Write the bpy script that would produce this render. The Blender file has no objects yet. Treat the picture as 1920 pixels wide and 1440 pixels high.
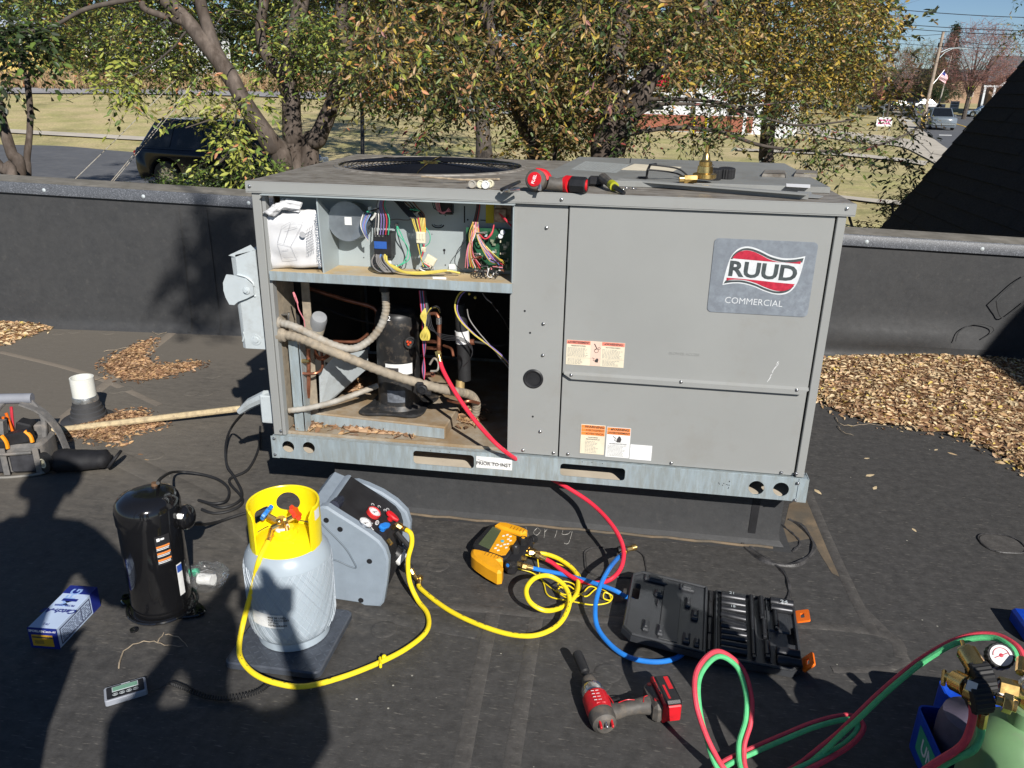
import bpy, bmesh, math, random
import numpy as np
from math import sin, cos, pi, radians, sqrt, tan, atan2, hypot
from mathutils import Vector, Matrix, Quaternion, noise
random.seed(11); rng = np.random.default_rng(5)
SC = bpy.context.scene
COL = SC.collection
# ---------------------------------------------------------------- camera
CAM = Vector((1.2268, -2.4932, 1.5459)); PITCH, ROLL, YAW, FPX = .3604, .0203, -.1391, 1492.1
_f = Vector((sin(YAW)*cos(PITCH), cos(YAW)*cos(PITCH), -sin(PITCH)))
_r = Vector((cos(YAW), -sin(YAW), 0)); _u = _r.cross(_f)
CR = cos(ROLL)*_r + sin(ROLL)*_u; CU = -sin(ROLL)*_r + cos(ROLL)*_u; CF = _f
cam_d = bpy.data.cameras.new('camera'); cam = bpy.data.objects.new('camera', cam_d); COL.objects.link(cam)
cam.matrix_world = Matrix(((CR.x, CU.x, -CF.x, CAM.x), (CR.y, CU.y, -CF.y, CAM.y), (CR.z, CU.z, -CF.z, CAM.z), (0, 0, 0, 1)))
cam_d.sensor_fit = 'HORIZONTAL'; cam_d.sensor_width = 36; cam_d.lens = FPX/1920*36
cam_d.clip_start = .05; cam_d.clip_end = 2000
SC.camera = cam
# ---------------------------------------------------------------- light
SUN_EL, SUN_AZ = .5884, -.5104          # light travels towards azimuth SUN_AZ (from +y), downwards
SD = Vector((sin(SUN_AZ)*cos(SUN_EL), cos(SUN_AZ)*cos(SUN_EL), -sin(SUN_EL)))
w = bpy.data.worlds.new('World'); SC.world = w; w.use_nodes = True
nt = w.node_tree; bg = nt.nodes['Background']
sky = nt.nodes.new('ShaderNodeTexSky'); sky.sky_type = 'NISHITA'; sky.sun_disc = False
sky.sun_elevation = SUN_EL; sky.sun_rotation = atan2(-SD.x, -SD.y)
sky.air_density = .9; sky.dust_density = 0; sky.ozone_density = 4; sky.altitude = 1500
nt.links.new(sky.outputs[0], bg.inputs[0]); bg.inputs[1].default_value = .065
sl = bpy.data.lights.new('sun', 'SUN'); sl.energy = 5.0; sl.angle = radians(.53); sl.color = (1, .96, .90)
so = bpy.data.objects.new('sun', sl); COL.objects.link(so)
so.rotation_euler = SD.to_track_quat('-Z', 'Y').to_euler(); so.location = -SD*60
SC.view_settings.view_transform = 'Standard'; SC.view_settings.look = 'None'
SC.view_settings.exposure = .28; SC.view_settings.gamma = 1; SC.view_settings.use_curve_mapping = False
SC.render.engine = 'CYCLES'
# ---------------------------------------------------------------- helpers
def ray(px, py):
    return CR*((px-960)/FPX) - CU*((py-720)/FPX) + CF
def P(px, py, ax, val):                 # point seen at a photo pixel on the plane axis = val
    d = ray(px, py); t = (val-CAM[ax])/d[ax]; return CAM + d*t
def G(px, py, z=0.0): return P(px, py, 2, z)
def Y(px, py, y=0.0): return P(px, py, 1, y)
WM = {}
def tag(o, label=None, cat=None, group=None, kind=None):
    if label: o['label'] = label
    if cat: o['category'] = cat
    if group: o['group'] = group
    if kind: o['kind'] = kind
    return o
def thing(name, label, cat, loc=(0, 0, 0), rz=0, group=None, rot=None):
    o = bpy.data.objects.new(name, None); COL.objects.link(o); o.empty_display_size = .1
    m = rot.to_4x4() if rot is not None else Matrix.Rotation(rz, 4, 'Z')
    m = Matrix.Translation(Vector(loc)) @ m
    o.matrix_world = m; WM[o.name] = m
    return tag(o, label, cat, group)
def copy_tree(o, parent=None, m=None):
    c = o.copy(); COL.objects.link(c)
    if parent is not None: c.parent = parent
    for ch in list(o.children): copy_tree(ch, c)
    if m is not None: c.matrix_world = m; WM[c.name] = m
    return c
def T(x=0, y=0, z=0): return Matrix.Translation((x, y, z))
def RX(a): return Matrix.Rotation(a, 4, 'X')
def RY(a): return Matrix.Rotation(a, 4, 'Y')
def RZ(a): return Matrix.Rotation(a, 4, 'Z')
def S(x, y, z): return Matrix.Diagonal((x, y, z, 1))
def axm(p, d, up=(0, 0, 1)):            # matrix with +Z along d at p
    d = Vector(d).normalized(); q = d.to_track_quat('Z', 'Y'); return Matrix.Translation(Vector(p)) @ q.to_matrix().to_4x4()
def spl(pts, n=6, closed=False):        # catmull-rom
    p = [Vector(a) for a in pts]; out = []; N = len(p)
    rngi = range(N if closed else N-1)
    for i in rngi:
        if closed: a, b, c, d = p[(i-1) % N], p[i], p[(i+1) % N], p[(i+2) % N]
        else: a, b, c, d = p[max(i-1, 0)], p[i], p[i+1], p[min(i+2, N-1)]
        for k in range(n):
            t = k/n
            out.append(.5*((2*b)+(c-a)*t+(2*a-5*b+4*c-d)*t*t+(3*b-a-3*c+d)*t**3))
    if not closed: out.append(p[-1])
    return out
def rr(w, h, r, n=4, cx=0, cy=0):       # rounded rectangle outline
    r = min(r, w/2-1e-5, h/2-1e-5); o = []
    for sx, sy, a0 in ((1, 1, 0), (-1, 1, 90), (-1, -1, 180), (1, -1, 270)):
        for k in range(n+1):
            a = radians(a0+90*k/n); o.append((cx+sx*(w/2-r)+r*cos(a), cy+sy*(h/2-r)+r*sin(a)))
    return o
def circ(r, n=24, cx=0, cy=0, ry=None): return [(cx+r*cos(2*pi*k/n), cy+(ry or r)*sin(2*pi*k/n)) for k in range(n)]
def inset(poly, d):
    n = len(poly); out = []
    A = sum(poly[i][0]*poly[(i+1) % n][1]-poly[(i+1) % n][0]*poly[i][1] for i in range(n)); s = 1 if A > 0 else -1
    for i in range(n):
        a, b, c = Vector(poly[i-1]), Vector(poly[i]), Vector(poly[(i+1) % n])
        e1 = (b-a); e2 = (c-b)
        if e1.length < 1e-7: e1 = e2
        if e2.length < 1e-7: e2 = e1
        n1 = Vector((-e1.y, e1.x)).normalized(); n2 = Vector((-e2.y, e2.x)).normalized(); m = n1+n2
        if m.length < 1e-6: m = n1
        m.normalize(); k = max(.5, m.dot(n1)); q = b+m*(s*d/k); out.append((q.x, q.y))
    return out
class MB:
    def __init__(s, M=None): s.v = []; s.f = []; s.mi = []; s.m = 0; s.M = M or Matrix()
    def add(s, vs, fs, M=None):
        m = s.M @ M if M is not None else s.M; b = len(s.v)
        s.v += [m @ Vector(v) for v in vs]; s.f += [tuple(b+i for i in f) for f in fs]; s.mi += [s.m]*len(fs); return s
    def addbm(s, bm, M=None):
        bm.verts.ensure_lookup_table(); s.add([v.co.copy() for v in bm.verts], [[v.index for v in f.verts] for f in bm.faces], M); bm.free(); return s
    def box(s, c, sz, M=None, bev=0, seg=1):
        m = (M or Matrix()) @ T(*c)
        if bev <= 0:
            x, y, z = [a/2 for a in sz]
            return s.add([(-x, -y, -z), (x, -y, -z), (x, y, -z), (-x, y, -z), (-x, -y, z), (x, -y, z), (x, y, z), (-x, y, z)],
                         [(0, 3, 2, 1), (4, 5, 6, 7), (0, 1, 5, 4), (1, 2, 6, 5), (2, 3, 7, 6), (3, 0, 4, 7)], m)
        bm = bmesh.new(); bmesh.ops.create_cube(bm, size=1); bmesh.ops.scale(bm, vec=sz, verts=bm.verts)
        bmesh.ops.bevel(bm, geom=list(bm.edges), offset=min(bev, min(sz)*.49), segments=seg, profile=.5, affect='EDGES'); bm.verts.index_update()
        return s.addbm(bm, m)
    def quad(s, a, b, c, d): return s.add([a, b, c, d], [(0, 1, 2, 3)])
    def lathe(s, prof, M=None, n=20, a0=0, a1=2*pi, caps=True):
        full = abs(a1-a0-2*pi) < 1e-6; cols = n if full else n+1; vs = []; fs = []
        for r, z in prof:
            for k in range(cols):
                a = a0+(a1-a0)*k/n; vs.append((r*cos(a), r*sin(a), z))
        for i in range(len(prof)-1):
            for k in range(n):
                a = i*cols+k; b = i*cols+(k+1) % cols; fs.append((a, b, b+cols, a+cols))
        if caps and full:
            if prof[0][0] > 1e-6: fs.append(tuple(range(cols))[::-1])
            if prof[-1][0] > 1e-6: fs.append(tuple(range((len(prof)-1)*cols, len(prof)*cols)))
        return s.add(vs, fs, M)
    def cyl(s, p0, p1, r0, r1=None, n=12, bev=0):
        p0 = Vector(p0); p1 = Vector(p1); L = (p1-p0).length
        if r1 is None: r1 = r0
        pr = [(r0, 0), (r1, L)] if not bev else [(r0-bev, 0), (r0, bev), (r1, L-bev), (r1-bev, L)]
        return s.lathe(pr, axm(p0, p1-p0), n)
    def sph(s, c, r, n=10, sc=(1, 1, 1), M=None):
        pr = [(r*sin(pi*k/n) if 0 < k < n else 0, -r*cos(pi*k/n)) for k in range(n+1)]
        return s.lathe(pr, (M or Matrix()) @ T(*c) @ S(*sc), n*2)
    def tube(s, pts, r, n=8, closed=False, smooth=0, caps=True):
        p = spl(pts, smooth, closed) if smooth else [Vector(a) for a in pts]
        N = len(p); rad = r if callable(r) else None
        if isinstance(r, (list, tuple)):
            R0 = list(r); rad = lambda t: R0[min(int(t*(len(R0)-1)), len(R0)-2)]*(1-(t*(len(R0)-1)-min(int(t*(len(R0)-1)), len(R0)-2)))+R0[min(int(t*(len(R0)-1))+1, len(R0)-1)]*(t*(len(R0)-1)-min(int(t*(len(R0)-1)), len(R0)-2))
        vs = []; fs = []; nrm = None
        for i in range(N):
            if closed: t = (p[(i+1) % N]-p[i-1])
            else: t = p[min(i+1, N-1)]-p[max(i-1, 0)]
            if t.length < 1e-9: t = Vector((0, 0, 1))
            t.normalize()
            if nrm is None:
                nrm = t.cross(Vector((0, 0, 1)));
                if nrm.length < .1: nrm = t.cross(Vector((1, 0, 0)))
            nrm = (nrm-t*nrm.dot(t));
            if nrm.length < 1e-6: nrm = t.orthogonal()
            nrm.normalize(); b = t.cross(nrm); q = rad(i/max(N-1, 1)) if rad else r
            for k in range(n):
                a = 2*pi*k/n; vs.append(p[i]+nrm*(q*cos(a))+b*(q*sin(a)))
        for i in range(N if closed else N-1):
            j = (i+1) % N
            for k in range(n): l = (k+1) % n; fs.append((i*n+k, i*n+l, j*n+l, j*n+k))
        if not closed and caps: fs += [tuple(range(n))[::-1], tuple(range((N-1)*n, N*n))]
        return s.add(vs, fs)
    def prism(s, poly, z0, z1, M=None, b=0):
        n = len(poly)
        if b: rings = [(inset(poly, b), z0), (poly, z0+b), (poly, z1-b), (inset(poly, b), z1)]
        else: rings = [(poly, z0), (poly, z1)]
        vs = []; fs = []
        for pl, z in rings: vs += [(a, c, z) for a, c in pl]
        for i in range(len(rings)-1):
            for k in range(n): l = (k+1) % n; fs.append((i*n+k, i*n+l, (i+1)*n+l, (i+1)*n+k))
        fs += [tuple(range(n))[::-1], tuple(range((len(rings)-1)*n, len(rings)*n))]
        return s.add(vs, fs, M)
    def curve(s, loops, ext, M=None):   # filled 2-D outlines with holes, thickness 2*ext
        cu = bpy.data.curves.new('c', 'CURVE'); cu.dimensions = '2D'; cu.fill_mode = 'BOTH'; cu.extrude = ext
        for lp in loops:
            sp = cu.splines.new('POLY'); sp.points.add(len(lp)-1); sp.use_cyclic_u = True
            for i, q in enumerate(lp): sp.points[i].co = (q[0], q[1], 0, 1)
        return s._cv(cu, M)
    def text(s, txt, size, M=None, ext=.0003, off=0, align='CENTER', sx=1, shear=0, sp=1):
        cu = bpy.data.curves.new('t', 'FONT'); cu.body = txt; cu.size = size; cu.extrude = ext; cu.offset = off
        cu.align_x = align; cu.align_y = 'CENTER'; cu.resolution_u = 3; cu.shear = shear; cu.space_character = sp
        return s._cv(cu, (M or Matrix()) @ S(sx, 1, 1))
    def _cv(s, cu, M):
        o = bpy.data.objects.new('tmp', cu); COL.objects.link(o)
        me = bpy.data.meshes.new_from_object(o)
        s.add([v.co.copy() for v in me.vertices], [tuple(p.vertices) for p in me.polygons], M)
        bpy.data.objects.remove(o); bpy.data.curves.remove(cu); bpy.data.meshes.remove(me); return s
    def build(s, name, mat, parent=None, world=False, ang=35, smooth=True, bev=0):
        vs = s.v
        if world and parent is not None:
            mi = WM[parent.name].inverted(); vs = [mi @ v for v in vs]
        me = bpy.data.meshes.new(name); me.from_pydata([tuple(v) for v in vs], [], s.f)
        for m in (mat if isinstance(mat, (list, tuple)) else [mat]): me.materials.append(m)
        if isinstance(mat, (list, tuple)): me.polygons.foreach_set('material_index', s.mi)
        if smooth:
            me.polygons.foreach_set('use_smooth', [True]*len(s.f)); me.set_sharp_from_angle(angle=radians(ang))
        me.update()
        o = bpy.data.objects.new(name, me); COL.objects.link(o)
        if parent is not None: o.parent = parent; WM[o.name] = WM.get(parent.name, Matrix())
        else: WM[o.name] = Matrix()
        if bev:
            bm = o.modifiers.new('b', 'BEVEL'); bm.width = bev; bm.segments = 2; bm.limit_method = 'ANGLE'; bm.angle_limit = radians(40)
        return o
    def solo(s, name, mat, label=None, cat=None, group=None, kind=None, loc=None, **k):   # one-mesh thing, origin at its base
        if loc is None:
            a = np.array([tuple(v) for v in s.v]); loc = Vector(((a[:, 0].min()+a[:, 0].max())/2, (a[:, 1].min()+a[:, 1].max())/2, a[:, 2].min()))
        loc = Vector(loc); s.v = [v-loc for v in s.v]
        o = s.build(name, mat, **k); o.location = loc; WM[o.name] = T(*loc)
        return tag(o, label, cat, group, kind)
# ---------------------------------------------------------------- materials
def mat(name, col, rough=.5, metal=0, var=.12, sc=6, bump=0, bsc=None, spec=.5, dirt=None, dsc=3, damt=.45, emis=None, coat=0, trans=0, alpha=1, ior=1.45, stretch=None, sub=0, rvar=.08):
    m = bpy.data.materials.new(name); m.use_nodes = True; n = m.node_tree.nodes; L = m.node_tree.links
    b = n['Principled BSDF']; b.inputs['Metallic'].default_value = metal; b.inputs['Specular IOR Level'].default_value = spec
    b.inputs['Coat Weight'].default_value = coat; b.inputs['Transmission Weight'].default_value = trans; b.inputs['Alpha'].default_value = alpha; b.inputs['IOR'].default_value = ior
    tc = n.new('ShaderNodeTexCoord'); vec = tc.outputs['Object']
    if stretch:
        mp = n.new('ShaderNodeMapping'); mp.inputs['Scale'].default_value = stretch; L.new(vec, mp.inputs[0]); vec = mp.outputs[0]
    nz = n.new('ShaderNodeTexNoise'); nz.inputs['Scale'].default_value = sc; nz.inputs['Detail'].default_value = 6; nz.inputs['Roughness'].default_value = .6; L.new(vec, nz.inputs[0])
    mx = n.new('ShaderNodeMix'); mx.data_type = 'RGBA'
    c = Vector(col[:3]); mx.inputs['A'].default_value = (*[max(0, a*(1-var)) for a in c], 1); mx.inputs['B'].default_value = (*[min(1, a*(1+var)) for a in c], 1)
    rp = n.new('ShaderNodeMapRange'); rp.inputs[1].default_value = .35; rp.inputs[2].default_value = .65; L.new(nz.outputs[0], rp.inputs[0]); L.new(rp.outputs[0], mx.inputs['Factor'])
    out = mx.outputs['Result']
    if dirt:
        n2 = n.new('ShaderNodeTexNoise'); n2.inputs['Scale'].default_value = dsc; n2.inputs['Detail'].default_value = 8; n2.inputs['Roughness'].default_value = .7; L.new(vec, n2.inputs[0])
        r2 = n.new('ShaderNodeMapRange'); r2.inputs[1].default_value = 1-damt-.12; r2.inputs[2].default_value = 1-damt+.12; L.new(n2.outputs[0], r2.inputs[0])
        m2 = n.new('ShaderNodeMix'); m2.data_type = 'RGBA'; L.new(r2.outputs[0], m2.inputs['Factor']); L.new(out, m2.inputs['A']); m2.inputs['B'].default_value = (*dirt, 1); out = m2.outputs['Result']
    L.new(out, b.inputs['Base Color'])
    rm = n.new('ShaderNodeMapRange'); rm.inputs[3].default_value = max(.02, rough-rvar); rm.inputs[4].default_value = min(1, rough+rvar); L.new(nz.outputs[0], rm.inputs[0]); L.new(rm.outputs[0], b.inputs['Roughness'])
    if bump:
        bp = n.new('ShaderNodeBump'); bp.inputs['Strength'].default_value = bump; bp.inputs['Distance'].default_value = .002
        n3 = n.new('ShaderNodeTexNoise'); n3.inputs['Scale'].default_value = bsc or sc*6; n3.inputs['Detail'].default_value = 4; L.new(vec, n3.inputs[0]); L.new(n3.outputs[0], bp.inputs['Height']); L.new(bp.outputs[0], b.inputs['Normal'])
    if emis: b.inputs['Emission Color'].default_value = (*emis[:3], 1); b.inputs['Emission Strength'].default_value = emis[3]
    if sub: b.inputs['Subsurface Weight'].default_value = sub
    return m
def srgb(r, g, b):
    f = lambda c: (c/255/12.92) if c/255 <= .04045 else ((c/255+.055)/1.055)**2.4
    return (f(r), f(g), f(b))
K = {}
K['black_plastic'] = mat('black plastic', (.018, .018, .02), .45, var=.2, sc=30, bump=.15, bsc=400)
K['rubber'] = mat('black rubber', (.016, .016, .017), .6, var=.25, sc=20)
K['gloss_black'] = mat('gloss black paint', (.008, .008, .009), .12, coat=.6, var=.1, rvar=.04)
K['matt_black'] = mat('matt black', (.012, .012, .014), .7, var=.3, sc=15)
K['unit_gray'] = mat('gray cabinet paint', (.285, .29, .28), .42, var=.03, sc=3, bump=.6, bsc=3.5, dirt=(.25, .24, .215), dsc=2.2, damt=.30)
K['unit_top'] = mat('weathered gray top', (.27, .25, .22), .5, var=.12, sc=9, dirt=(.12, .10, .08), dsc=14, damt=.47, stretch=(1, 2.5, 1))
K['galv'] = mat('galvanised steel', (.40, .47, .50), .42, metal=.35, var=.10, sc=14, dirt=(.33, .36, .35), dsc=20, damt=.45, stretch=(3, 3, .5))
K['galv_white'] = mat('oxidised galvanised steel', (.50, .55, .57), .6, metal=.1, var=.08, sc=10, dirt=(.36, .38, .38), dsc=10, damt=.42)
K['galv_dirty'] = mat('dusty galvanised pan', (.34, .30, .24), .8, var=.2, sc=10, dirt=(.26, .18, .10), dsc=7, damt=.55)
K['plate_blue'] = mat('zinc back plate', (.38, .43, .44), .5, metal=.2, var=.05, sc=8)
K['copper'] = mat('tarnished copper', (.42, .17, .10), .38, metal=.8, var=.3, sc=20)
K['brass'] = mat('brass', (.70, .48, .18), .25, metal=.95, var=.15, sc=40)
K['steel'] = mat('bright steel', (.6, .6, .6), .25, metal=.95, var=.1, sc=30)
K['darksteel'] = mat('dark impact steel', (.035, .036, .04), .35, metal=.5, var=.2, sc=30)
K['conduit'] = mat('dusty grey conduit', (.36, .34, .30), .7, var=.15, sc=25, dirt=(.25, .19, .12), dsc=12, damt=.42)
K['conduit2'] = mat('dusty brown conduit', (.27, .23, .175), .75, var=.2, sc=25, dirt=(.42, .34, .24), dsc=22, damt=.40)
K['comp_black'] = mat('dusty black compressor', (.025, .025, .026), .42, var=.3, sc=8, dirt=(.16, .13, .10), dsc=30, damt=.36)
K['white_paper'] = mat('white paper', (.78, .78, .76), .75, var=.04, sc=5)
K['white_plastic'] = mat('white plastic', (.72, .72, .66), .4, var=.05, sc=5, dirt=(.55, .50, .40), dsc=9, damt=.3)
K['label_white'] = mat('label white', (.74, .74, .72), .5, var=.05, sc=30)
K['label_cream'] = mat('faded cream label', (.74, .66, .50), .5, var=.06, sc=30)
K['label_pink'] = mat('faded red label', (.72, .22, .16), .5, var=.08, sc=30)
K['label_orange'] = mat('orange label', (.80, .24, .05), .5, var=.08, sc=30)
K['ink'] = mat('dark print', (.05, .045, .045), .6, var=.2, sc=50)
K['ink_gray'] = mat('grey print', (.30, .29, .27), .6, var=.2, sc=50)
K['white_ink'] = mat('white print', (.80, .80, .80), .5, var=.03)
K['badge'] = mat('badge silver grey', (.255, .285, .32), .38, metal=.15, var=.10, sc=12, dirt=(.20, .22, .25), dsc=60, damt=.5)
K['badge_red'] = mat('badge red', (.44, .02, .045), .45, var=.18, sc=80)
K['badge_gray'] = mat('badge charcoal', (.055, .068, .07), .5, var=.25, sc=80)
K['red'] = mat('red tool plastic', (.60, .012, .02), .38, var=.12, sc=20, dirt=(.25, .02, .02), dsc=30, damt=.35)
K['tool_gray'] = mat('worn grey rubber', (.085, .078, .07), .6, var=.3, sc=25, dirt=(.16, .13, .10), dsc=30, damt=.4)
K['orange'] = mat('orange latch', (.85, .16, .01), .4, var=.08)
K['yellow'] = mat('yellow paint', (.90, .72, .01), .32, var=.04, sc=4)
K['hose_yellow'] = mat('yellow hose', (.86, .66, .02), .4, var=.07, sc=20)
K['hose_red'] = mat('red hose', (.72, .03, .06), .35, var=.06, sc=20)
K['hose_blue'] = mat('blue hose', (.02, .19, .62), .35, var=.08, sc=20)
K['twin_red'] = mat('red welding hose', (.66, .06, .09), .6, var=.1, sc=60, bump=.4, bsc=300)
K['twin_green'] = mat('green welding hose', (.10, .50, .20), .6, var=.1, sc=60, bump=.4, bsc=300)
K['mach_gray'] = mat('blue grey molded plastic', (.235, .28, .33), .5, var=.05, sc=25, bump=.35, bsc=500)
K['cyl_gray'] = mat('cylinder grey paint', (.36, .42, .47), .35, var=.05, sc=5)
K['blue_plastic'] = mat('blue plastic', (.005, .05, .42), .4, var=.1, sc=8, dirt=(.02, .09, .5), dsc=30, damt=.35)
K['box_blue'] = mat('dark blue print', (.01, .02, .18), .5, var=.1)
K['box_light'] = mat('pale blue carton', (.45, .55, .72), .6, var=.05)
K['tank_green'] = mat('green tank paint', (.155, .285, .135), .45, var=.15, sc=6, dirt=(.20, .22, .16), dsc=14, damt=.36)
K['amber'] = mat('amber rubber', (.80, .36, .01), .5, var=.08, sc=20)
K['lcd'] = mat('lcd olive', (.09, .11, .06), .2, var=.1)
K['lcd_green'] = mat('lcd green', (.17, .33, .24), .2, var=.05)
K['fabric_gray'] = mat('grey canvas', (.14, .135, .13), .85, var=.2, sc=30, bump=.5, bsc=600, dirt=(.22, .19, .16), dsc=15, damt=.4)
K['fabric_dark'] = mat('dark canvas', (.035, .035, .04), .85, var=.3, sc=30, bump=.5, bsc=500)
K['fabric_black'] = mat('black nylon', (.009, .009, .011), .7, var=.3, sc=30, bump=.4, bsc=400)
K['clear'] = mat('clear plastic film', (.9, .93, .95), .08, trans=.9, ior=1.25, var=.02, alpha=.35)
K['glass_dial'] = mat('white dial', (.80, .80, .80), .2, coat=.5, var=.02)
K['foil'] = mat('foil tape', (.7, .72, .72), .3, metal=.9, var=.15, sc=60, bump=.8, bsc=120)
K['green_pcb'] = mat('circuit board green', (.02, .09, .045), .4, var=.3, sc=40)
K['pcb_pale'] = mat('dusty board', (.22, .25, .17), .5, var=.3, sc=60)
K['nylon'] = mat('off white nylon', (.66, .62, .46), .5, var=.06)
for nm, c in dict(w_black=(.02, .02, .022), w_yellow=(.58, .47, .09), w_red=(.55, .04, .06), w_blue=(.10, .20, .45), w_green=(.05, .38, .22), w_purple=(.22, .16, .40), w_white=(.65, .63, .60), w_pink=(.65, .22, .25), w_brown=(.18, .07, .04), w_gray=(.20, .19, .18), w_orange=(.80, .40, .02)).items():
    K[nm] = mat(nm[2:]+' wire', c, .45, var=.1, sc=30)
# ================================================================ SETTING
def membrane(name, base, dust, seed=0, streak=True, spk=1, lo=.72, hi=1.32):
    m = bpy.data.materials.new(name); m.use_nodes = True; n = m.node_tree.nodes; L = m.node_tree.links; b = n['Principled BSDF']
    geo = n.new('ShaderNodeNewGeometry'); pos = geo.outputs['Position']
    def noi(scale, det, mscale=(1, 1, 1), rot=0, rough=.6, loc=(0, 0, 0)):
        mp = n.new('ShaderNodeMapping'); mp.inputs['Scale'].default_value = mscale; mp.inputs['Rotation'].default_value = (0, 0, rot); mp.inputs['Location'].default_value = loc; L.new(pos, mp.inputs[0])
        z = n.new('ShaderNodeTexNoise'); z.inputs['Scale'].default_value = scale; z.inputs['Detail'].default_value = det; z.inputs['Roughness'].default_value = rough; L.new(mp.outputs[0], z.inputs[0]); return z.outputs[0]
    def mr(x, a, c, lo=0, hi=1):
        r = n.new('ShaderNodeMapRange'); r.inputs[1].default_value = a; r.inputs[2].default_value = c; r.inputs[3].default_value = lo; r.inputs[4].default_value = hi; L.new(x, r.inputs[0]); return r.outputs[0]
    def mth(op, x, y):
        q = n.new('ShaderNodeMath'); q.operation = op
        for i, v in enumerate((x, y)):
            if isinstance(v, (int, float)): q.inputs[i].default_value = v
            else: L.new(v, q.inputs[i])
        return q.outputs[0]
    def mix(f, a, c):
        x = n.new('ShaderNodeMix'); x.data_type = 'RGBA'
        if isinstance(f, (int, float)): x.inputs['Factor'].default_value = f
        else: L.new(f, x.inputs['Factor'])
        for k, v in (('A', a), ('B', c)):
            if isinstance(v, tuple): x.inputs[k].default_value = (*v, 1)
            else: L.new(v, x.inputs[k])
        return x.outputs['Result']
    sp = n.new('ShaderNodeSeparateXYZ'); L.new(pos, sp.inputs[0])
    big = noi(1.1, 5, loc=(seed, seed, 0)); fine = noi(26, 8, loc=(seed, 3, 0), rough=.75); strk = noi(9, 7, (1, 4.5, 1), .5, .7); strk2 = noi(30, 3, (1, 6, 1), .45, .6)
    # dusty area grows away from the tool area (towards -x and the parapet)
    reg = mth('ADD', mth('MULTIPLY', sp.outputs[0], -.20), mth('MULTIPLY', sp.outputs[1], .16))
    d = mth('ADD', mth('MULTIPLY', big, .9), mth('ADD', mth('MULTIPLY', strk, .55), mth('ADD', mth('MULTIPLY', fine, .35), reg if streak else .0)))
    f = mr(d, .74, 1.35, 0, .85)
    col = mix(f, mix(mr(fine, .35, .7), tuple(a*lo for a in base), tuple(a*hi for a in base)), dust)
    col = mix(mr(strk2, .60, .72, 0, .5*spk), col, (.24, .22, .19))           # pale scuffs
    vo = n.new('ShaderNodeTexVoronoi'); vo.inputs['Scale'].default_value = 17; L.new(pos, vo.inputs[0])
    col = mix(mth('MULTIPLY', mr(vo.outputs['Distance'], .035, .06, 1, 0), mr(noi(3, 2), .55, .6, 0, spk)), col, (.42, .40, .34))   # specks of grit
    L.new(col, b.inputs['Base Color']); L.new(mr(strk, .3, .7, .52, .78), b.inputs['Roughness']); b.inputs['Specular IOR Level'].default_value = .35
    bp = n.new('ShaderNodeBump'); bp.inputs['Strength'].default_value = .5; bp.inputs['Distance'].default_value = .003
    L.new(mth('ADD', mth('MULTIPLY', fine, .4), mth('ADD', mth('MULTIPLY', noi(3.2, 3), 1.6), strk)), bp.inputs['Height']); L.new(bp.outputs[0], b.inputs['Normal'])
    return m
K['epdm'] = membrane('rubber roof membrane', (.060, .0575, .055), (.165, .146, .12))
K['epdm2'] = membrane('rubber wall membrane', (.042, .043, .045), (.056, .055, .054), 4, False, .12, .85, 1.18)
K['seam'] = membrane('seam tape membrane', (.078, .073, .068), (.25, .21, .165), 9)
K['sealant'] = mat('lap sealant', (.05, .048, .048), .5, var=.5, sc=30, bump=.6, bsc=150)
K['dustbrown'] = mat('settled brown dust', (.17, .125, .08), .9, var=.3, sc=6, dirt=(.10, .085, .065), dsc=9, damt=.5)
K['coping'] = mat('speckled coping face', (.075, .08, .09), .5, var=.3, sc=200, dirt=(.36, .38, .42), dsc=160, damt=.36)
K['coptop'] = mat('dusty coping top', (.20, .185, .16), .8, var=.2, sc=6, dirt=(.13, .12, .10), dsc=10, damt=.5)
K['shingle'] = mat('black asphalt shingle', (.022, .023, .026), .9, var=.5, sc=60, bump=.6, bsc=250)
K['concrete'] = mat('concrete walk', (.50, .45, .37), .9, var=.12, sc=.6)
K['asphalt'] = mat('asphalt', (.105, .108, .115), .9, var=.12, sc=.5, dirt=(.15, .15, .15), dsc=3, damt=.4)
K['asphalt_pale'] = mat('pale old asphalt', (.30, .29, .29), .9, var=.1, sc=.4)
K['paint_white'] = mat('road paint white', (.6, .6, .58), .7)
K['paint_yellow'] = mat('road paint yellow', (.6, .38, .05), .7)
# ---- the flat roof
def cant(zz): return .035*max(0, 1-zz/.06)**2
PS = .0823; PY0 = 2.2252
def par_y(x): return PY0+PS*x
def par_z(x): return .779-.033*x
bm = MB(); nx = 70
bm.add([(-9, -8, 0), (6.2, -8, 0), (6.2, par_y(6.2)+.1, 0), (-9, par_y(-9)+.1, 0)], [(0, 1, 2, 3)])
flat_roof = bm.build('flat_roof', K['epdm']); flat_roof['kind'] = 'structure'
def strip(name, pts, wdt, h, m, parent, cap=True):   # raised membrane strip along ground points
    mb = MB(); p = [Vector(a) for a in pts]; vs = []; fs = []
    for i, a in enumerate(p):
        t = (p[min(i+1, len(p)-1)]-p[max(i-1, 0)]).normalized(); nn = Vector((-t.y, t.x, 0)); hw = wdt/2*(1+.05*noise.noise(a*9))
        for o, z in ((-hw-.004, .0002), (-hw, h), (hw, h), (hw+.004, .0002)): vs.append(a+nn*o+Vector((0, 0, z)))
    for i in range(len(p)-1):
        for k in range(3): fs.append((i*4+k, i*4+k+1, i*4+5+k, i*4+4+k))
    mb.add(vs, fs); return mb.build(name, m, parent, world=True)
def gl(*pp, n=5): return spl([G(*a) for a in pp], n)
strip('seam_strip', gl((-40, 690), (120, 735), (0, 0)) if 0 else gl((335, 615), (180, 735), (-30, 905), n=6), .05, .0018, K['seam'], flat_roof)
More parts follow.
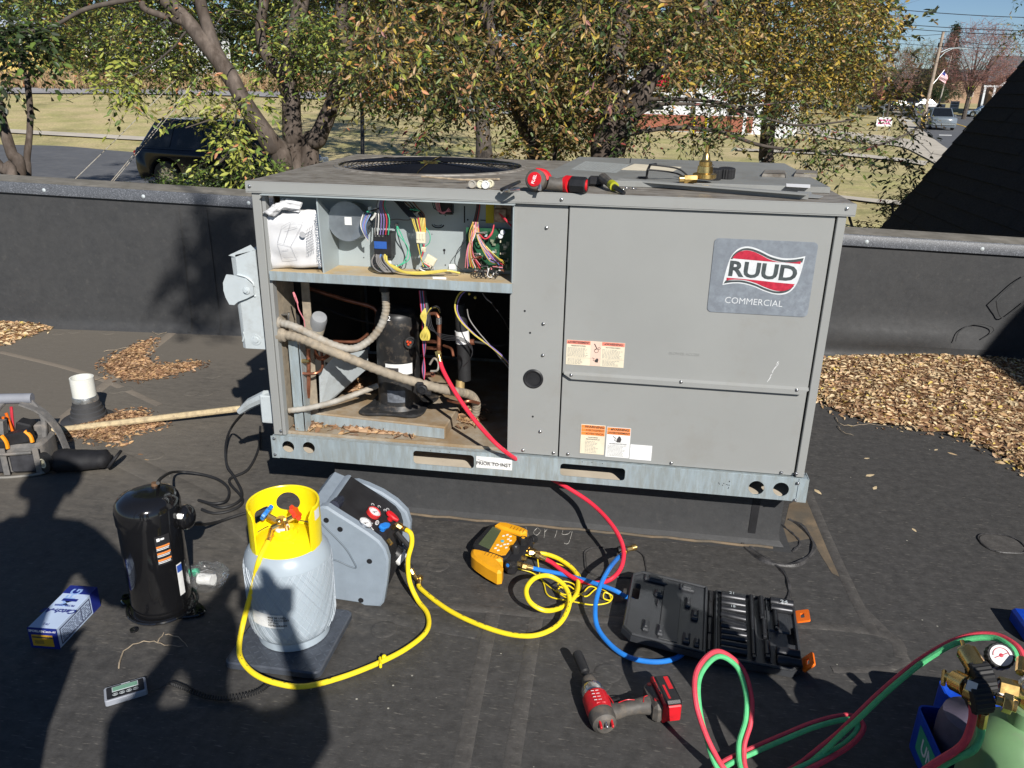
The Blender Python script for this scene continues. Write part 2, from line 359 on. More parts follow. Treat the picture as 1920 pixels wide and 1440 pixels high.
strip('seam_strip', gl((150, 830), (250, 872), (420, 960), (640, 1115), (900, 1180), n=6), .09, .002, K['epdm'], flat_roof)
strip('seam_strip', gl((780, 1130), (1180, 1165), (1480, 1170), (1660, 1190), (1690, 1235), n=6), .03, .0016, K['seam'], flat_roof)
strip('seam_strip', gl((925, 1150), (900, 1260), (860, 1460), n=4), .035, .0016, K['seam'], flat_roof)
strip('seam_strip', gl((1005, 1160), (985, 1280), (955, 1460), n=4), .035, .0016, K['seam'], flat_roof)
strip('seam_strip', gl((1513, 920), (1560, 1030), (1602, 1120), (1640, 1190), n=6), .03, .002, K['seam'], flat_roof)
strip('seam_strip', gl((1600, 1125), (1700, 1240), (1560, 1255), n=3), .02, .0015, K['seam'], flat_roof)
strip('seam_strip', gl((0, 660), (160, 700), (300, 760), n=4), .03, .0012, K['seam'], flat_roof)
for px, py in ((140, 622), (205, 624), (290, 855), (1120, 1280), (400, 705), (385, 738), (218, 733), (235, 730), (360, 737), (250, 942), (720, 1180), (1140, 1262), (820, 1060), (110, 625), (320, 990)):
    c = G(px, py); mb = MB(); mb.lathe([(.040, .0004), (.037, .0022), (.030, .0018), (.0, .003)], T(*c), 24); mb.build('fastener_plate', K['epdm'], flat_roof, world=True)
def patch(name, cx, cy, wd, hh, px=None):
    c = G(cx, cy); mb = MB(); mb.prism(rr(wd, hh, .05, 6), .0002, .0024, T(*c) @ RZ(.1), b=.001); mb.build(name, K['seam'], flat_roof, world=True)
    mb = MB(); o = [T(*c) @ RZ(.1) @ Vector((a+.004*noise.noise(Vector((a*30, b2*30, 0))), b2, .003)) for a, b2 in rr(wd+.01, hh+.01, .055, 6)]
    mb.tube(o, .003, 5, closed=True); mb.build('sealant_bead', K['sealant'], flat_roof, world=True)
patch('membrane_patch', 1153, 1055, .20, .17); patch('membrane_patch', 1878, 1020, .14, .12)
# dust fan and sealed corner patch at the curb's right end
mb = MB(); o = [G(*a) for a in ((1462, 1020), (1480, 945), (1515, 925), (1560, 1010), (1590, 1090), (1560, 1075), (1520, 1010))]; c = sum(o, Vector())/len(o)
mb.add([Vector((c.x, c.y, .0012))]+[Vector((a.x, a.y, .0008)) for a in o], [(0, 1+i, 1+(i+1) % len(o)) for i in range(len(o))]); mb.build('dust_patch', K['dustbrown'], flat_roof, world=True, smooth=False)
for pts, r in ((((1385, 1010), (1400, 1030), (1440, 1055), (1490, 1060), (1520, 1040), (1525, 1020), (1505, 990), (1480, 975)), .009), (((1400, 1022), (1440, 1050), (1470, 1075), (1480, 1110), (1470, 1150)), .007), (((1466, 985), (1490, 1005), (1500, 1020), (1485, 1035)), .005)):
    mb = MB(); mb.tube(gl(*pts, n=5), lambda t, r=r: r*(1+.35*sin(t*31)), 6); mb.build('sealant_bead', K['sealant'], flat_roof, world=True)
K['chalk'] = mat('faint chalk', (.27, .26, .24), .9, var=.6, sc=80)
def scrawl(pts, r=.0016):
    mb = MB(); mb.tube([p+Vector((0, 0, .001)) for p in gl(*pts, n=5)], r, 4); return mb
for pts in (((985, 985), (990, 1005)), ((1008, 990), (1000, 998), (1006, 1004), (1013, 996), (1008, 990)), ((1022, 985), (1020, 1008)), ((1021, 998), (1034, 986), (1044, 992), (1040, 1008)), ((1072, 990), (1058, 992), (1054, 1002), (1066, 1001), (1074, 990), (1066, 1018), (1058, 1019))):
    scrawl(pts, .0015).build('chalk_writing', K['chalk'], flat_roof, world=True)
# ---- parapet
par = thing('parapet_wall', 'long low parapet wall wrapped in black membrane behind the gray unit', 'wall', (0, PY0, 0))
xs = np.linspace(-5.5, 3.9, 150); zs = np.concatenate([[0, .008, .02, .035, .06, .09], np.linspace(.13, .98, 13)]); vs = []; fs = []
for x in xs:
    H = par_z(x)
    for zz in zs:
        z = min(zz*H/.98 if zz > .1 else zz, H); yo = -cant(z)
        yo -= .035*math.exp(-((x-2.9)/.55)**2-((z-.14)/.07)**2)*1.0 + .028*math.exp(-((x-3.35)/.16)**2-((z-.07)/.06)**2)
        yo -= .004*noise.noise(Vector((x*1.3, z*2, 0)))+.0015*noise.noise(Vector((x*6, z*3, 2)))
        vs.append((x, par_y(x)+yo, z))
nz = len(zs)
for i in range(len(xs)-1):
    for j in range(nz-1): fs.append((i*nz+j, (i+1)*nz+j, (i+1)*nz+j+1, i*nz+j+1))
MB().add(vs, fs).build('wall_face', K['epdm2'], par, world=True, ang=80)
mb = MB(); vs = []
for x in (-5.5, 3.9): vs += [(x, par_y(x)+.02, -1.6), (x, par_y(x)+.19, -1.6), (x, par_y(x)+.19, par_z(x)), (x, par_y(x)+.02, par_z(x))]
mb.add(vs, [(0, 1, 5, 4), (1, 2, 6, 5), (2, 3, 7, 6), (3, 0, 4, 7), (3, 2, 1, 0), (4, 5, 6, 7)]).build('wall_core', K['epdm2'], par, world=True, smooth=False)
nseg = 40
for nm, prof, mt in (('coping_face', [(-.016, -.002), (-.02, .0), (-.022, .056), (-.012, .066)], K['coping']), ('coping_top', [(-.012, .0665), (.0, .069), (.19, .078), (.205, .02)], K['coptop'])):
    vs = []; fs = []
    for i in range(nseg+1):
        x = -5.5+9.4*i/nseg
        for a, z in prof: vs.append((x, par_y(x)+a, par_z(x)+z))
    k = len(prof)
    for i in range(nseg):
        for j in range(k-1): fs.append((i*k+j, (i+1)*k+j, (i+1)*k+j+1, i*k+j+1))
    MB().add(vs, fs).build(nm, mt, par, world=True, ang=50)
mb0 = MB(); mb0.lathe([(.012, 0), (.012, .002), (.007, .006), (0, .007)], None, 10)
for x in (-3.1, -2.32, -1.70, -1.05, 2.62, 3.28, 3.75):
    mb = MB(); mb.v = list(mb0.v); mb.f = list(mb0.f); mb.mi = list(mb0.mi); q = T(x, par_y(x)-.021, par_z(x)+.028) @ RX(pi/2); mb.v = [q @ v for v in mb.v]; mb.build('screw', K['galv_white'], par, world=True)
for x, a in ((-1.52, .012), (-1.33, -.006), (1.9, .01)):
    vs = []; 
    for k in range(13): z = .01+(par_z(x)-.03)*k/12; vs += [(x-.012+a*(k/12), par_y(x)-cant(z)-.0075, z), (x+.012+a*k/12, par_y(x+.02)-cant(z)-.0085, z)]
    MB().add(vs, [(2*k, 2*k+1, 2*k+3, 2*k+2) for k in range(12)]).build('seam_strip', K['epdm2'], par, world=True)
# oval patches at the right end
def Yp(px, py, off=0):
    d = ray(px, py); t = (PY0+PS*CAM.x-CAM.y+off)/(d.y-PS*d.x); return CAM+d*t
for pts in (((1792, 640), (1800, 620), (1830, 607), (1858, 612), (1862, 622), (1840, 636)), ((1868, 565), (1880, 550), (1905, 528), (1925, 515)), ((1868, 565), (1872, 585), (1884, 595), (1925, 565))):
    mb = MB(); mb.tube(spl([Yp(*a, -.052 if i2 == 0 else -.03) for i2, a in enumerate(pts)], 4), .0035, 6); mb.build('sealant_bead', K['epdm2'], par, world=True)
# ---- curb under the unit
curb = thing('roof_curb', 'black membrane wrapped curb carrying the gray rooftop unit', 'curb', (.97, .65, 0))
vs = []; fs = []; CX0, CX1, CY0, CY1, CZ = .183, 1.843, .1177, 1.02, .246
ring = lambda o, z: [(CX0-o, CY0-o, z), (CX1+o, CY0-o, z), (CX1+o, CY1+o, z), (CX0-o, CY1+o, z)]
prof = [(.045, .0005), (.02, .006), (.006, .022), (0, .05), (0, CZ)]
for o, z in prof: vs += ring(o, z)
for i in range(len(prof)-1):
    for k in range(4): l = (k+1) % 4; fs.append((i*4+k, i*4+l, i*4+4+l, i*4+4+k))
fs.append((16, 17, 18, 19)); MB().add(vs, fs).build('curb_wrap', K['epdm2'], curb, world=True, ang=25)
mb = MB(); x = 1.735; mb.add([(x, CY0-.002, .03), (x+.026, CY0-.002, .03), (x+.03, CY0-.002, CZ), (x+.002, CY0-.002, CZ)], [(0, 1, 2, 3)]); mb.build('wrap_fold', K['matt_black'], curb, world=True)
mb = MB(); mb.tube([(CX0+.02+1.62*k/30, CY0-.03-.004*sin(k*2.1), .006) for k in range(31)], .006, 5); mb.build('dust_line', K['dustbrown'], curb, world=True)
# ---------------------------------------------------------------- leaves
def leafmesh(name, pos, ax, up, Ln, Wd, mats, idx, parent=None, fold=.25, droop=.12, label=None, cat=None, kind='stuff'):
    pos = np.asarray(pos, float); N = len(pos); ax = ax/np.linalg.norm(ax, axis=1, keepdims=True)
    sd = np.cross(ax, up); sd /= (np.linalg.norm(sd, axis=1, keepdims=True)+1e-9); nr = np.cross(sd, ax)
    t = np.array([(0, 0, 0), (.32, .5, fold*.5), (.72, .36, fold*.3), (1, 0, -droop), (.72, -.36, fold*.3), (.32, -.5, fold*.5)])
    V = pos[:, None, :]+t[None, :, 0, None]*ax[:, None, :]*Ln[:, None, None]+t[None, :, 1, None]*sd[:, None, :]*Wd[:, None, None]+t[None, :, 2, None]*nr[:, None, :]*Wd[:, None, None]
    if parent is not None:
        mi = np.array(WM[parent.name].inverted()); V = V @ mi[:3, :3].T+mi[:3, 3]
    me = bpy.data.meshes.new(name); me.vertices.add(N*6); me.vertices.foreach_set('co', V.reshape(-1).astype(np.float32))
    q = np.array([[0, 1, 2, 3], [0, 3, 4, 5]])[None]+np.arange(N)[:, None, None]*6
    me.loops.add(N*8); me.loops.foreach_set('vertex_index', q.reshape(-1).astype(np.int32))
    me.polygons.add(N*2); me.polygons.foreach_set('loop_start', np.arange(0, N*8, 4, dtype=np.int32)); me.polygons.foreach_set('loop_total', np.full(N*2, 4, np.int32))
    for m in mats: me.materials.append(m)
    me.polygons.foreach_set('material_index', np.repeat(np.asarray(idx, np.int32), 2)); me.update(calc_edges=True)
    o = bpy.data.objects.new(name, me); COL.objects.link(o)
    if parent is not None: o.parent = parent; WM[o.name] = WM[parent.name]
    return tag(o, label, cat, kind=kind)
def lmat(nm, c, tr=.16, rough=.5):
    m = mat(nm, c, rough, var=.25, sc=9, rvar=.1); b = m.node_tree.nodes['Principled BSDF']
    n = m.node_tree.nodes; L = m.node_tree.links
    td = n.new('ShaderNodeBsdfTranslucent'); td.inputs[0].default_value = (*[min(1, a*1.3) for a in c], 1); mx = n.new('ShaderNodeMixShader'); mx.inputs[0].default_value = tr
    L.new(b.outputs[0], mx.inputs[1]); L.new(td.outputs[0], mx.inputs[2]); L.new(mx.outputs[0], n['Material Output'].inputs[0]); return m
dry = [lmat('dry leaf %d' % i, c, .1, .7) for i, c in enumerate([(.58, .42, .24), (.47, .30, .15), (.66, .52, .32), (.27, .15, .08), (.50, .33, .20), (.62, .47, .12), (.14, .08, .045)])]
dryred = [dry[3], dry[1], dry[3], dry[4], dry[3], dry[6], dry[1]]
def inpoly(x, y, p):
    c = np.zeros(len(x), bool); n = len(p)
    for i in range(n):
        x1, y1 = p[i]; x2, y2 = p[i-1]; k = ((y1 > y) != (y2 > y)) & (x < (x2-x1)*(y-y1)/(y2-y1+1e-12)+x1); c ^= k
    return c
def edged(x, y, p):
    d = np.full(len(x), 9.); n = len(p)
    for i in range(n):
        a = np.array(p[i]); b = np.array(p[i-1]); ab = b-a; t = np.clip(((x-a[0])*ab[0]+(y-a[1])*ab[1])/(ab@ab+1e-12), 0, 1)
        d = np.minimum(d, np.hypot(x-a[0]-t*ab[0], y-a[1]-t*ab[1]))
    return d
def pile(label, px, n, ht, L0, mats, ctrl=.15, wts=None, cat='leaf pile', zb=0):
    p = [(q.x, q.y) for q in (spl([G(*a, zb) for a in px], 4, True))]
    a = np.array(p); x0, y0 = a.min(0); x1, y1 = a.max(0)
    x = rng.uniform(x0-.05, x1+.05, n*6); y = rng.uniform(y0-.05, y1+.05, n*6); ins = inpoly(x, y, p); d = edged(x, y, p)
    k = (ins & (rng.random(n*6) < .35+d/.05)) | (~ins & (d < .05) & (rng.random(n*6) < .10)); x = x[k][:n]; y = y[k][:n]; d = np.where(ins[k][:n], d[k][:n], 0); N = len(x)
    z = zb+ht*(1-np.exp(-d/ctrl))*rng.uniform(.55, 1.05, N)+.004
    ang = rng.uniform(0, 2*pi, N); ax = np.stack([np.cos(ang), np.sin(ang), rng.normal(0, .22, N)], 1); up = np.stack([rng.normal(0, .5, N), rng.normal(0, .5, N), np.ones(N)], 1)
    Ln = L0*rng.uniform(.35, 1.35, N); idx = rng.choice(len(mats), N, p=wts)
    o = leafmesh('leaf_pile', np.stack([x, y, z], 1)-ax*Ln[:, None]*.5, ax, up, Ln, Ln*rng.uniform(.32, .5, N), mats, idx, fold=.5, droop=.15, label=label, cat=cat)
    # the packed litter under the loose leaves belongs to the same pile
    me = o.data; gx = np.linspace(x0, x1, 40); gy = np.linspace(y0, y1, 40); X, Yg = np.meshgrid(gx, gy); fx = X.ravel(); fy = Yg.ravel(); ii = inpoly(fx, fy, p); dd = np.where(ii, edged(fx, fy, p), -.01)
    bmm = bmesh.new(); bmm.from_mesh(me); vv = [bmm.verts.new((fx[q], fy[q], zb+ht*.8*(1-math.exp(-max(0, dd[q])/ctrl))+.002*(ii[q])-.002*(not ii[q]))) for q in range(len(fx))]
    for r in range(39):
        for c2 in range(39):
            q = [r*40+c2, r*40+c2+1, (r+1)*40+c2+1, (r+1)*40+c2]
            if sum(ii[w2] for w2 in q) >= 4: f = bmm.faces.new([vv[w2] for w2 in q]); f.material_index = 3 if len(mats) > 3 else 0
    bmm.to_mesh(me); bmm.free(); return o
wt = [.24, .15, .27, .09, .13, .06, .06]
pile('broad drift of tan dead leaves against the parapet at right', [(1525, 690), (1560, 668), (1640, 664), (1700, 650), (1760, 640), (1860, 634), (1960, 690), (2000, 900), (1920, 885), (1830, 836), (1740, 812), (1640, 797), (1565, 772), (1528, 745)], 14000, .05, .031, dry, .12, wt)
pile('tan leaf drift in the far left corner below the parapet', [(-60, 582), (0, 583), (60, 592), (95, 600), (108, 611), (60, 630), (0, 647), (-60, 655)], 2600, .035, .04, dry, .1, wt)
pile('crescent shaped drift of reddish dry leaves on the membrane', [(290, 636), (250, 650), (205, 675), (197, 695), (222, 710), (270, 715), (330, 703), (375, 688), (372, 680), (335, 682), (300, 686), (281, 676), (276, 658)], 3200, .016, .025, dryred, .05)
pile('reddish leaf drift under the long dusty pipe beside the vent', [(112, 812), (150, 796), (200, 780), (255, 772), (285, 783), (310, 795), (280, 806), (240, 815), (222, 832), (180, 826), (150, 820), (112, 828)], 2900, .020, .024, dryred, .05)
ml = MB().add([(0, 0, .002), (.32, .2, .006), (.72, .14, .008), (1, 0, .012), (.72, -.14, .008), (.32, -.2, .006)], [(0, 1, 2, 3), (0, 3, 4, 5)])
for i, (px, py, s_, mi_, lb) in enumerate([(1524, 998, .04, 5, 'single yellow leaf lying on brown dust by the curb corner'), (1512, 1006, .03, 0, 'small tan leaf beside the yellow leaf at the curb corner'), (1535, 951, .04, 2, 'pale leaf just right of the base rail end'), (1527, 917, .05, 2, 'curled pale leaf lower right of the base rail corner'), (1623, 893, .05, 2, 'pale leaf on the membrane right of the unit'), (1598, 800, .03, 5, 'small yellow leaf near the twig by the leaf drift'), (1758, 842, .03, 2, 'pale leaf in front of the right leaf drift'), (1776, 848, .045, 0, 'long tan leaf in front of the right leaf drift'), (1638, 918, .04, 2, 'pale leaf alone on the dark membrane at right'), (1083, 1075, .045, 3, 'brown leaf standing by the yellow and red hoses'), (312, 690, .03, 4, 'loose reddish leaf by the crescent drift'), (258, 851, .03, 3, 'reddish leaf beside the membrane seam'), (140, 810, .04, 5, 'yellow leaf on the drift beside the long pipe'), (283, 862, .03, 1, 'brown leaf on the seam right of the black pouch'), (1710, 990, .03, 2, 'tiny pale leaf on the open membrane at right'), (1620, 860, .03, 2, 'small pale leaf right of the access panel')]):
    c = G(px, py); m_ = MB(T(*c) @ RZ(i*1.7) @ S(s_, s_, s_*2)); m_.add(ml.v, ml.f); m_.solo('fallen_leaf', dry[mi_], lb, 'leaf', 'loose leaves fallen on the roof')
K['twig'] = mat('dry twig', (.30, .24, .17), .8, var=.3, sc=40)
for lb, segs in (('forked pale twig on the membrane beside the right leaf drift', [((1566, 783), (1575, 797), (1600, 800), (1630, 797), (1668, 802)), ((1570, 800), (1580, 812), (1600, 818))]), ('thin curved twig between the shadows beside the scale display', [((223, 1255), (232, 1225), (260, 1208), (290, 1206), (309, 1212), (345, 1215)), ((296, 1206), (308, 1190)), ((311, 1192), (335, 1198), (352, 1215))]), ('thin twig reaching from the crescent drift to the parapet', [((278, 612), (292, 628), (310, 625), (330, 618)), ((195, 660), (230, 655), (290, 640))]), ('short twig beside the white vent pipe', [((170, 717), (190, 711), (212, 707))])):
    mb = MB()
    for s_ in segs: mb.tube([p+Vector((0, 0, .004+.004*(k % 2))) for k, p in enumerate(gl(*s_, n=3))], [.0022, .001], 5)
    mb.solo('twig', K['twig'], lb, 'twig')
# ---- steep dark roof at the right
DX, DT = 3.73, tan(radians(58))
dr = thing('dark_roof', 'steep black shingled roof slope rising beyond the parapet at right', 'roof', (DX, 3, 0))
YB, YE = -2.0, 6.37
mb = MB(); ztop = 4.6; vs = [(DX-1.05, YB, -1.65), (DX-1.05, YE, -1.65), (DX+ztop/DT, YE, ztop), (DX+ztop/DT, YB, ztop), (DX+8, YB, ztop), (DX+8, YE, ztop), (DX+8, YB, -1.65), (DX+8, YE, -1.65)]
mb.add([(DX-.0, YB, -.0), (DX-.6, YE, -1.0), vs[2], vs[3]][0:0] or [(DX-.95, YB, -.95*DT), (DX-.95, YE, -.95*DT), vs[2], vs[3]], [(0, 3, 2, 1)])
mb.add([(DX-.95, YE, -.95*DT), vs[2], (DX+2*ztop/DT+.95, YE, -.95*DT)], [(0, 1, 2)])
mb.add([vs[3], vs[2], (DX+2*ztop/DT+.95, YE, -.95*DT), (DX+2*ztop/DT+.95, YB, -.95*DT)], [(0, 1, 2, 3)]); mb.build('roof_slope', K['shingle'], dr, world=True, smooth=False)
mb = MB(); al = Vector((1/DT, 0, 1)).normalized(); nrm = Vector((-al.z, 0, al.x))
rowh = .14; nrow = int(ztop/al.z/rowh)
for r_ in range(-3, nrow):
    b0 = Vector((DX, 0, 0))+al*(r_*rowh)
    yy = YB+random.uniform(0, .3)
    while yy < YE:
        wd = min(random.choice((.14, .2, .28, .33)), YE+.02-yy)
        if yy+wd < par_y(4)-1.2 and b0.z > 2.2: yy += wd; continue
        th = random.uniform(.006, .013); a0 = b0+Vector((0, yy, 0))+nrm*th; a1 = b0+Vector((0, yy+wd-.005, 0))+nrm*th; u_ = al*(rowh*1.05)-nrm*(th-.002)
        mb.add([a0, a1, a1+u_, a0+u_, a0-nrm*th, a1-nrm*th], [(1, 0, 3, 2), (0, 1, 5, 4)]); yy += wd
o = mb.build('shingle_courses', K['shingle'], dr, world=True, smooth=False); o['kind'] = 'stuff'
# ================================================================ TERRAIN
def sst(a, b, x): t = max(0, min(1, (x-a)/(b-a))); return t*t*(3-2*t)
HP = [(0, 0), (20, 0), (33, .0), (60, 2.0), (70, 2.4), (110, 3.6), (450, 7)]
def TZ(x, y):
    h = HP[-1][1]
    for (a, ha), (b, hb) in zip(HP, HP[1:]):
        if y <= b: h = ha+(hb-ha)*max(0, (y-a)/(b-a)); break
    return -1.6+h*(1-sst(-22, 6, x))+1.0*sst(115, 150, y)*sst(-22, 6, x)+.05*noise.noise(Vector((x*.15, y*.15, 0)))
def GT(px, py, dz=0):
    d = ray(px, py); t = 5.; 
    while t < 330 and CAM.z+d.z*t > TZ(CAM.x+d.x*t, CAM.y+d.y*t)+dz: t += .5
    a, b = t-.5, t
    for _ in range(12):
        c = (a+b)/2
        if CAM.z+d.z*c > TZ(CAM.x+d.x*c, CAM.y+d.y*c)+dz: a = c
        else: b = c
    q = CAM+d*a; return Vector((q.x, q.y, TZ(q.x, q.y)+dz))
def dp(px, py, dist):                    # point seen at a pixel at a given distance along the view axis
    return CAM+ray(px, py)*dist
K['lawn'] = mat('dormant lawn', (.34, .32, .12), .95, var=.30, sc=.45, dirt=(.52, .42, .22), dsc=.35, damt=.52, bump=.6, bsc=18)
m = K['lawn'].node_tree; n_ = m.nodes; tex = n_.new('ShaderNodeTexNoise'); tex.inputs['Scale'].default_value = 9; tex.inputs['Detail'].default_value = 10; tex.inputs['Roughness'].default_value = .8
tcn = [q for q in n_ if q.type == 'TEX_COORD'][0]; m.links.new(tcn.outputs['Object'], tex.inputs[0]); bs = n_['Principled BSDF']; src = bs.inputs['Base Color'].links[0].from_socket
mm = n_.new('ShaderNodeMix'); mm.data_type = 'RGBA'; mm.blend_type = 'MULTIPLY'; mm.inputs['Factor'].default_value = 1; m.links.new(src, mm.inputs['A'])
cr_ = n_.new('ShaderNodeMapRange'); cr_.inputs[1].default_value = .35; cr_.inputs[2].default_value = .65; cr_.inputs[3].default_value = .55; cr_.inputs[4].default_value = 1.35; m.links.new(tex.outputs[0], cr_.inputs[0]); m.links.new(cr_.outputs[0], mm.inputs['B']); m.links.new(mm.outputs['Result'], bs.inputs['Base Color'])
ys = np.concatenate([np.linspace(-30, 10, 5), np.arange(11, 220, 2.5), np.linspace(225, 900, 14)]); xs = np.concatenate([np.linspace(-600, -90, 8), np.arange(-86, 60, 2.5), np.linspace(62, 700, 10)])
vs = [(x, y, TZ(x, y)) for y in ys for x in xs]; nxx = len(xs)
fs = [(j*nxx+i, j*nxx+i+1, (j+1)*nxx+i+1, (j+1)*nxx+i) for j in range(len(ys)-1) for i in range(nxx-1)]
ground = MB().add(vs, fs).build('ground', K['lawn'], ang=90); ground['kind'] = 'structure'
def ribbon(name, A, B, m, dz=.05, kind='structure', na=10, nb=4, lab=None):
    a = spl([GT(*q) for q in A], na); b = spl([GT(*q) for q in B], na); n = min(len(a), len(b)); vs = []; fs = []
    for i in range(n):
        for j in range(nb+1): q = a[i].lerp(b[i], j/nb); vs.append((q.x, q.y, TZ(q.x, q.y)+dz))
    for i in range(n-1):
        for j in range(nb): k = i*(nb+1)+j; fs.append((k, k+nb+1, k+nb+2, k+1))
    o = MB().add(vs, fs).build(name, m, ang=90); o['kind'] = kind; return o
ribbon('road', [(-80, 161), (200, 163), (450, 167), (640, 173), (780, 181), (960, 193), (1250, 214)], [(-80, 177), (200, 178), (450, 182), (640, 190), (780, 202), (960, 216), (1250, 232)], K['asphalt_pale'], .1)
ribbon('sidewalk', [(-80, 238), (0, 243), (120, 250), (260, 258), (520, 272)], [(-80, 245), (0, 250), (120, 257), (260, 265), (520, 280)], K['concrete'], .07)
ribbon('parking_lot', [(-200, 268), (0, 273), (120, 276), (250, 287), (520, 300), (900, 320)], [(-200, 338), (0, 342), (120, 345), (250, 352), (520, 366), (900, 385)], K['asphalt'], .05)
ribbon('driveway', [(1340, 232), (1500, 236), (1600, 250), (1700, 262), (1800, 292)], [(1340, 240), (1500, 252), (1600, 268), (1690, 277), (1760, 312)], K['concrete'], .06)
ribbon('driveway', [(1380, 280), (1480, 284), (1580, 288), (1680, 298), (1740, 305)], [(1380, 284), (1480, 289), (1580, 294), (1680, 304), (1735, 313)], K['concrete'], .07)
ribbon('sidewalk', [(1657, 196), (1676, 215), (1700, 245), (1745, 290)], [(1668, 196), (1692, 215), (1735, 250), (1800, 300)], K['concrete'], .08)
ribbon('street', [(1655, 184), (1672, 199), (1706, 222), (1745, 262), (1815, 330)], [(1720, 184), (1760, 199), (1830, 222), (1925, 262), (2080, 330)], K['asphalt'], .07)
ribbon('road', [(1680, 199), (1500, 196), (1300, 195)], [(1690, 206), (1500, 204), (1300, 203)], K['asphalt'], .06)
ribbon('sidewalk', [(1560, 368), (1600, 372), (1650, 377), (1700, 380)], [(1560, 373), (1600, 378), (1650, 384), (1700, 388)], K['concrete'], .06)
for A, B, mt in (([(1784, 231), (1810, 240), (1837, 250)], [(1787, 231), (1814, 240), (1842, 250)], 'paint_yellow'), ([(1680, 220), (1698, 220)], [(1680, 221.4), (1700, 221.4)], 'paint_white'), ([(1688, 227), (1716, 227.5)], [(1690, 228.7), (1716, 229.2)], 'paint_white'), ([(1760, 254.5), (1784, 255)], [(1760, 256.4), (1784, 257)], 'paint_white'), ([(1708, 214), (1730, 217)], [(1708, 216), (1730, 220)], 'paint_white')):
    ribbon('road_marking', A, B, K[mt], .09, na=4, nb=1)
# ================================================================ ROOFTOP UNIT
UZ0, UZ1, UW, UD = .247, 1.236, 1.88, 1.08
unit = thing('rooftop_unit', 'large gray packaged rooftop air conditioner with its left access panel off', 'air conditioner', (.94, .54, UZ0))
def part(mb, name, m, parent=unit, label=None, **k):
    o = mb.build(name, m, parent, world=True, **k)
    if label: o['label'] = label
    return o
XZ = lambda y: Matrix(((1, 0, 0, 0), (0, 0, -1, y), (0, 1, 0, 0), (0, 0, 0, 1)))   # 2-D (x, z) outline onto the plane y
def arcslot(cx, cz, r, cut=.6):           # round hole with a flat bottom
    return [(cx+r*cos(a), cz+r*sin(a)) for a in np.linspace(-.75, pi+.75, 22)]
# base rail
mb = MB(); R1 = UZ0+.085
out = [(0, UZ0), (UW, UZ0), (UW, R1), (0, R1)]
def hole(px, py, r): q = Y(px, py, 0); return [(q.x+r*cos(a), q.z+r*sin(a)) for a in np.linspace(0, 2*pi, 21)[:-1]]
def slot(a, b): p, q = Y(*a, 0), Y(*b, 0); return rr(q.x-p.x, p.z-q.z, .012, 3, (p.x+q.x)/2, (p.z+q.z)/2)
mb.curve([out, hole(541, 837, .023), hole(579.6, 839, .023), hole(1418, 914, .026), hole(1464, 917, .026), slot((775, 844), (889, 878)), slot((1051, 868), (1171, 901))], .0015, XZ(-.0015))
mb.box((.94, .012, R1-.001), (1.88, .026, .003)); mb.box((.94, .014, UZ0+.0015), (1.88, .03, .003))
mb.box((.0015, .54, UZ0+.0425), (.003, 1.074, .081)); mb.box((UW-.0015, .54, UZ0+.0425), (.003, 1.074, .081)); mb.box((.94, UD-.003, UZ0+.0425), (1.87, .003, .081))
rail = part(mb, 'base_rail', K['galv'], ang=20)
mb = MB(); mb.box((UW-.012, -.0045, UZ0+.0425), (.032, .002, .087)); mb.box((UW+.003, .02, UZ0+.0425), (.003, .05, .087)); part(mb, 'rail_corner_bracket', K['galv'])
mb = MB(); mb.box((.01, -.0045, UZ0+.0425), (.028, .002, .087)); part(mb, 'rail_corner_bracket', K['galv'])
q = Y(893, 855, -.005); p = Y(960, 882, -.005); mb = MB(); mb.box(((p.x+q.x)/2, -.0055, (p.z+q.z)/2), (p.x-q.x, .001, q.z-p.z)); lab = part(mb, 'instruction_label', K['label_white'], label='scuffed white label reading PRIOR TO INST beside the left fork slot')
mb = MB(); mb.text('PRIOR TO INST', .018, XZ(-.0066) @ T((p.x+q.x)/2-.002, (p.z+q.z)/2-.004, 0), .0002, off=.0003); part(mb, 'lettering', K['ink'], lab)
mb = MB(); mb.tube([(q.x+.005, -.0065, q.z-.012), (q.x+.03, -.0065, q.z-.018), (q.x+.09, -.0065, q.z-.026), (q.x+.11, -.0065, q.z-.034)], .0008, 4); part(mb, 'scratch', K['ink'], lab)
# runners seen through the slots
for x_ in (.47, 1.41): mb = MB(); mb.box((x_, .10, UZ0+.010), (.92, .18, .003)); part(mb, 'fork_channel', mat('cream channel', (.55, .48, .38), .7))
# floor pan, compressor platform
mb = MB(); mb.box((.46, .50, R1-.006), (.90, .95, .008)); mb.box((.46, .030, R1+.004), (.86, .004, .014)); part(mb, 'floor_pan', K['galv_dirty'], label='dusty steel floor pan inside the open bay')
pz = R1+.046; pp = [G(*a, pz) for a in ((572, 772), (835, 801), (866, 752), (830, 742), (607, 733))]
mb = MB(); mb.prism([(a.x, a.y) for a in pp], R1-.001, pz, None, b=.004); part(mb, 'compressor_platform', K['galv_dirty'], ang=20, label='dusty stepped platform under the fixed compressor')
mb = MB(); mb.quad((pp[0].x+.004, pp[0].y-.0015, R1), (pp[1].x-.004, pp[1].y-.0015, R1), (pp[1].x-.004, pp[1].y-.0015, pz-.006), (pp[0].x+.004, pp[0].y-.0015, pz-.006)); part(mb, 'platform_edge', K['galv'], smooth=False)
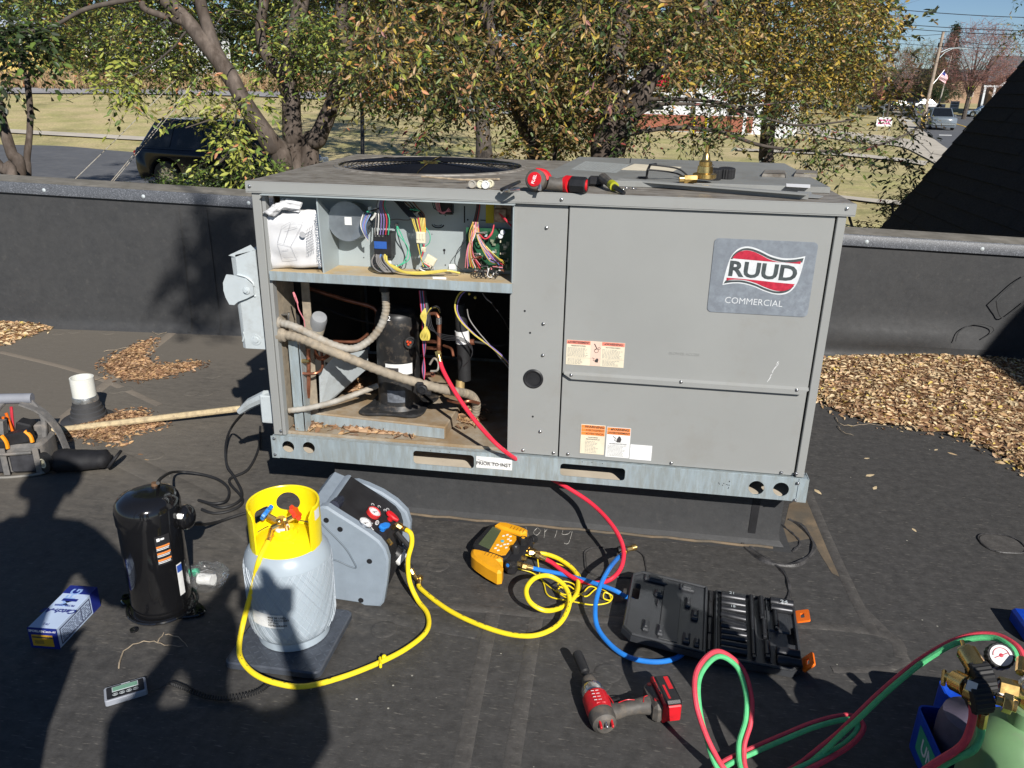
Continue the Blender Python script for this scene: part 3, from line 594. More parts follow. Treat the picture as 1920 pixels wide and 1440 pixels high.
# cabinet shell
FY = .012
mb = MB(); mb.box((.022, .012, .77), (.030, .022, .868), bev=.002); mb.box((.045, .020, .77), (.012, .030, .868), bev=.001); part(mb, 'corner_post', K['unit_gray'])
mb = MB(); mb.box((1.853, .010, .77), (.026, .022, .868), bev=.002); part(mb, 'corner_post', K['unit_gray'])
mb = MB(); mb.box((.9575, FY, .768), (.168, .006, .862), bev=.0015); mb.box((.878, FY+.02, .768), (.006, .045, .862)); mb.box((.870, FY-.003, .768), (.010, .004, .862))
centre = part(mb, 'center_panel', K['unit_gray'])
def keyed(px, py): q = Y(px, py, 0); return q.x, q.z
mb = MB(); mb.box((1.4405, FY-.004, .922), (.789, .010, .552), bev=.002); up = part(mb, 'upper_access_panel', K['unit_gray'])
mb = MB(); mb.box((1.4405, FY, .487), (.789, .006, .302), bev=.0015); part(mb, 'lower_access_panel', K['unit_gray'])
mb = MB(); mb.add([(1.052, FY-.0095, .655), (1.836, FY-.0095, .655), (1.836, FY-.020, .648), (1.052, FY-.020, .648), (1.078, FY-.020, .632), (1.815, FY-.020, .632), (1.815, FY-.004, .630), (1.078, FY-.004, .630)], [(0, 1, 2, 3), (3, 2, 5, 4), (4, 5, 6, 7), (0, 3, 4, 7), (1, 6, 5, 2)]); part(mb, 'drip_ledge', K['unit_gray'], ang=20)
mb = MB(); mb.box((.94, .54, UZ0+.5), (1.80, 1.02, .002)) if 0 else mb.box((.93, UD-.02, .77), (1.84, .004, .87)); mb.box((1.862, .54, .77), (.004, 1.05, .87)); mb.box((.88, .55, .77), (.004, 1.0, .86)); part(mb, 'side_and_back_panels', K['unit_gray'])
mb = MB(); mb.box((.010, .61, .77), (.004, .9, .87)); part(mb, 'left_side_panel', K['galv_dirty'])
# coil behind
mb = MB(); mb.box((.46, 1.0, .77), (.82, .03, .86)); part(mb, 'coil_core', K['matt_black'])
mb = MB()
for k in range(150): mb.box((.06+.81*k/150, .982, .77), (.0014, .008, .84))
for k in range(60): mb.box((.03, .2+.75*k/60, .77), (.008, .0014, .84))
o = part(mb, 'coil_fins', mat('dark fins', (.05, .048, .045), .6, metal=.3)); o['kind'] = 'stuff'
mb = MB(); mb.quad((.014, .03, .34), (.014, .19, .34), (.014, .19, .92), (.014, .03, .92)); mb.v = [v+Vector((.03, 0, 0)) for v in mb.v]; part(mb, 'dirty_side_plate', K['conduit2'], smooth=False)
# top panel
mb = MB(); fc = (.437, .69); FRR = .362
mb.curve([[(-.006, -.006), (UW+.006, -.006), (UW+.006, UD+.02), (-.006, UD+.02)], circ(FRR, 56, *fc)], .001, T(0, 0, UZ1-.001)); top = part(mb, 'top_panel', K['unit_top'], ang=20)
mb = MB(); mb.box((.94, -.0065, UZ1-.017), (1.894, .003, .030)); mb.box((.94, -.004, UZ1-.0345), (1.894, .008, .003)); mb.box((.94, -.0035, UZ1-.001), (1.892, .009, .0032), bev=.001)
for x in (-.0065, 1.8865): mb.box((x, .535, UZ1-.017), (.003, 1.08, .030))
part(mb, 'top_lip', K['unit_gray'], ang=20)
mb = MB(); mb.lathe([(FRR+.018, 0), (FRR+.016, .004), (FRR, .006), (FRR-.004, -.02), (FRR-.02, -.16)], T(*fc, UZ1), 56, caps=False); part(mb, 'fan_shroud', K['unit_top'])
mb = MB()
for k in range(19):
    r_ = .065+(FRR-.07)*k/18; zz = UZ1+.012-.010*(r_/FRR)**2
    mb.tube([(fc[0]+r_*cos(a), fc[1]+r_*sin(a), zz) for a in np.linspace(0, 2*pi, 57)[:-1]], .0019, 4, closed=True)
for k in range(8):
    a = k*pi/4+.1; mb.tube([(fc[0]+s_*cos(a), fc[1]+s_*sin(a), UZ1+.0165-.010*(s_/FRR)**2-(.006 if s_ > FRR-.01 else 0)) for s_ in (.05, .15, .25, .32, FRR+.004)], .0022, 4)
grille = part(mb, 'fan_grille', K['gloss_black'])
mb = MB(); mb.lathe([(.07, .010), (.07, .014), (.0, .015)], T(*fc, UZ1), 24); part(mb, 'grille_center_plate', K['gloss_black'], grille)
mb = MB(); mb.lathe([(.085, -.03), (.09, -.10), (.0, -.10)], T(*fc, UZ1), 24, caps=False); mb.lathe([(0, -.03), (.085, -.03)], T(*fc, UZ1), 24, caps=False); mb.lathe([(0, -.35), (.34, -.35)], T(*fc, UZ1), 24, caps=False); part(mb, 'fan_hub', K['matt_black'])
for k in range(4):
    mb = MB(); a0 = k*pi/2+.4; vs = []
    for j in range(9):
        s_ = .08+.25*j/8
        for i2 in range(5): a = a0+(.9-.35*j/8)*(i2/4)*1.1; vs.append((fc[0]+s_*cos(a), fc[1]+s_*sin(a), UZ1-.10+.075*i2/4*(1-.3*j/8)))
    mb.add(vs, [(j*5+i2, j*5+i2+1, j*5+6+i2, j*5+5+i2) for j in range(8) for i2 in range(4)]); part(mb, 'fan_blade', mat('fan blade', (.05, .05, .055), .5), ang=80)
# raised lid on the right half of the top
LZ = UZ1+.020
mb = MB(); ol = [(.915, .20), (1.862, .235), (1.862, 1.098), (1.0, 1.098)]
mb.prism(ol, UZ1+.0005, LZ, None, b=.0015); lid = part(mb, 'top_lid', mat('cleaner gray lid', (.235, .24, .23), .45, var=.05, sc=4, dirt=(.18, .175, .16), dsc=6, damt=.4), ang=25)
mb = MB()
for x in (1.22, 1.55): mb = MB(); mb.box((x, .98, LZ+.0004), (.003, .22, .0012)); part(mb, 'lid_seam', K['matt_black'], lid)
def onlid(a, b, z=LZ+.0008): return [G(*q, z) for q in (a, (b[0], a[1]), b, (a[0], b[1]))]
def labelquad(name, pts, m, z, parent, lab=None):
    mb = MB(); v = [G(*q, z) for q in pts]; mb.add(v+[a-Vector((0, 0, .0006)) for a in v], [(0, 1, 2, 3), (0, 4, 5, 1), (1, 5, 6, 2), (2, 6, 7, 3), (3, 7, 4, 0)]); return part(mb, name, m, parent, smooth=False, label=lab)
l1 = labelquad('data_label', [(1071, 317), (1098, 302), (1181, 308), (1155, 324)], mat('faded silver label', (.36, .38, .37), .4, var=.1, sc=60), LZ+.001, lid, 'faded silver data label on the lid')
mb = MB(); a_, b_, c_, d_ = [G(*q, LZ+.0013) for q in ((1074, 316), (1099, 303.5), (1178, 309), (1153, 322.5))]
for k in range(7):
    for j in range(12):
        u0 = .03+j*.08; u1 = u0+random.uniform(.03, .07); t0 = .06+k*.135
        e = lambda u, t: (a_.lerp(d_, u)).lerp(b_.lerp(c_, u), t)
        mb.quad(e(u0, t0), e(u1, t0), e(u1, t0+.03), e(u0, t0+.03))
part(mb, 'fine_print', K['ink_gray'], l1, smooth=False)
l2 = labelquad('wiring_label', [(1163, 318), (1190, 307), (1278, 313), (1262, 321)], K['label_cream'], LZ+.001, lid, 'torn cream label on the lid')
l3 = labelquad('white_strip_label', [(1474, 344), (1474.5, 349.5), (1519, 352), (1519.5, 346)], K['white_ink'], LZ+.001, lid)
for cx in (1452, 1512):
    pts = [G(cx-24, 331.5, LZ), G(cx+22, 333.5, LZ), G(cx+20, 321, LZ), G(cx-17, 319, LZ)]; mb = MB()
    b4 = [p+Vector((0, 0, .0006)) for p in pts]; t4 = [b4[0]+Vector((.004, .002, .013)), b4[1]+Vector((-.004, .002, .013)), b4[2]+Vector((0, 0, .002)), b4[3]+Vector((0, 0, .002))]
    mb.add(b4+t4, [(4, 5, 6, 7), (3, 2, 6, 7), (0, 3, 7, 4), (1, 5, 6, 2)]); mb.quad(t4[0]-Vector((0, -.002, .002)), t4[1]-Vector((0, -.002, .002)), b4[1]+Vector((0, .004, 0)), b4[0]+Vector((0, .004, 0))); part(mb, 'louver', K['unit_top'], lid, smooth=False)
# screws on the front
SCR = MB(); SCR.lathe([(.0062, 0), (.0062, .0012), (.004, .0014), (.004, .005), (.003, .0056), (0, .0056)], RX(pi/2), 8)
scm = None
for px, py, y in ((468, 349, -.008), (1053, 374, -.008), (1588, 391, -.008), (1025, 427, .008), (1019, 607, .008), (1018, 666, .008), (1013, 809, .008), (981, 844, .008), (1038, 849, .008), (1065, 851, .008), (1259, 868, .008), (1465, 886, .008), (1493, 888, -.002), (1071, 703, -.007), (1277, 716, -.007), (1494, 731, -.007), (1496, 906, -.006), (1491, 938, -.006), (514, 822, -.006), (516, 852, -.006), (527, 808, 0)):
    q = Y(px, py, y)
    if scm is None: scm = MB().add(SCR.v, SCR.f, T(*(q))).build('screw', K['steel'], unit, world=True); s0 = scm; s0q = q
    else:
        o = scm.copy(); COL.objects.link(o); o.location = q-s0q
for px, py in ((984, 583), (994, 624), (999, 781)):
    q = Y(px, py, .0085); mb = MB(); mb.cyl(q, q-Vector((0, .0006, 0)), .0035, n=10); part(mb, 'pin_hole', K['matt_black'])
q = Y(1000, 710, .009); mb = MB(); mb.lathe([(.034, 0), (.034, .003), (.030, .006), (.026, .005), (.0235, .001), (.0, .0005)], T(*q) @ RX(pi/2), 32); part(mb, 'hole_plug', K['black_plastic'], label='round black plug in the center panel')
# small pin holes on the rail
mb = MB()
for k in range(11): q = Y(1346+22*random.random(), 902+14*random.random(), -.0035); mb.cyl(q, q-Vector((0, .0005, 0)), .0016, n=6)
for px, py in ((807, 845), (825, 846), (843, 848), (1092, 866), (1110, 867), (1130, 869)): q = Y(px, py, -.0035); mb.cyl(q, q-Vector((0, .0005, 0)), .0016, n=6)
part(mb, 'rail_pinholes', K['matt_black'], rail)
# raised BLOWER ACCESS letters and the white scratch
q = Y(1283, 664, .0025); mb = MB(); mb.text('BLOWER ACCESS', .0125, XZ(q.y) @ T(q.x, q.z, 0), .0006); part(mb, 'embossed_lettering', K['unit_gray'], up)
mb = MB()
for k in range(13):
    a = Y(1438+22*k/13+random.uniform(-1.5, 1.5), 716-38*k/13, .0022); b = a+Vector((random.uniform(.003, .006), 0, random.uniform(.006, .012))); mb.quad(a, a+Vector((.0014, 0, 0)), b+Vector((.0012, 0, 0)), b)
part(mb, 'scratch', K['white_ink'], up, smooth=False)
# ---- badge
bq = [Y(*a, .0026) for a in ((1343, 447), (1536, 455), (1512, 597), (1323, 584))]; bx0, bx1 = 1.493, 1.798; bz0, bz1 = .886, 1.1185; bcx, bcz = (bx0+bx1)/2, (bz0+bz1)/2; BW = bx1-bx0; BH = bz1-bz0
mb = MB(); mb.prism(rr(BW, BH, .014, 5), 0, .0015, XZ(.0022) @ T(bcx, bcz, 0), b=.0004); badge = part(mb, 'maker_badge', K['badge'], up, label='grey plate with the RUUD COMMERCIAL emblem')
def bp(u, v): return ((u-.5)*BW, (v-.5)*BH)     # u right, v up inside the badge
# wave shapes from the close-up (photo crop 1075..1672 x 485..925)
def cu(pts, n=6): return [((x-1365)/597*BW+0, -(y-705)/440*BH) for x, y in [tuple(q)[:2] for q in spl([(a, b, 0) for a, b in pts], n)]]
outer = cu([(1142, 758), (1152, 680), (1166, 610), (1180, 575)])+cu([(1180, 575), (1205, 545), (1240, 528), (1285, 527), (1340, 543), (1400, 568), (1470, 583), (1540, 580), (1600, 566)])+cu([(1600, 566), (1592, 640), (1580, 710), (1565, 750)])+cu([(1565, 750), (1540, 780), (1500, 797), (1450, 797), (1390, 782), (1330, 760), (1260, 745), (1200, 746), (1142, 758)])
dark = cu([(1180, 597), (1196, 566), (1225, 545), (1275, 536), (1325, 548), (1395, 577), (1470, 594), (1550, 590), (1590, 578)])+cu([(1590, 578), (1581, 612)])+cu([(1581, 612), (1500, 600), (1400, 590), (1300, 580), (1180, 597)], 4)
def poly(pts): return [((x-1365)/597*BW, -(y-705)/440*BH) for x, y in pts]
BM = lambda z: XZ(.0022-z) @ T(bcx, bcz, 0)
K['w_badge'] = mat('badge white', (.62, .64, .65), .5, var=.06, sc=60)
mb = MB(); mb.curve([outer], .0001, BM(.0017)); part(mb, 'emblem_outline', K['w_badge'], badge, smooth=False)
mb = MB(); t_ = cu([(1172, 603), (1184, 578), (1208, 554), (1243, 537), (1285, 537), (1340, 553), (1400, 578), (1470, 593), (1530, 590), (1592, 577)]); b_ = cu([(1588, 603), (1530, 606), (1470, 606), (1400, 592), (1340, 567), (1285, 549), (1243, 549), (1212, 564), (1192, 586), (1184, 603)])
mb.curve([t_+b_], .0001, BM(.0020))
t_ = cu([(1150, 742), (1152, 730), (1200, 727), (1260, 735), (1330, 751), (1390, 773), (1450, 787), (1500, 785), (1535, 768), (1560, 735), (1566, 748), (1540, 778), (1500, 793), (1450, 794), (1390, 780), (1330, 758), (1260, 743), (1200, 742)], 3)
mb.curve([cu([(1147, 750), (1200, 739), (1260, 738), (1330, 753), (1390, 775), (1450, 790), (1500, 788), (1536, 772), (1560, 742)])+cu([(1553, 738), (1528, 762), (1497, 776), (1450, 778), (1392, 763), (1333, 742), (1262, 726), (1200, 727), (1158, 730)])], .0001, BM(.0020)); part(mb, 'emblem_dark_wave', K['badge_gray'], badge, smooth=False)
mb = MB(); mb.curve([cu([(1182, 598), (1200, 572), (1225, 556), (1260, 548), (1300, 554), (1345, 571), (1400, 595), (1465, 608), (1530, 606), (1580, 596)])+cu([(1578, 612), (1480, 609), (1380, 606), (1280, 602), (1182, 598)], 3)], .0001, BM(.0023))
mb.curve([cu([(1162, 713), (1260, 716), (1360, 721), (1460, 727), (1563, 731)], 3)+cu([(1548, 755), (1520, 770), (1485, 777), (1440, 772), (1385, 755), (1330, 735), (1265, 722), (1200, 723), (1162, 730)])], .0001, BM(.0023)); part(mb, 'emblem_red_wave', K['badge_red'], badge, smooth=False)
mb = MB(); mb.text('RUUD', .0645, BM(.0026) @ T(.001, .0195, 0) @ RZ(-.035), .0001, off=.0021, sx=1.16, sp=1.0); part(mb, 'lettering', K['badge_gray'], badge, smooth=False)
mb = MB(); mb.text('COMMERCIAL', .0285, BM(.0020) @ T(-.014, -.0775, 0) @ RZ(-.02), .0001, off=-.0002, sx=.98); part(mb, 'lettering', K['w_badge'], badge, smooth=False)
# ---- warning stickers
def fine(mb, x0, x1, z0, z1, rows, y, wmin=.01, h=.35, fill=.85):
    dz = (z1-z0)/rows
    for r_ in range(rows):
        x = x0; xe = x0+(x1-x0)*random.uniform(fill-.15, fill+.1)
        while x < xe:
            w_ = random.uniform(.35, 1)*wmin; a = min(x+w_, x1); z = z1-(r_+.5)*dz; mb.quad((x, y, z-dz*h/2), (a, y, z-dz*h/2), (a, y, z+dz*h/2), (x, y, z+dz*h/2)); x = a+wmin*.25
def sticker(name, x0, x1, z0, z1, y, m, lab, parent):
    mb = MB(); mb.box(((x0+x1)/2, y-.0004, (z0+z1)/2), (x1-x0, .0008, z1-z0)); return part(mb, name, m, parent, label=lab)
def tri(mb, x, z, s_, y): mb.add([(x-s_/2, y, z-s_*.4), (x+s_/2, y, z-s_*.4), (x, y, z+s_*.5)], [(0, 1, 2)])
yA = FY-.0095
s1 = sticker('warning_label', 1.056, 1.246, .680, .765, yA, K['label_cream'], 'wide faded sticker headed AVERTISSEMENT and WARNING', up)
yq = yA-.0013; mb = MB(); mb.quad((1.057, yq, .752), (1.134, yq, .752), (1.134, yq, .7645), (1.057, yq, .7645)); mb.quad((1.172, yq, .752), (1.245, yq, .752), (1.245, yq, .7645), (1.172, yq, .7645)); part(mb, 'red_header', K['label_pink'], s1, smooth=False)
mb = MB(); mb.quad((1.136, yq, .681), (1.170, yq, .681), (1.170, yq, .7645), (1.136, yq, .7645)); part(mb, 'pictogram_column', mat('pale pink print', (.74, .52, .42), .6), s1, smooth=False)
mb = MB(); yq -= .0004; mb.text('AVERTISSEMENT', .0098, XZ(yq) @ T(1.098, .7582, 0), .0001, off=.0002, sx=.93); mb.text('WARNING', .0105, XZ(yq) @ T(1.212, .7582, 0), .0001, off=.0002, sx=1.05)
mb.text('PIECES ROTATIVES', .0052, XZ(yq) @ T(1.095, .7465, 0), .0001, sx=1.1); mb.text('ROTATING PARTS', .0052, XZ(yq) @ T(1.208, .7465, 0), .0001, sx=1.1)
tri(mb, 1.062, .758, .006, yq); tri(mb, 1.182, .758, .006, yq)
mb.tube([(1.147, yq, .757), (1.152, yq, .748), (1.156, yq, .741), (1.15, yq, .737)], .0016, 4); mb.lathe([(.0058, 0), (.0072, .0002)], XZ(yq) @ T(1.1545, .7335, 0), 16, caps=False); mb.lathe([(.003, 0), (.0042, .0002)], XZ(yq) @ T(1.163, .742, 0), 14, caps=False)
mb.tube([(1.143, yq, .709), (1.149, yq, .705), (1.145, yq, .700), (1.152, yq, .697)], .0008, 4); mb.prism([(1.152, .694), (1.161, .693), (1.163, .703), (1.158, .709), (1.155, .704), (1.151, .702)], 0, .0003, XZ(yq)); part(mb, 'lettering', K['ink'], s1, smooth=False)
mb = MB(); fine(mb, 1.060, 1.132, .709, .741, 8, yq, .009); fine(mb, 1.174, 1.243, .709, .741, 8, yq, .009); fine(mb, 1.062, 1.13, .683, .703, 5, yq, .009, .35, .7); fine(mb, 1.176, 1.24, .683, .703, 5, yq, .009, .35, .7); mb.quad((1.057, yq, .706), (1.245, yq, .706), (1.245, yq, .7065), (1.057, yq, .7065)); part(mb, 'fine_print', K['ink_gray'], s1, smooth=False)
yB = FY-.0038
s2 = sticker('warning_label', 1.118, 1.2005, .357, .4665, yB, K['label_cream'], 'tall orange headed sticker reading WARNING AVERTISSEMENT ADVERTENCIA', unit)
yq = yB-.0013; mb = MB()
for k in range(3): mb.quad((1.1195, yq, .4275+.0126*k), (1.199, yq, .4275+.0126*k), (1.199, yq, .4392+.0126*k), (1.1195, yq, .4392+.0126*k))
part(mb, 'orange_header', K['label_orange'], s2, smooth=False)
yq -= .0004; mb = MB(); mb.text('WARNING', .0125, XZ(yq) @ T(1.164, .4585, 0), .0001, off=.0003, sx=1.1); mb.text('AVERTISSEMENT', .0088, XZ(yq) @ T(1.165, .4458, 0), .0001, sx=.98); mb.text('ADVERTENCIA', .0098, XZ(yq) @ T(1.165, .4333, 0), .0001, sx=.95)
mb.text('CALIFORNIA', .0055, XZ(yq) @ T(1.160, .4195, 0), .0001, sx=1.1); mb.text('PROPOSITION 65', .0055, XZ(yq) @ T(1.160, .4125, 0), .0001, sx=1.1); part(mb, 'lettering', K['ink'], s2, smooth=False)
mb = MB(); fine(mb, 1.135, 1.185, .361, .407, 9, yq, .008, .3, .7); part(mb, 'fine_print', K['ink_gray'], s2, smooth=False)
s3 = sticker('warning_label', 1.2055, 1.2865, .3515, .4635, yB, K['label_white'], 'white sticker headed WARNING AVERTISSEMENT with a hand pictogram', unit)
yq = yB-.0013; mb = MB()
for k in range(2): mb.quad((1.207, yq, .4365+.0132*k), (1.285, yq, .4365+.0132*k), (1.285, yq, .4489+.0132*k), (1.207, yq, .4489+.0132*k))
part(mb, 'orange_header', K['label_orange'], s3, smooth=False)
yq -= .0004; mb = MB(); mb.text('WARNING', .0115, XZ(yq) @ T(1.251, .4555, 0), .0001, off=.0003, sx=1.05); mb.text('AVERTISSEMENT', .0100, XZ(yq) @ T(1.249, .4427, 0), .0001, off=.0002, sx=.97); tri(mb, 1.221, .455, .007, yq); tri(mb, 1.2115, .4415, .005, yq)
mb.text('HAZARDOUS VOLTAGE', .0055, XZ(yq) @ T(1.246, .4025, 0), .0001, sx=1.0)
mb.tube([(1.228, yq, .430), (1.238, yq, .423), (1.233, yq, .417), (1.243, yq, .411)], .001, 4); mb.prism([(1.242, .409), (1.254, .409), (1.257, .420), (1.253, .430), (1.248, .432), (1.244, .425), (1.241, .419)], 0, .0003, XZ(yq)); part(mb, 'lettering', K['ink'], s3, smooth=False)
mb = MB(); fine(mb, 1.212, 1.280, .356, .398, 9, yq, .008, .3, .75); part(mb, 'fine_print', K['ink_gray'], s3, smooth=False)
sticker('blank_label', 1.2885, 1.362, .3495, .405, yB, K['white_ink'], 'blank white sticker beside the two warning labels', unit)
# ================================================================ CONTROL COMPARTMENT
BY = .125; SZ = .946
mb = MB(); mb.box((.463, .055, SZ-.0015), (.82, .135, .003)); part(mb, 'control_shelf', mat('rust dusted shelf', (.48, .36, .20), .85, var=.15, sc=8, dirt=(.38, .40, .38), dsc=6, damt=.4))
mb = MB(); mb.box((.463, -.013, SZ-.016), (.822, .003, .031)); mb.box((.463, -.006, SZ-.031), (.822, .014, .003)); part(mb, 'shelf_lip', K['galv'])
mb = MB(); mb.box((.463, BY+.002, 1.075), (.83, .003, .262)); mb.box((.463, .05, 1.197), (.83, .15, .003)); mb.box((.872, .06, 1.07), (.003, .13, .25)); part(mb, 'control_back_plate', K['plate_blue'])
mb = MB(); fx = Y(604, 440, .0).x
mb.add([(fx-.012, -.004, 1.19), (fx-.004, -.004, SZ), (fx+.001, -.004, SZ), (fx-.007, -.004, 1.19), (fx+.006, BY, 1.10), (fx+.002, BY, SZ), (fx+.005, BY, SZ), (fx+.010, BY, 1.10)], [(0, 1, 2, 3), (0, 4, 5, 1), (3, 2, 6, 7), (0, 3, 7, 4)]); part(mb, 'divider_plate', K['plate_blue'], ang=20)
d0 = Y(651, 415, .07); mb = MB(); mb.cyl(d0, d0-Vector((0, .004, 0)), .066, n=40); mb.cyl(d0+Vector((.012, .05, -.004)), d0+Vector((.006, .001, 0)), .062, n=32); disc = part(mb, 'inducer_disc', mat('spun steel disc', (.30, .33, .36), .42, metal=.7, var=.2, sc=12), label='round spun steel disc mounted by the divider')
mb = MB(); c = d0+Vector((.005, -.0045, .002)); mb.box(c, (.024, .001, .026), RY(0)); part(mb, 'disc_label', K['label_white'], disc)
def fr(px, py, y): return Y(px, py, y)
# contactor
a, b = fr(700, 441, .055), fr(727, 480, .055); mb = MB(); mb.box(((a.x+b.x)/2, .09, (a.z+b.z)/2-.008), (b.x-a.x, .07, a.z-b.z+.03), bev=.003); mb.box(((a.x+b.x)/2+.02, .085, (a.z+b.z)/2), (.03, .055, a.z-b.z+.015), bev=.002); con = part(mb, 'contactor', K['black_plastic'], label='black contactor with a blue label and three lugs')
mb = MB(); mb.box(((a.x+b.x)/2, .0538, (a.z+b.z)/2+.002), (b.x-a.x-.004, .001, .024)); part(mb, 'contactor_label', mat('blue label', (.03, .10, .36), .4), con)
for k in range(3):
    for zz in (.032, -.036): mb = MB(); mb.cyl((a.x+.008+k*.0125, .052, (a.z+b.z)/2+zz), (a.x+.008+k*.0125, .060, (a.z+b.z)/2+zz), .0035, n=8); part(mb, 'terminal_screw', K['steel'], con)
# wire helper: px path on y planes
def wire(pts, c, r=.0016, name='wire', parent=unit, n=4):
    mb = MB(); mb.tube([p if isinstance(p, Vector) else fr(*p) for p in pts], r, 6, smooth=n); return part(mb, name, K[c], parent)
for k, c in enumerate(('w_gray', 'w_white', 'w_purple', 'w_purple', 'w_red', 'w_green')):
    x = 703+k*5; wire([(712+k*3, 366, .06), (706+k*3, 385, .05), (x+2, 410, .045), (x, 440, .05)], c, .0019)
for k, (c, r) in enumerate((('w_gray', .003), ('w_blue', .003), ('w_yellow', .0035))):
    x = 706+k*8; wire([(x, 477, .048), (x, 490, .035), (x+14+k*4, 502, .02), (760, 511-k*.5, .012), (800, 512-k, .02), (835, 507, .03), (862, 512, .05)], c, r)
wire([(724, 480, .045), (727, 493, .03), (745, 506, .012), (775, 513, .006), (808, 512, .01), (838, 507, .02)], 'w_yellow', .0042)
for k in range(9): wire([(702+k*2, 478, .05), (697+k*3, 490, .03), (702+4*k, 503+k % 3, .015), (715+3*k, 510, .01), (722+3*k, 505, .025)], random.choice(['w_black', 'w_gray', 'w_black']), .0024)
for k in range(6): wire([(682+k*3, 398, .06), (676+k*2, 420, .04), (682+k, 438, .04), (690, 452-k*2, .055)], random.choice(['w_purple', 'w_white', 'w_gray', 'w_blue']), .0018)
q = fr(694, 393, .05); mb = MB(); mb.box(q, (.012, .012, .02), RY(0), .002); part(mb, 'push_connector', K['white_plastic'])
q = fr(703, 404, .04); mb = MB(); mb.tube([fr(696, 412, .04), fr(702, 405, .038), fr(704, 400, .036)], .004, 6); part(mb, 'push_connector', K['white_plastic'])
for i in range(5): wire([(730+i*5, 366, .08), (748+i*3, 385, .07), (763+i*3, 402, .06), (778+i*2, 415, .06)], 'w_black', .0025)
for i in range(4): wire([(740+i*9, 368, .09), (764+i*6, 388, .08), (786+i*3, 402, .07), (790+i, 414, .07)], 'w_brown' if i % 2 else 'w_black', .0022)
for i in range(9): wire([(772+i*3, 408, .06), (776+i*2.6, 422, .052), (781+i*2.1, 436, .05)], ['w_yellow', 'w_yellow', 'w_black', 'w_yellow', 'w_red', 'w_yellow', 'w_yellow', 'w_yellow', 'w_orange'][i], .0018)
for (x0, y0, x1, y1, rot) in ((780, 433, 799, 457, 0), (790, 462, 799, 473, .1), (795, 478, 817, 502, .5)):
    a, b = fr(x0, y0, .05), fr(x1, y1, .05); mb = MB(T(*((a+b)/2)) @ RY(rot)); w2, h2 = b.x-a.x, a.z-b.z; mb.box((0, 0, 0), (w2*.92, .014, h2*.92), None, .0015)
    for i in range(3): mb.box((-w2*.3+w2*.3*i, -.008, h2*.1), (w2*.2, .003, h2*.5))
    part(mb, 'nylon_connector', K['nylon'])
for i in range(5): wire([(783+i*3, 457, .05), (786+i*2, 470, .045), (790, 485+i, .04), (794+i*3, 500, .04)], ['w_yellow', 'w_black', 'w_green', 'w_black', 'w_red'][i], .002)
wire([(744, 423, .11), (747, 440, .09), (763, 460, .08), (768, 485, .07), (745, 500, .05), (735, 505, .04)], 'w_green', .0018); wire([(745, 424, .11), (755, 445, .09), (764, 470, .085), (758, 490, .06), (744, 500, .05)], 'w_green', .0018)
wire([(797, 425, .06), (806, 440, .05), (805, 455, .05), (797, 462, .05)], 'w_green', .0015)
wire([(728, 413, .1), (745, 411, .09), (762, 413, .08), (775, 410, .07)], 'w_gray', .002)
q = fr(744, 421, .112); mb = MB(); mb.box(q, (.010, .012, .009), None, .001); part(mb, 'ground_lug', K['steel'])
a, b = fr(806, 374, .1), fr(852, 404, .1); mb = MB(); mb.box(((a.x+b.x)/2+.012, .11, (a.z+b.z)/2), (.045, .03, .045), bev=.003); part(mb, 'relay', K['black_plastic'])
for i in range(5): wire([(808+i*4, 368, .08), (812+i*3, 385, .07), (818+i*3, 393+i*2, .07), (850-i*2, 402-i*3, .075)], 'w_pink' if i > 1 else 'w_black', .0017)
for i in range(30):
    x, y = random.choice([(712, 500), (740, 503), (785, 498), (800, 505), (700, 395), (775, 395), (905, 440), (890, 480)]); wire([(x+random.uniform(-14, 14), y+random.uniform(-6, 6), random.uniform(.03, .10)) for k in range(4)], random.choice(['w_black', 'w_black', 'w_gray', 'w_white', 'w_red', 'w_brown', 'w_green']), random.choice([.0013, .0018, .0024]))
# keyhole, knock-outs
for px, py, r in ((833, 469, .0045), (835, 404, .002), (877, 412, .003), (745, 497, .002), (702, 483, .002), (682, 483, .002), (810, 439, .0015), (835, 497, .0022), (793, 377, .002)):
    q = fr(px, py, BY-.0003); mb = MB(); mb.cyl(q, q-Vector((0, .0006, 0)), r, n=12); part(mb, 'plate_hole', K['matt_black'])
mb = MB(); q = fr(871, 402, BY); mb.box(q, (.004, .0016, .055)); q = fr(833, 474, BY); mb.box(q, (.003, .0016, .009)); q = fr(909, 413, BY); mb.box(q, (.03, .0016, .003)); part(mb, 'plate_slot', K['matt_black'])
q = fr(821, 421, BY-.001); mb = MB(); mb.tube([q+Vector((.02*cos(a), 0, .011*sin(a))) for a in np.linspace(pi*1.02, pi*1.98, 12)], .0018, 4); mb.tube([q+Vector((.013*cos(a), 0, .006*sin(a)+.001)) for a in np.linspace(pi*1.02, pi*1.98, 12)], .001, 4); part(mb, 'knockout_ring', K['matt_black'])
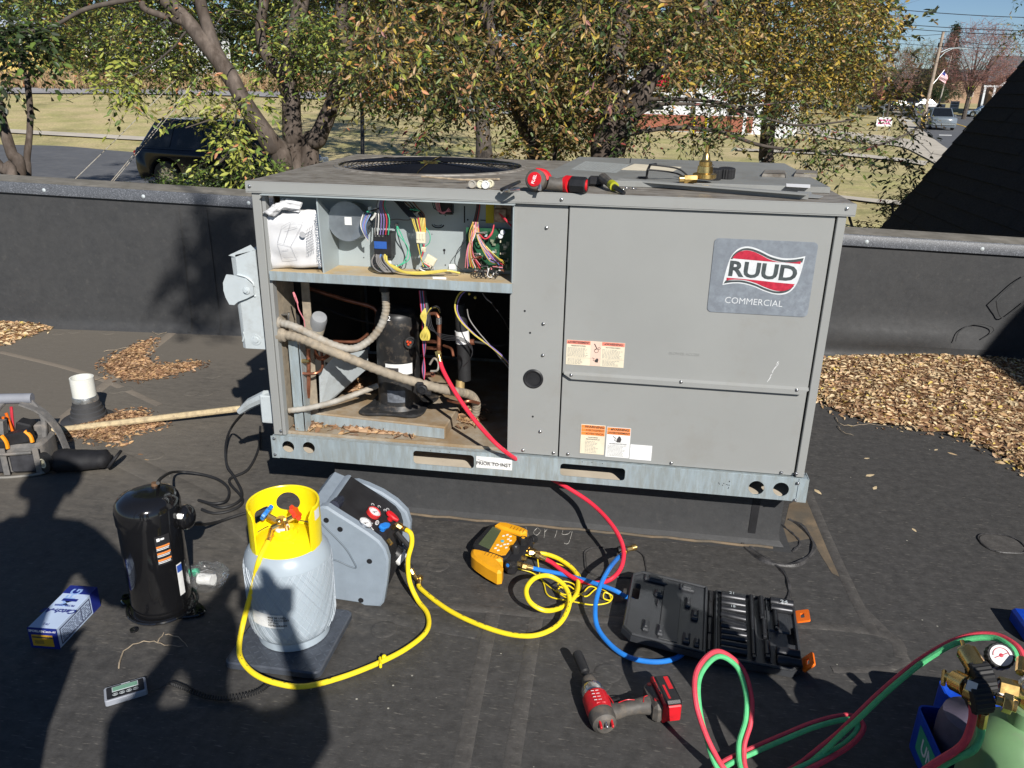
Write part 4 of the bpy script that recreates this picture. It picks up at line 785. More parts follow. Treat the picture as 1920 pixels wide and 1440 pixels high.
# circuit board
a, b = fr(873, 427, .09), fr(958, 512, .09); mb = MB(); mb.box(((a.x+b.x)/2, .100, (a.z+b.z)/2+.003), (b.x-a.x, .004, a.z-b.z-.006)); pcb = part(mb, 'circuit_board', K['green_pcb'], label='green control circuit board crowded with wires')
W, H = b.x-a.x, a.z-b.z
for i in range(46):
    u, v = random.uniform(.3, .95), random.uniform(.08, .85); s1_, s2_ = random.uniform(.003, .012), random.uniform(.003, .012); mb = MB(); mb.box((a.x+u*W, .094-.002, b.z+v*H), (s1_, random.uniform(.006, .014), s2_)); part(mb, 'board_component', K[random.choice(['pcb_pale', 'black_plastic', 'pcb_pale', 'pcb_pale', 'galv_white', 'green_pcb', 'nylon'])], pcb)
for cx, cz in ((942, 437), (938, 444)): q = fr(cx, cz, .088); mb = MB(); mb.cyl(q, q+Vector((.004, -.02, .006)), .008, n=14); part(mb, 'capacitor', K['galv_white'], pcb)
cols = ['w_red', 'w_yellow', 'w_yellow', 'w_purple', 'w_blue', 'w_purple', 'w_pink', 'w_red', 'w_black', 'w_gray', 'w_orange', 'w_white', 'w_black', 'w_pink', 'w_yellow', 'w_black']
for i in range(44):
    c = random.choice(cols); t = random.random(); x0 = 885+10*random.random()
    if i < 16: wire([(x0, 415+3*random.random(), .07), (880+12*random.random(), 438, .045), (878+8*t, 460, .04), (874+16*t, 480, .04), (872+34*t, 498+6*random.random(), .06)], c, .0017)
    elif i < 38: wire([(x0+2, 416, .07), (894+4*t, 440, .045), (902+10*t, 462, .035), (918+16*t, 480+10*random.random(), .04), (935+12*t, 488+16*random.random(), .07)], c, .0017)
    else: wire([(x0+2, 418, .07), (897+4*t, 436+5*t, .05), (910, 448, .04), (922, 440-6*t, .045), (926, 424-4*t, .06)], 'w_red', .0021)
for i in range(7): wire([(893+i, 366, .08), (894+i, 388, .075), (888+i*1.2, 416, .07)], random.choice(['w_black', 'w_red', 'w_brown']), .0021)
for i in range(26):
    x = 880+random.random()*68; y = 494+random.random()*18; wire([(x, y, .075), (x+random.uniform(-6, 6), y+3, .055), (x+random.uniform(-8, 8), y+random.uniform(2, 7), .06)], random.choice(['w_black', 'w_pink', 'w_black', 'w_white', 'w_gray', 'w_brown']), .0019)
for i in range(5): x = 890+i*9; wire([(x, 503, .06), (x-3, 516, .03), (x+4, 520, .025), (x+9, 512, .04)], 'w_white' if i == 3 else 'w_black', .0017)
wire([(869, 508, .06), (853, 494, .05), (858, 470, .06), (875, 448, .07), (884, 420, .08)], 'w_black', .0014)
a, b = fr(926, 392, .07), fr(948, 418, .07); mb = MB(); mb.box(((a.x+b.x)/2, .09, (a.z+b.z)/2), (b.x-a.x, .03, a.z-b.z), bev=.002); mb.box(((a.x+b.x)/2+.008, .105, (a.z+b.z)/2+.008), (.05, .02, .055)); part(mb, 'transformer', mat('rusty tan transformer', (.42, .32, .22), .7, var=.3, sc=40, dirt=(.2, .1, .06), dsc=60), label='rust speckled tan transformer')
for i in range(4): wire([(936+i*2, 400+i*3, .06), (946, 408+i, .04), (954+i*3, 418+3*i, .04), (964, 424-i*8, .05)], 'w_red', .0016)
a, b = fr(911, 380, BY-.002), fr(926, 419, BY-.002); mb = MB(); mb.box(((a.x+b.x)/2, BY-.002, (a.z+b.z)/2), (b.x-a.x, .001, a.z-b.z)); part(mb, 'yellow_label', mat('yellow label', (.62, .50, .02), .5))
for (x, y, w2, h2) in ((730, 492, .014, .012), (848, 500, .022, .016), (824, 522, .045, .009)):
    q = fr(x, y, .05 if y < 510 else -.001); mb = MB(); mb.box(q+Vector((0, 0, 0)), (w2, .001 if y < 510 else .002, h2)); part(mb, 'tape_tag', K['label_white'])
# document bag resting on the shelf: a thing of its own
def sheet(px, y, thick, m, name, bulge=.02, n=14, seed=1):
    P4 = [fr(*q, y) for q in px]; vs = []; fs = []
    for j in range(n+1):
        for i in range(n+1):
            u, v = i/n, j/n; p = (P4[0].lerp(P4[1], u)).lerp(P4[3].lerp(P4[2], u), v); wob = noise.noise(Vector((u*4, v*4, seed)))*.010+noise.noise(Vector((u*9, v*9, seed+3)))*.004
            p = p+Vector((noise.noise(Vector((v*5, seed, 0)))*.004, -bulge*sin(pi*u)**.5*sin(pi*min(1, v*1.0+.05))**.5+wob if 0 < v else 0, (noise.noise(Vector((u*6, seed, 1)))*.008 if j == 0 else 0))); vs.append(p)
    nn = len(vs); vs += [v+Vector((0, thick, 0)) for v in vs]
    for j in range(n):
        for i in range(n): a = j*(n+1)+i; fs += [(a, a+n+1, a+n+2, a+1), (nn+a, nn+a+1, nn+a+n+2, nn+a+n+1)]
    for i in range(n):
        for a, b in ((i, i+1), (n*(n+1)+i+1, n*(n+1)+i), ((i+1)*(n+1), i*(n+1)), (i*(n+1)+n, (i+1)*(n+1)+n)): fs.append((a, b, b+nn, a+nn))
    mb = MB(); mb.add(vs, fs); return mb
bag = thing('document_bag', 'white plastic bag of installation instructions standing in the open control bay', 'plastic bag', (.13, .06, SZ))
def bpart(mb, n, m, **k): return mb.build(n, m, bag, world=True, **k)
K['poly'] = mat('white poly bag', (.66, .66, .67), .35, var=.05, sc=10, coat=.2)
bpart(sheet([(489, 400), (598, 393), (606, 501), (501, 503)], .02, .02, K['poly'], 'x'), 'paper_packet', K['poly'], ang=80)
mb = sheet([(503, 390), (537, 371), (566, 380), (560, 398)], .0, .008, None, 'x', .012, 8, 5); bpart(mb, 'bag_flap', K['poly'], ang=80)
mb = sheet([(492, 398), (520, 381), (536, 386), (512, 408)], -.01, .006, None, 'x', .01, 8, 8); bpart(mb, 'bag_flap', K['poly'], ang=80)
mb = MB(); yq = -.0085
def ln(a, b, r=.0005, yq=-.010): mb.tube([fr(*a, yq), fr(*b, yq)], r, 3)
for a, b in (((528, 425), (545, 416)), ((545, 416), (568, 417)), ((528, 425), (520, 455)), ((545, 418), (532, 456)), ((568, 417), (545, 462)), ((520, 455), (545, 462)), ((520, 457), (530, 483)), ((545, 462), (558, 482)), ((530, 483), (558, 482)), ((528, 470), (541, 468)), ((533, 430), (558, 425))): ln(a, b)
bpart(mb, 'line_drawing', mat('faint grey print', (.35, .35, .36), .6))
mb = MB(); q = fr(567, 440, -.012); mb.cyl(q, q+Vector((0, .001, 0)), .010, n=20); bpart(mb, 'round_emblem', mat('pale grey print', (.42, .42, .43), .6))
mb = MB(); q = fr(598, 452, -.006); mb.text('INSTALLATION INSTRUCTIONS', .0125, Matrix.Translation(q) @ Matrix(((0, 1, 0, 0), (0, 0, -1, 0), (-1, 0, 0, 0), (0, 0, 0, 1))) @ RX(0) @ T(0, 0, .010), .0002, off=.0002); bpart(mb, 'lettering', mat('blue grey print', (.08, .12, .17), .6))
mb = MB()
for k in range(5):
    q = fr(586-k*3, 425+k*2, -.013)
    for j in range(9): mb.box(q+Vector((0, 0, -.009*j)), (.0018, .0006, random.uniform(.004, .008)))
bpart(mb, 'fine_print', mat('grey print 2', (.3, .3, .31), .6))
# ================================================================ COMPRESSOR BAY
def cyl_profile(mb, base, r, h, dome=.3, n=36, lip=True):
    pr = [(r, 0)]+([(r, h*.80), (r*1.03, h*.81), (r*1.03, h*.86)] if lip else [])+[(r*1.0, h*.90)]+[(r*cos(a)**.6 if a < pi/2-.01 else 0, h*.90+h*.10*sin(a)) for a in np.linspace(.25, pi/2, 8)]
    mb.lathe(pr, T(*base), n)
cb = G(750, 762, pz); ch = None
for k in range(400):
    if (pz+k*.002) and True:
        pass
tq = Y(748, 577, cb.y); chh = tq.z-pz+.008; cr = .080
mb = MB(); cyl_profile(mb, cb+Vector((0, 0, .012)), cr, chh-.012); comp = part(mb, 'fixed_compressor', K['comp_black'], label='dusty black compressor fixed inside the open bay, marked 2')
mb = MB(); mb.prism([(cr*1.55*cos(a)*(1+.35*abs(cos(2*a))**3), cr*1.3*sin(a)*(1+.35*abs(cos(2*a))**3)) for a in np.linspace(.78, 2*pi+.78, 49)[:-1]], .004, .014, T(*cb) @ RZ(.75), b=.003); mb.lathe([(cr+.012, .012), (cr, .03)], T(*cb), 36, caps=False); part(mb, 'compressor_foot', K['comp_black'], comp)
for dx, dy in ((-.098, -.05), (.075, -.085)): mb = MB(); mb.lathe([(.02, 0), (.018, .016), (.008, .017), (.0, .017)], T(cb.x+dx, cb.y+dy, pz), 14); part(mb, 'rubber_grommet', K['rubber'], comp)
mb = MB(); mb.text('2', .024, Matrix.Translation(Vector((cb.x-.006, cb.y-cr-.0015, pz+chh*.93))) @ RX(pi/2-.5), .0004); part(mb, 'chalk_number', K['white_ink'], comp)
def onc(ang, z, r): return Vector((cb.x+r*sin(ang), cb.y-r*cos(ang), z))
def wrap(mb, a0, a1, z0, z1, r, n=8): 
    vs = []
    for k in range(n+1): a = a0+(a1-a0)*k/n; vs += [onc(a, z0, r), onc(a, z1, r)]
    mb.add(vs, [(2*k, 2*k+2, 2*k+3, 2*k+1) for k in range(n)])
zc = Y(752, 690, cb.y-cr).z; mb = MB(); wrap(mb, -.35, .95, zc-.03, zc+.012, cr+.0012); cl_ = part(mb, 'compressor_label', K['label_white'], comp, ang=80)
mb = MB(); wrap(mb, -.33, .28, zc-.018, zc-.002, cr+.0020); part(mb, 'label_print', K['ink'], cl_, ang=80)
zc2 = Y(752, 742, cb.y-cr).z; mb = MB(); wrap(mb, -.30, .55, zc2-.03, zc2+.018, cr+.0012); part(mb, 'rating_plate', mat('plate grey', (.12, .13, .15), .4, var=.3, sc=60), comp, ang=80)
q = Y(768, 641, cb.y-cr*.8); mb = MB(); mb.lathe([(.022, 0), (.022, .012), (.017, .012), (.016, .004), (0, .004)], T(*q) @ RZ(.5) @ RX(pi/2), 20); part(mb, 'terminal_fence', K['comp_black'], comp)
mb = MB()
for k in range(3): a = k*2.1+.3; mb.box((q.x+.006*cos(a), q.y-.012, q.z+.006*sin(a)), (.008, .01, .008), None, .002)
part(mb, 'terminal_block', mat('red orange terminal', (.65, .08, .03), .4), comp)
# conduits
def flex(pts, r, m, name='flexible_conduit', rib=True, lab=None):
    p = spl([q if isinstance(q, Vector) else fr(*q) for q in pts], 16); mb = MB(); rd = (lambda t: r*(1+.06*sin(t*len(p)*1.6))) if rib else r
    mb.tube(p, rd, 12); return part(mb, name, m, label=lab)
flex([(520, 604, .03), (545, 610, .02), (580, 625, .02), (620, 645, .03), (660, 654, .06), (690, 640, .09), (712, 615, .10), (723, 585, .10), (723, 560, .10), (721, 530, .10)], .0135, K['conduit'], lab='upper gray flexible conduit rising to the shelf')
flex([(527, 627, .03), (560, 633, .02), (600, 650, .01), (650, 670, .02), (700, 690, .03), (750, 708, .05), (800, 722, .06), (840, 732, .08), (870, 737, .16), (885, 743, .2), (893, 757, .22), (891, 775, .24)], .0165, K['conduit2'], lab='thicker brown dusted conduit crossing the bay')
flex([(541, 770, .04), (580, 765, .06), (630, 752, .10), (680, 734, .16), (708, 723, .20)], .0105, K['conduit'], lab='thin pale conduit low on the left of the bay')
for px, py, r, m in ((518, 604, .022, 'conduit'), (528, 628, .026, 'conduit2')):
    q = fr(px, py, .03); mb = MB(); mb.lathe([(r*.8, -.016), (r, -.012), (r, .010), (r*.85, .014)]+[(r*.7, .018)], T(*q) @ RY(pi/2-.15), 14); part(mb, 'conduit_connector', K[m])
q = fr(721, 541, .1); mb = MB(); mb.cyl(q-Vector((0, 0, .01)), q+Vector((0, 0, .014)), .018, n=16); part(mb, 'conduit_connector', K['rubber'])
# filter canister
a, b = fr(586, 640, .20), fr(598, 598, .14); mb = MB(); L_ = (b-a).length; mb.lathe([(.012, 0), (.028, .012), (.030, .02), (.030, L_), (.026, L_+.012), (0, L_+.016)], axm(a, b-a), 20); can = part(mb, 'filter_canister', mat('grey canister', (.27, .28, .29), .45, var=.08, sc=10))
mb = MB(); mb.lathe([(.0308, L_*.45), (.0308, L_*.72)], axm(a, b-a), 20, caps=False); part(mb, 'canister_band', K['label_cream'], can)
# pipes
def pipe(pts, r, m='copper', name='copper_pipe', n=8, lab=None):
    mb = MB(); mb.tube([q if isinstance(q, Vector) else fr(*q) for q in pts], r, 10, smooth=n); return part(mb, name, K[m], label=lab)
pipe([(565, 536, .35), (640, 560, .35), (700, 577, .35), (706, 600, .34), (702, 620, .3)], .008); pipe([(560, 553, .4), (640, 590, .4), (708, 608, .4)], .005, 'rubber', 'insulated_pipe')
pipe([(625, 640, .25), (668, 640, .25), (690, 626, .25)], .006); pipe([(588, 655, .15), (596, 670, .12), (606, 672, .12), (618, 664, .15)], .008)
pipe([(566, 700, .07), (590, 700, .07), (604, 690, .10), (603, 660, .14)], .005); pipe([(566, 677, .07), (580, 677, .07)], .007, 'brass', 'pipe_stub'); pipe([(578, 655, .09), (579, 700, .09), (578, 745, .10)], .007)
pipe([(805, 588, .16), (817, 588, .15), (824, 600, .14)], .007); pipe([(824, 598, .14), (823, 640, .14), (823, 664, .14)], .0075, lab='upright copper service pipe with the red hose on it')
q = fr(823, 601, .14); mb = MB(); mb.cyl(q-Vector((0, 0, .012)), q+Vector((0, 0, .012)), .0105, n=14); part(mb, 'hose_clamp', K['steel'])
pipe([(800, 640, .2), (822, 641, .15)], .0065); pipe([(798, 652, .22), (823, 653, .17)], .0065); pipe([(796, 703, .2), (812, 702, .15)], .010); pipe([(832, 648, .25), (846, 654, .22), (850, 668, .2)], .005)
q0, q1 = fr(861, 570, .19), fr(871, 712, .19); mb = MB(); mb.tube([q0, q0.lerp(q1, .5)+Vector((.004, 0, 0)), q1], [.020, .024, .024], 16, smooth=6); ins = part(mb, 'insulated_suction_pipe', K['rubber'], label='black foam insulated pipe with a white band')
qa, qb = q0.lerp(q1, .34)+Vector((.003, 0, 0)), q0.lerp(q1, .50)+Vector((.004, 0, 0)); mb = MB(); mb.cyl(qa, qb, .0252, n=20); part(mb, 'white_band', K['label_white'], ins)
q = fr(863, 723, .18); mb = MB(); mb.cyl(q+Vector((0, 0, .02)), q-Vector((0, .006, .008)), .017, n=16); mb.sph(q-Vector((0, .008, .010)), .015, 6); part(mb, 'elbow_end', mat('dusty brass elbow', (.38, .27, .12), .5, metal=.4, var=.3, sc=30))
pipe([(876, 642, .2), (889, 641, .2)], .011); pipe([(889, 641, .2), (950, 645, .25), (955, 600, .35)], .005, 'matt_black', 'thin_pipe'); pipe([(840, 750, .2), (862, 755, .16), (880, 752, .16), (898, 756, .2)], .006)
pipe([(806, 683, .13), (814, 672, .12), (822, 680, .11), (820, 694, .11), (808, 696, .12)], .004, 'conduit', 'capillary_loop')
q = fr(824, 668, .13); mb = MB(); mb.cyl(q+Vector((0, 0, .014)), q-Vector((0, 0, .006)), .008, n=6); mb.cyl(q-Vector((0, 0, .006)), q-Vector((-.001, .004, .026)), .006, n=12); part(mb, 'service_port', K['brass'])
# bay wires
for i in range(7): wire([(786+i*1.5, 545, .10), (789+i*1.5, 575, .09), (792+i, 605, .08), (793+i, 650, .08), (797-i, 690, .07), (795, 712, .05)], ['w_red', 'w_purple', 'w_black', 'w_black', 'w_blue', 'w_red', 'w_black'][i], .0018)
for i in range(6): a = (i-2.5)*2.1; wire([(797, 578, .07), (794+a, 592, .06), (796+a*.3, 604, .06), (797, 612, .055), (795+a*1.3, 628, .05), (798+a, 638, .05), (803+a*.5, 628, .055), (800, 612, .055)], 'w_yellow', .0020)
for i in range(4): wire([(800, 590, .07), (808+i*2, 578-i, .06), (820+i, 577, .07), (825, 586, .1)], 'w_black' if i else 'w_yellow', .0022)
for i in range(4): wire([(797, 545, .1), (800+i*2, 590, .07), (803+i*3, 615, .05), (830, 627+i*3, .04), (865, 633+2*i, .05), (885, 650+2*i, .06), (882, 672, .06), (868, 688, .08)], 'w_black', .0013)
wire([(878, 540, .1), (860, 552, .09), (853, 575, .08), (862, 600, .07), (890, 628, .06), (920, 650, .06), (945, 672, .07), (963, 692, .1)], 'w_yellow', .0028); wire([(879, 541, .1), (863, 556, .09), (857, 580, .085), (868, 604, .07), (896, 632, .06), (924, 652, .06), (950, 676, .07), (966, 700, .1)], 'w_purple', .0022); wire([(876, 580, .1), (880, 598, .08), (895, 620, .07), (925, 655, .065), (964, 702, .1)], 'w_gray', .002)
wire([(905, 550, .1), (912, 560, .08), (922, 568, .09)], 'w_gray', .0025); wire([(920, 567, .09), (945, 600, .12), (963, 640, .15)], 'w_black', .0016)
for px, py in ((874, 544), (880, 551), (891, 558)): q = fr(px, py, .1); mb = MB(); mb.sph(q, .005, 5); part(mb, 'wire_nut', K['w_yellow'])
wire([(551, 548, .05), (556, 560, .04), (560, 580, .04), (570, 600, .05), (572, 620, .06)], 'w_pink', .0018); wire([(550, 548, .05), (553, 558, .045), (558, 568, .045), (554, 556, .04)], 'w_pink', .003)
q = fr(793, 729, .02); mb = MB(); mb.lathe([(.017, 0), (.017, .012), (.012, .014), (.010, .008), (0, .008)], T(*q) @ RX(pi/2), 24); mb.box(q+Vector((-.014, .012, -.002)), (.026, .016, .042), RY(0), .004); mb.box(q+Vector((.016, .014, -.018)), (.02, .01, .012)); plug = part(mb, 'molded_plug', K['black_plastic'], label='round black molded compressor plug hanging on its wires')
for k in range(3): a = k*2.09+.5; mb = MB(); mb.cyl(q+Vector((.0045*cos(a), -.0085, .0045*sin(a))), q+Vector((.0045*cos(a), -.0060, .0045*sin(a))), .0022, n=8); part(mb, 'socket_hole', K['matt_black'], plug)
# bracket post and panels
a, b = fr(536, 640, .05), fr(573, 762, .05); mb = MB(); mb.box(((a.x+b.x)/2-.006, .06, (a.z+R1)/2), (b.x-a.x-.02, .003, a.z-R1)); mb.box((b.x-.010, .085, (a.z+R1)/2), (.003, .05, a.z-R1)); part(mb, 'bracket_post', K['galv'])
a = fr(572, 560, .12); mb = MB(); mb.box((a.x, .13, (.90+R1)/2), (.03, .004, .90-R1)); part(mb, 'dirty_stile', K['conduit2'])
mb = MB(); mb.add([fr(598, 700, .12), fr(600, 765, .15), fr(628, 745, .22), fr(690, 690, .35), fr(690, 655, .35), fr(625, 670, .16)], [(0, 1, 2, 3, 4, 5)]); part(mb, 'support_gusset', K['galv_white'], smooth=False)
mb = MB(); mb.box(fr(541, 592, .06), (.03, .02, .004), RZ(.3)); mb.cyl(fr(541, 586, .06), fr(541, 610, .06), .005, n=6); part(mb, 'cross_bolt', K['steel'])
# disconnect box hung on the left end
dbx = .085
a, b = fr(432, 478, .06), fr(497, 654, .06); x0, x1 = a.x+.002, -.008
mb = MB(); z0, z1 = b.z, a.z; yv = .05
def face(px): return [fr(*q, yv) for q in px]
f4 = face([(441, 478), (478, 469), (499, 655), (461, 653)]); mb.add(f4+[v+Vector((0, .13, 0)) for v in f4], [(0, 3, 2, 1), (0, 1, 5, 4), (1, 2, 6, 5), (2, 3, 7, 6), (3, 0, 4, 7), (4, 5, 6, 7)]); dbox = part(mb, 'disconnect_box', K['galv_white'], ang=20, label='oxidised steel disconnect box on the left end')
f4 = face([(430, 477), (441, 478), (461, 653), (454, 653)]); mb = MB(); mb.add([v+Vector((0, .010, 0)) for v in (f4[0], f4[3])]+[v+Vector((0, -.0005, 0)) for v in (f4[2], f4[1])], [(0, 1, 2, 3)]); mb.add(face([(428, 479), (470, 459), (478, 468), (441, 482)])+[v+Vector((0, .09, .006)) for v in face([(428, 479), (470, 459)])], [(0, 3, 2, 1)]); part(mb, 'folded_flange', K['galv_white'], dbox, smooth=False)
yv = .035; f = face([(424, 515), (434, 516), (460, 523), (474, 536), (476, 553), (462, 560), (446, 566), (439, 572), (430, 571), (423, 558), (419, 545), (418, 530)]); mb = MB(); n_f = len(f); mb.add(f+[v+Vector((0, .006, 0)) for v in f], [tuple(range(n_f))]+[(i, (i+1) % n_f, n_f+(i+1) % n_f, n_f+i) for i in range(n_f)]); lev = part(mb, 'lever_plate', K['galv_white'], dbox, ang=20)
q = fr(462, 545, .034); mb = MB(); mb.lathe([(.014, 0), (.012, .003), (.007, .004), (.006, .009), (0, .009)], T(*q) @ RX(pi/2), 18); part(mb, 'pivot_bolt', K['galv_white'], lev)
q = fr(480, 637, .049); mb = MB(); mb.lathe([(.020, 0), (.019, .002), (.012, .002), (.010, .006), (.0, .006)], T(*q) @ RX(pi/2), 20); part(mb, 'knockout_boss', K['galv_white'], dbox)
mb = MB(); mb.tube([fr(*a, .048) for a in ((445, 515), (462, 520), (474, 530), (476, 536))], .004, 5, smooth=3); mb.tube([fr(*a, .048) for a in ((456, 562), (474, 554), (479, 556))], .004, 5, smooth=3); mb.tube([fr(*a, .048) for a in ((456, 622), (458, 628), (455, 640))], .003, 5); part(mb, 'pressed_ridge', K['galv_white'], dbox)
# dead leaves inside the bay
for lb, pxs, zb in (('dry leaves lying on the floor pan in front of the platform', [(645, 800), (680, 790), (720, 795), (765, 803), (765, 815), (700, 814), (650, 808)], R1), ('dry leaves in the front left corner of the bay', [(538, 785), (560, 775), (600, 790), (600, 802), (540, 800)], R1), ('dry leaves heaped behind the conduits in the bay', [(620, 715), (650, 695), (668, 700), (672, 730), (640, 735), (625, 725)], R1+.01), ('dry leaves at the right rear of the platform', [(850, 775), (890, 765), (905, 785), (870, 795)], R1)):
    pile(lb, pxs, 200, .012, .034, dryred, .03, zb=zb)
# ================================================================ THINGS ON THE ROOF
def wp(mb, n, m, par_, lab=None, **k):
    o = mb.build(n, m, par_, world=True, **k)
    if lab: o['label'] = lab
    return o
def g3(*a): return [G(*q) for q in a]
# vent pipe
b = G(167, 786); tz = Y(150, 707, b.y).z
vp = thing('vent_pipe', 'short white plastic vent pipe in a ribbed black rubber boot', 'vent pipe', b)
mb = MB(); mb.lathe([(.125, 0), (.118, .006), (.082, .012), (.080, .030), (.074, .034), (.073, .052), (.067, .056), (.066, .074), (.060, .078), (.058, .098), (.055, .10)], T(*b), 36, caps=False); wp(mb, 'rubber_boot', mat('sunned rubber', (.05, .05, .052), .55, var=.2), vp)
mb = MB(); mb.lathe([(.0525, .04), (.0525, tz), (.0465, tz), (.0465, .04)], T(*b), 36, caps=False); wp(mb, 'pipe', K['white_plastic'], vp)
mb = MB(); mb.lathe([(.057, .098), (.058, .104), (.055, .122), (.053, .124)], T(*b), 36, caps=False); wp(mb, 'foil_collar', K['foil'], vp)
# long conduit
cd = thing('conduit_pipe', 'long dusty cream pipe lying from the tool bag to the unit', 'pipe', G(280, 785))
mb = MB(); a, c = G(98, 808, .018), G(451, 766, .05); mb.tube([a, a.lerp(c, .5), c], .0155, 10); wp(mb, 'pipe', mat('chalky cream pipe', (.50, .40, .24), .8, var=.15, sc=30, dirt=(.26, .2, .13), dsc=40, damt=.42), cd)
jb = Y(502, 762, .06); mb = MB(); e0 = Y(449, 772, .10)
mb.tube([e0, Y(470, 756, .09), Y(500, 742, .07)], [.012, .020, .022], 8); wp(mb, 'flattened_elbow', K['galv_white'], cd)
mb = MB(); mb.box((jb.x, jb.y+.02, jb.z-.01), (.05, .06, .11), RY(0), .004); wp(mb, 'junction_box', K['galv_white'], cd)
# black power cable
cb_ = thing('power_cable', 'black cable looping from the unit past the new compressor', 'cable', G(430, 860))
pts = [Y(458, 772, .09), G(435, 800, .10), G(424, 830, .07), G(425, 870, .03), G(440, 895, .01), G(454, 925, .012), G(445, 942, .012), G(415, 952, .012), G(385, 942, .01), G(373, 938, .01), G(400, 944, .022), G(425, 938, .02), G(428, 915, .012), G(405, 897, .012), G(365, 887, .02), G(325, 885, .06), G(303, 896, .30), G(296, 906, .43)]
mb = MB(); mb.tube(pts, .0055, 8, smooth=8); wp(mb, 'cable_run', K['rubber'], cb_)
mb = MB(); mb.tube([G(488, 800, .02), G(485, 840, .01), G(465, 880, .01), G(430, 900, .01), G(452, 930, .01), G(453, 945, .01), G(430, 958, .01), G(400, 962, .01), G(378, 955, .01)], .0055, 8, smooth=8); wp(mb, 'cable_run', K['rubber'], cb_)
mb = MB(); mb.tube([G(362, 982, .14), G(385, 983, .08), G(410, 978, .02), G(450, 965, .012), G(500, 950, .012)], .0055, 8, smooth=8); wp(mb, 'cable_run', K['rubber'], cb_)
# ---- tool bag
tb0 = G(42, 872); tb = thing('tool_bag', 'open gray canvas tool bag packed with tools at the left edge', 'tool bag', tb0, rz=.25)
def tpart(mb, n, m, **k): return mb.build(n, m, tb, **k)
mb = MB(); mb.prism(rr(.26, .17, .04), 0, .13, None, b=.012); tpart(mb, 'bag_body', K['fabric_gray'])
mb = MB(); mb.box((.055, -.09, .055), (.10, .02, .085), None, .008); tpart(mb, 'front_pocket', K['fabric_dark'])
mb = MB(); mb.box((-.075, -.09, .055), (.11, .02, .085), None, .008); tpart(mb, 'front_pocket', K['fabric_dark'])
for x in (-.125, -.012, .115): mb = MB(); mb.box((x, -.102, .065), (.024, .004, .12), RZ(0), .001); tpart(mb, 'webbing_strap', K['fabric_gray'])
mb = MB(); mb.tube([(-.10, -.103, .105), (0, -.105, .100), (.10, -.103, .105)], .007, 6); tpart(mb, 'pocket_trim', K['fabric_gray'])
for s_, y in ((1, .06),): mb = MB(); mb.tube([(.11, .0, .12), (.10, .04, .20), (.04, .07, .27), (-.04, .07, .27), (-.10, .04, .20), (-.12, .0, .12)], .011, 8, smooth=5); tpart(mb, 'carry_handle', K['fabric_gray'])
mb = MB(); mb.tube([(-.07, .07, .275), (.06, .07, .275)], .022, 12); tpart(mb, 'handle_grip', mat('grey grip', (.24, .25, .28), .6))
mb = MB(); pts = [(.02, .05, .26), (.10, .04, .22), (.16, .02, .14), (.20, -.02, .06), (.24, -.06, .015), (.27, -.07, .01)]; sp_ = spl(pts, 5); vs = []
for i, p in enumerate(sp_): vs += [p+Vector((0, -.022, 0)), p+Vector((0, .022, .004)), p+Vector((.003, .022, .010)), p+Vector((.003, -.022, .006))]
mb.add(vs, [(i*4+k, i*4+(k+1) % 4, i*4+4+(k+1) % 4, i*4+4+k) for i in range(len(sp_)-1) for k in range(4)]); tpart(mb, 'shoulder_strap', K['fabric_gray'])
mb = MB(); mb.tube([(-.04, -.04, .12), (-.03, -.03, .22)], [.03, .022], 4); tpart(mb, 'center_flap', K['fabric_gray'])
for x, y, z, sx, sy, sz, rot, c in ((-.085, -.06, .155, .15, .045, .05, .25, 'black_plastic'), (.045, -.055, .155, .10, .045, .05, -.2, 'black_plastic'), (-.03, -.08, .135, .07, .03, .05, .1, 'black_plastic'), (-.09, .03, .17, .05, .05, .07, 0, 'fabric_dark'), (.03, .03, .16, .06, .06, .06, .3, 'matt_black'), (.09, .04, .15, .05, .05, .05, 0, 'fabric_gray')):
    mb = MB(T(x, y, z) @ RY(rot)); mb.box((0, 0, 0), (sx, sy, sz), None, .006); tpart(mb, 'stowed_tool', K[c])
for pts in (((-.01, -.085, .175), (.005, -.09, .15), (.006, -.09, .12)), ((.075, -.07, .185), (.095, -.075, .165), (.10, -.08, .14))): mb = MB(); mb.tube(pts, .008, 6, smooth=3); tpart(mb, 'orange_clip', mat('orange clip', (.85, .30, .01), .4))
for i in range(10):
    x, y = random.uniform(-.12, .0), random.uniform(-.02, .06); mb = MB(); mb.tube([(x, y, .10), (x+random.uniform(-.02, .02), y, .2+random.random()*.05)], .006, 6); tpart(mb, 'tool_handle', K[random.choice(['steel', 'matt_black', 'orange', 'w_red', 'tool_gray'])])
mb = MB(T(.145, -.085, .055) @ RZ(-.5) @ RX(pi/2)); mb.lathe([(.020, 0), (.042, 0), (.042, .022), (.020, .022)], None, 28, caps=False); tape = tpart(mb, 'tape_roll', K['rubber'])
mb = MB(T(.145, -.085, .055) @ RZ(-.5) @ RX(pi/2)); mb.lathe([(.020, .002), (.0202, .024), (.016, .024), (.016, .002)], None, 24, caps=False); tpart(mb, 'tape_core', K['nylon'])
mb = MB(); mb.tube([(-.135, -.11, .005), (0, -.125, .006), (.12, -.105, .01), (.14, -.08, .02)], .006, 6, smooth=4); tpart(mb, 'base_skid', mat('grey rubber rim', (.2, .19, .17), .7))
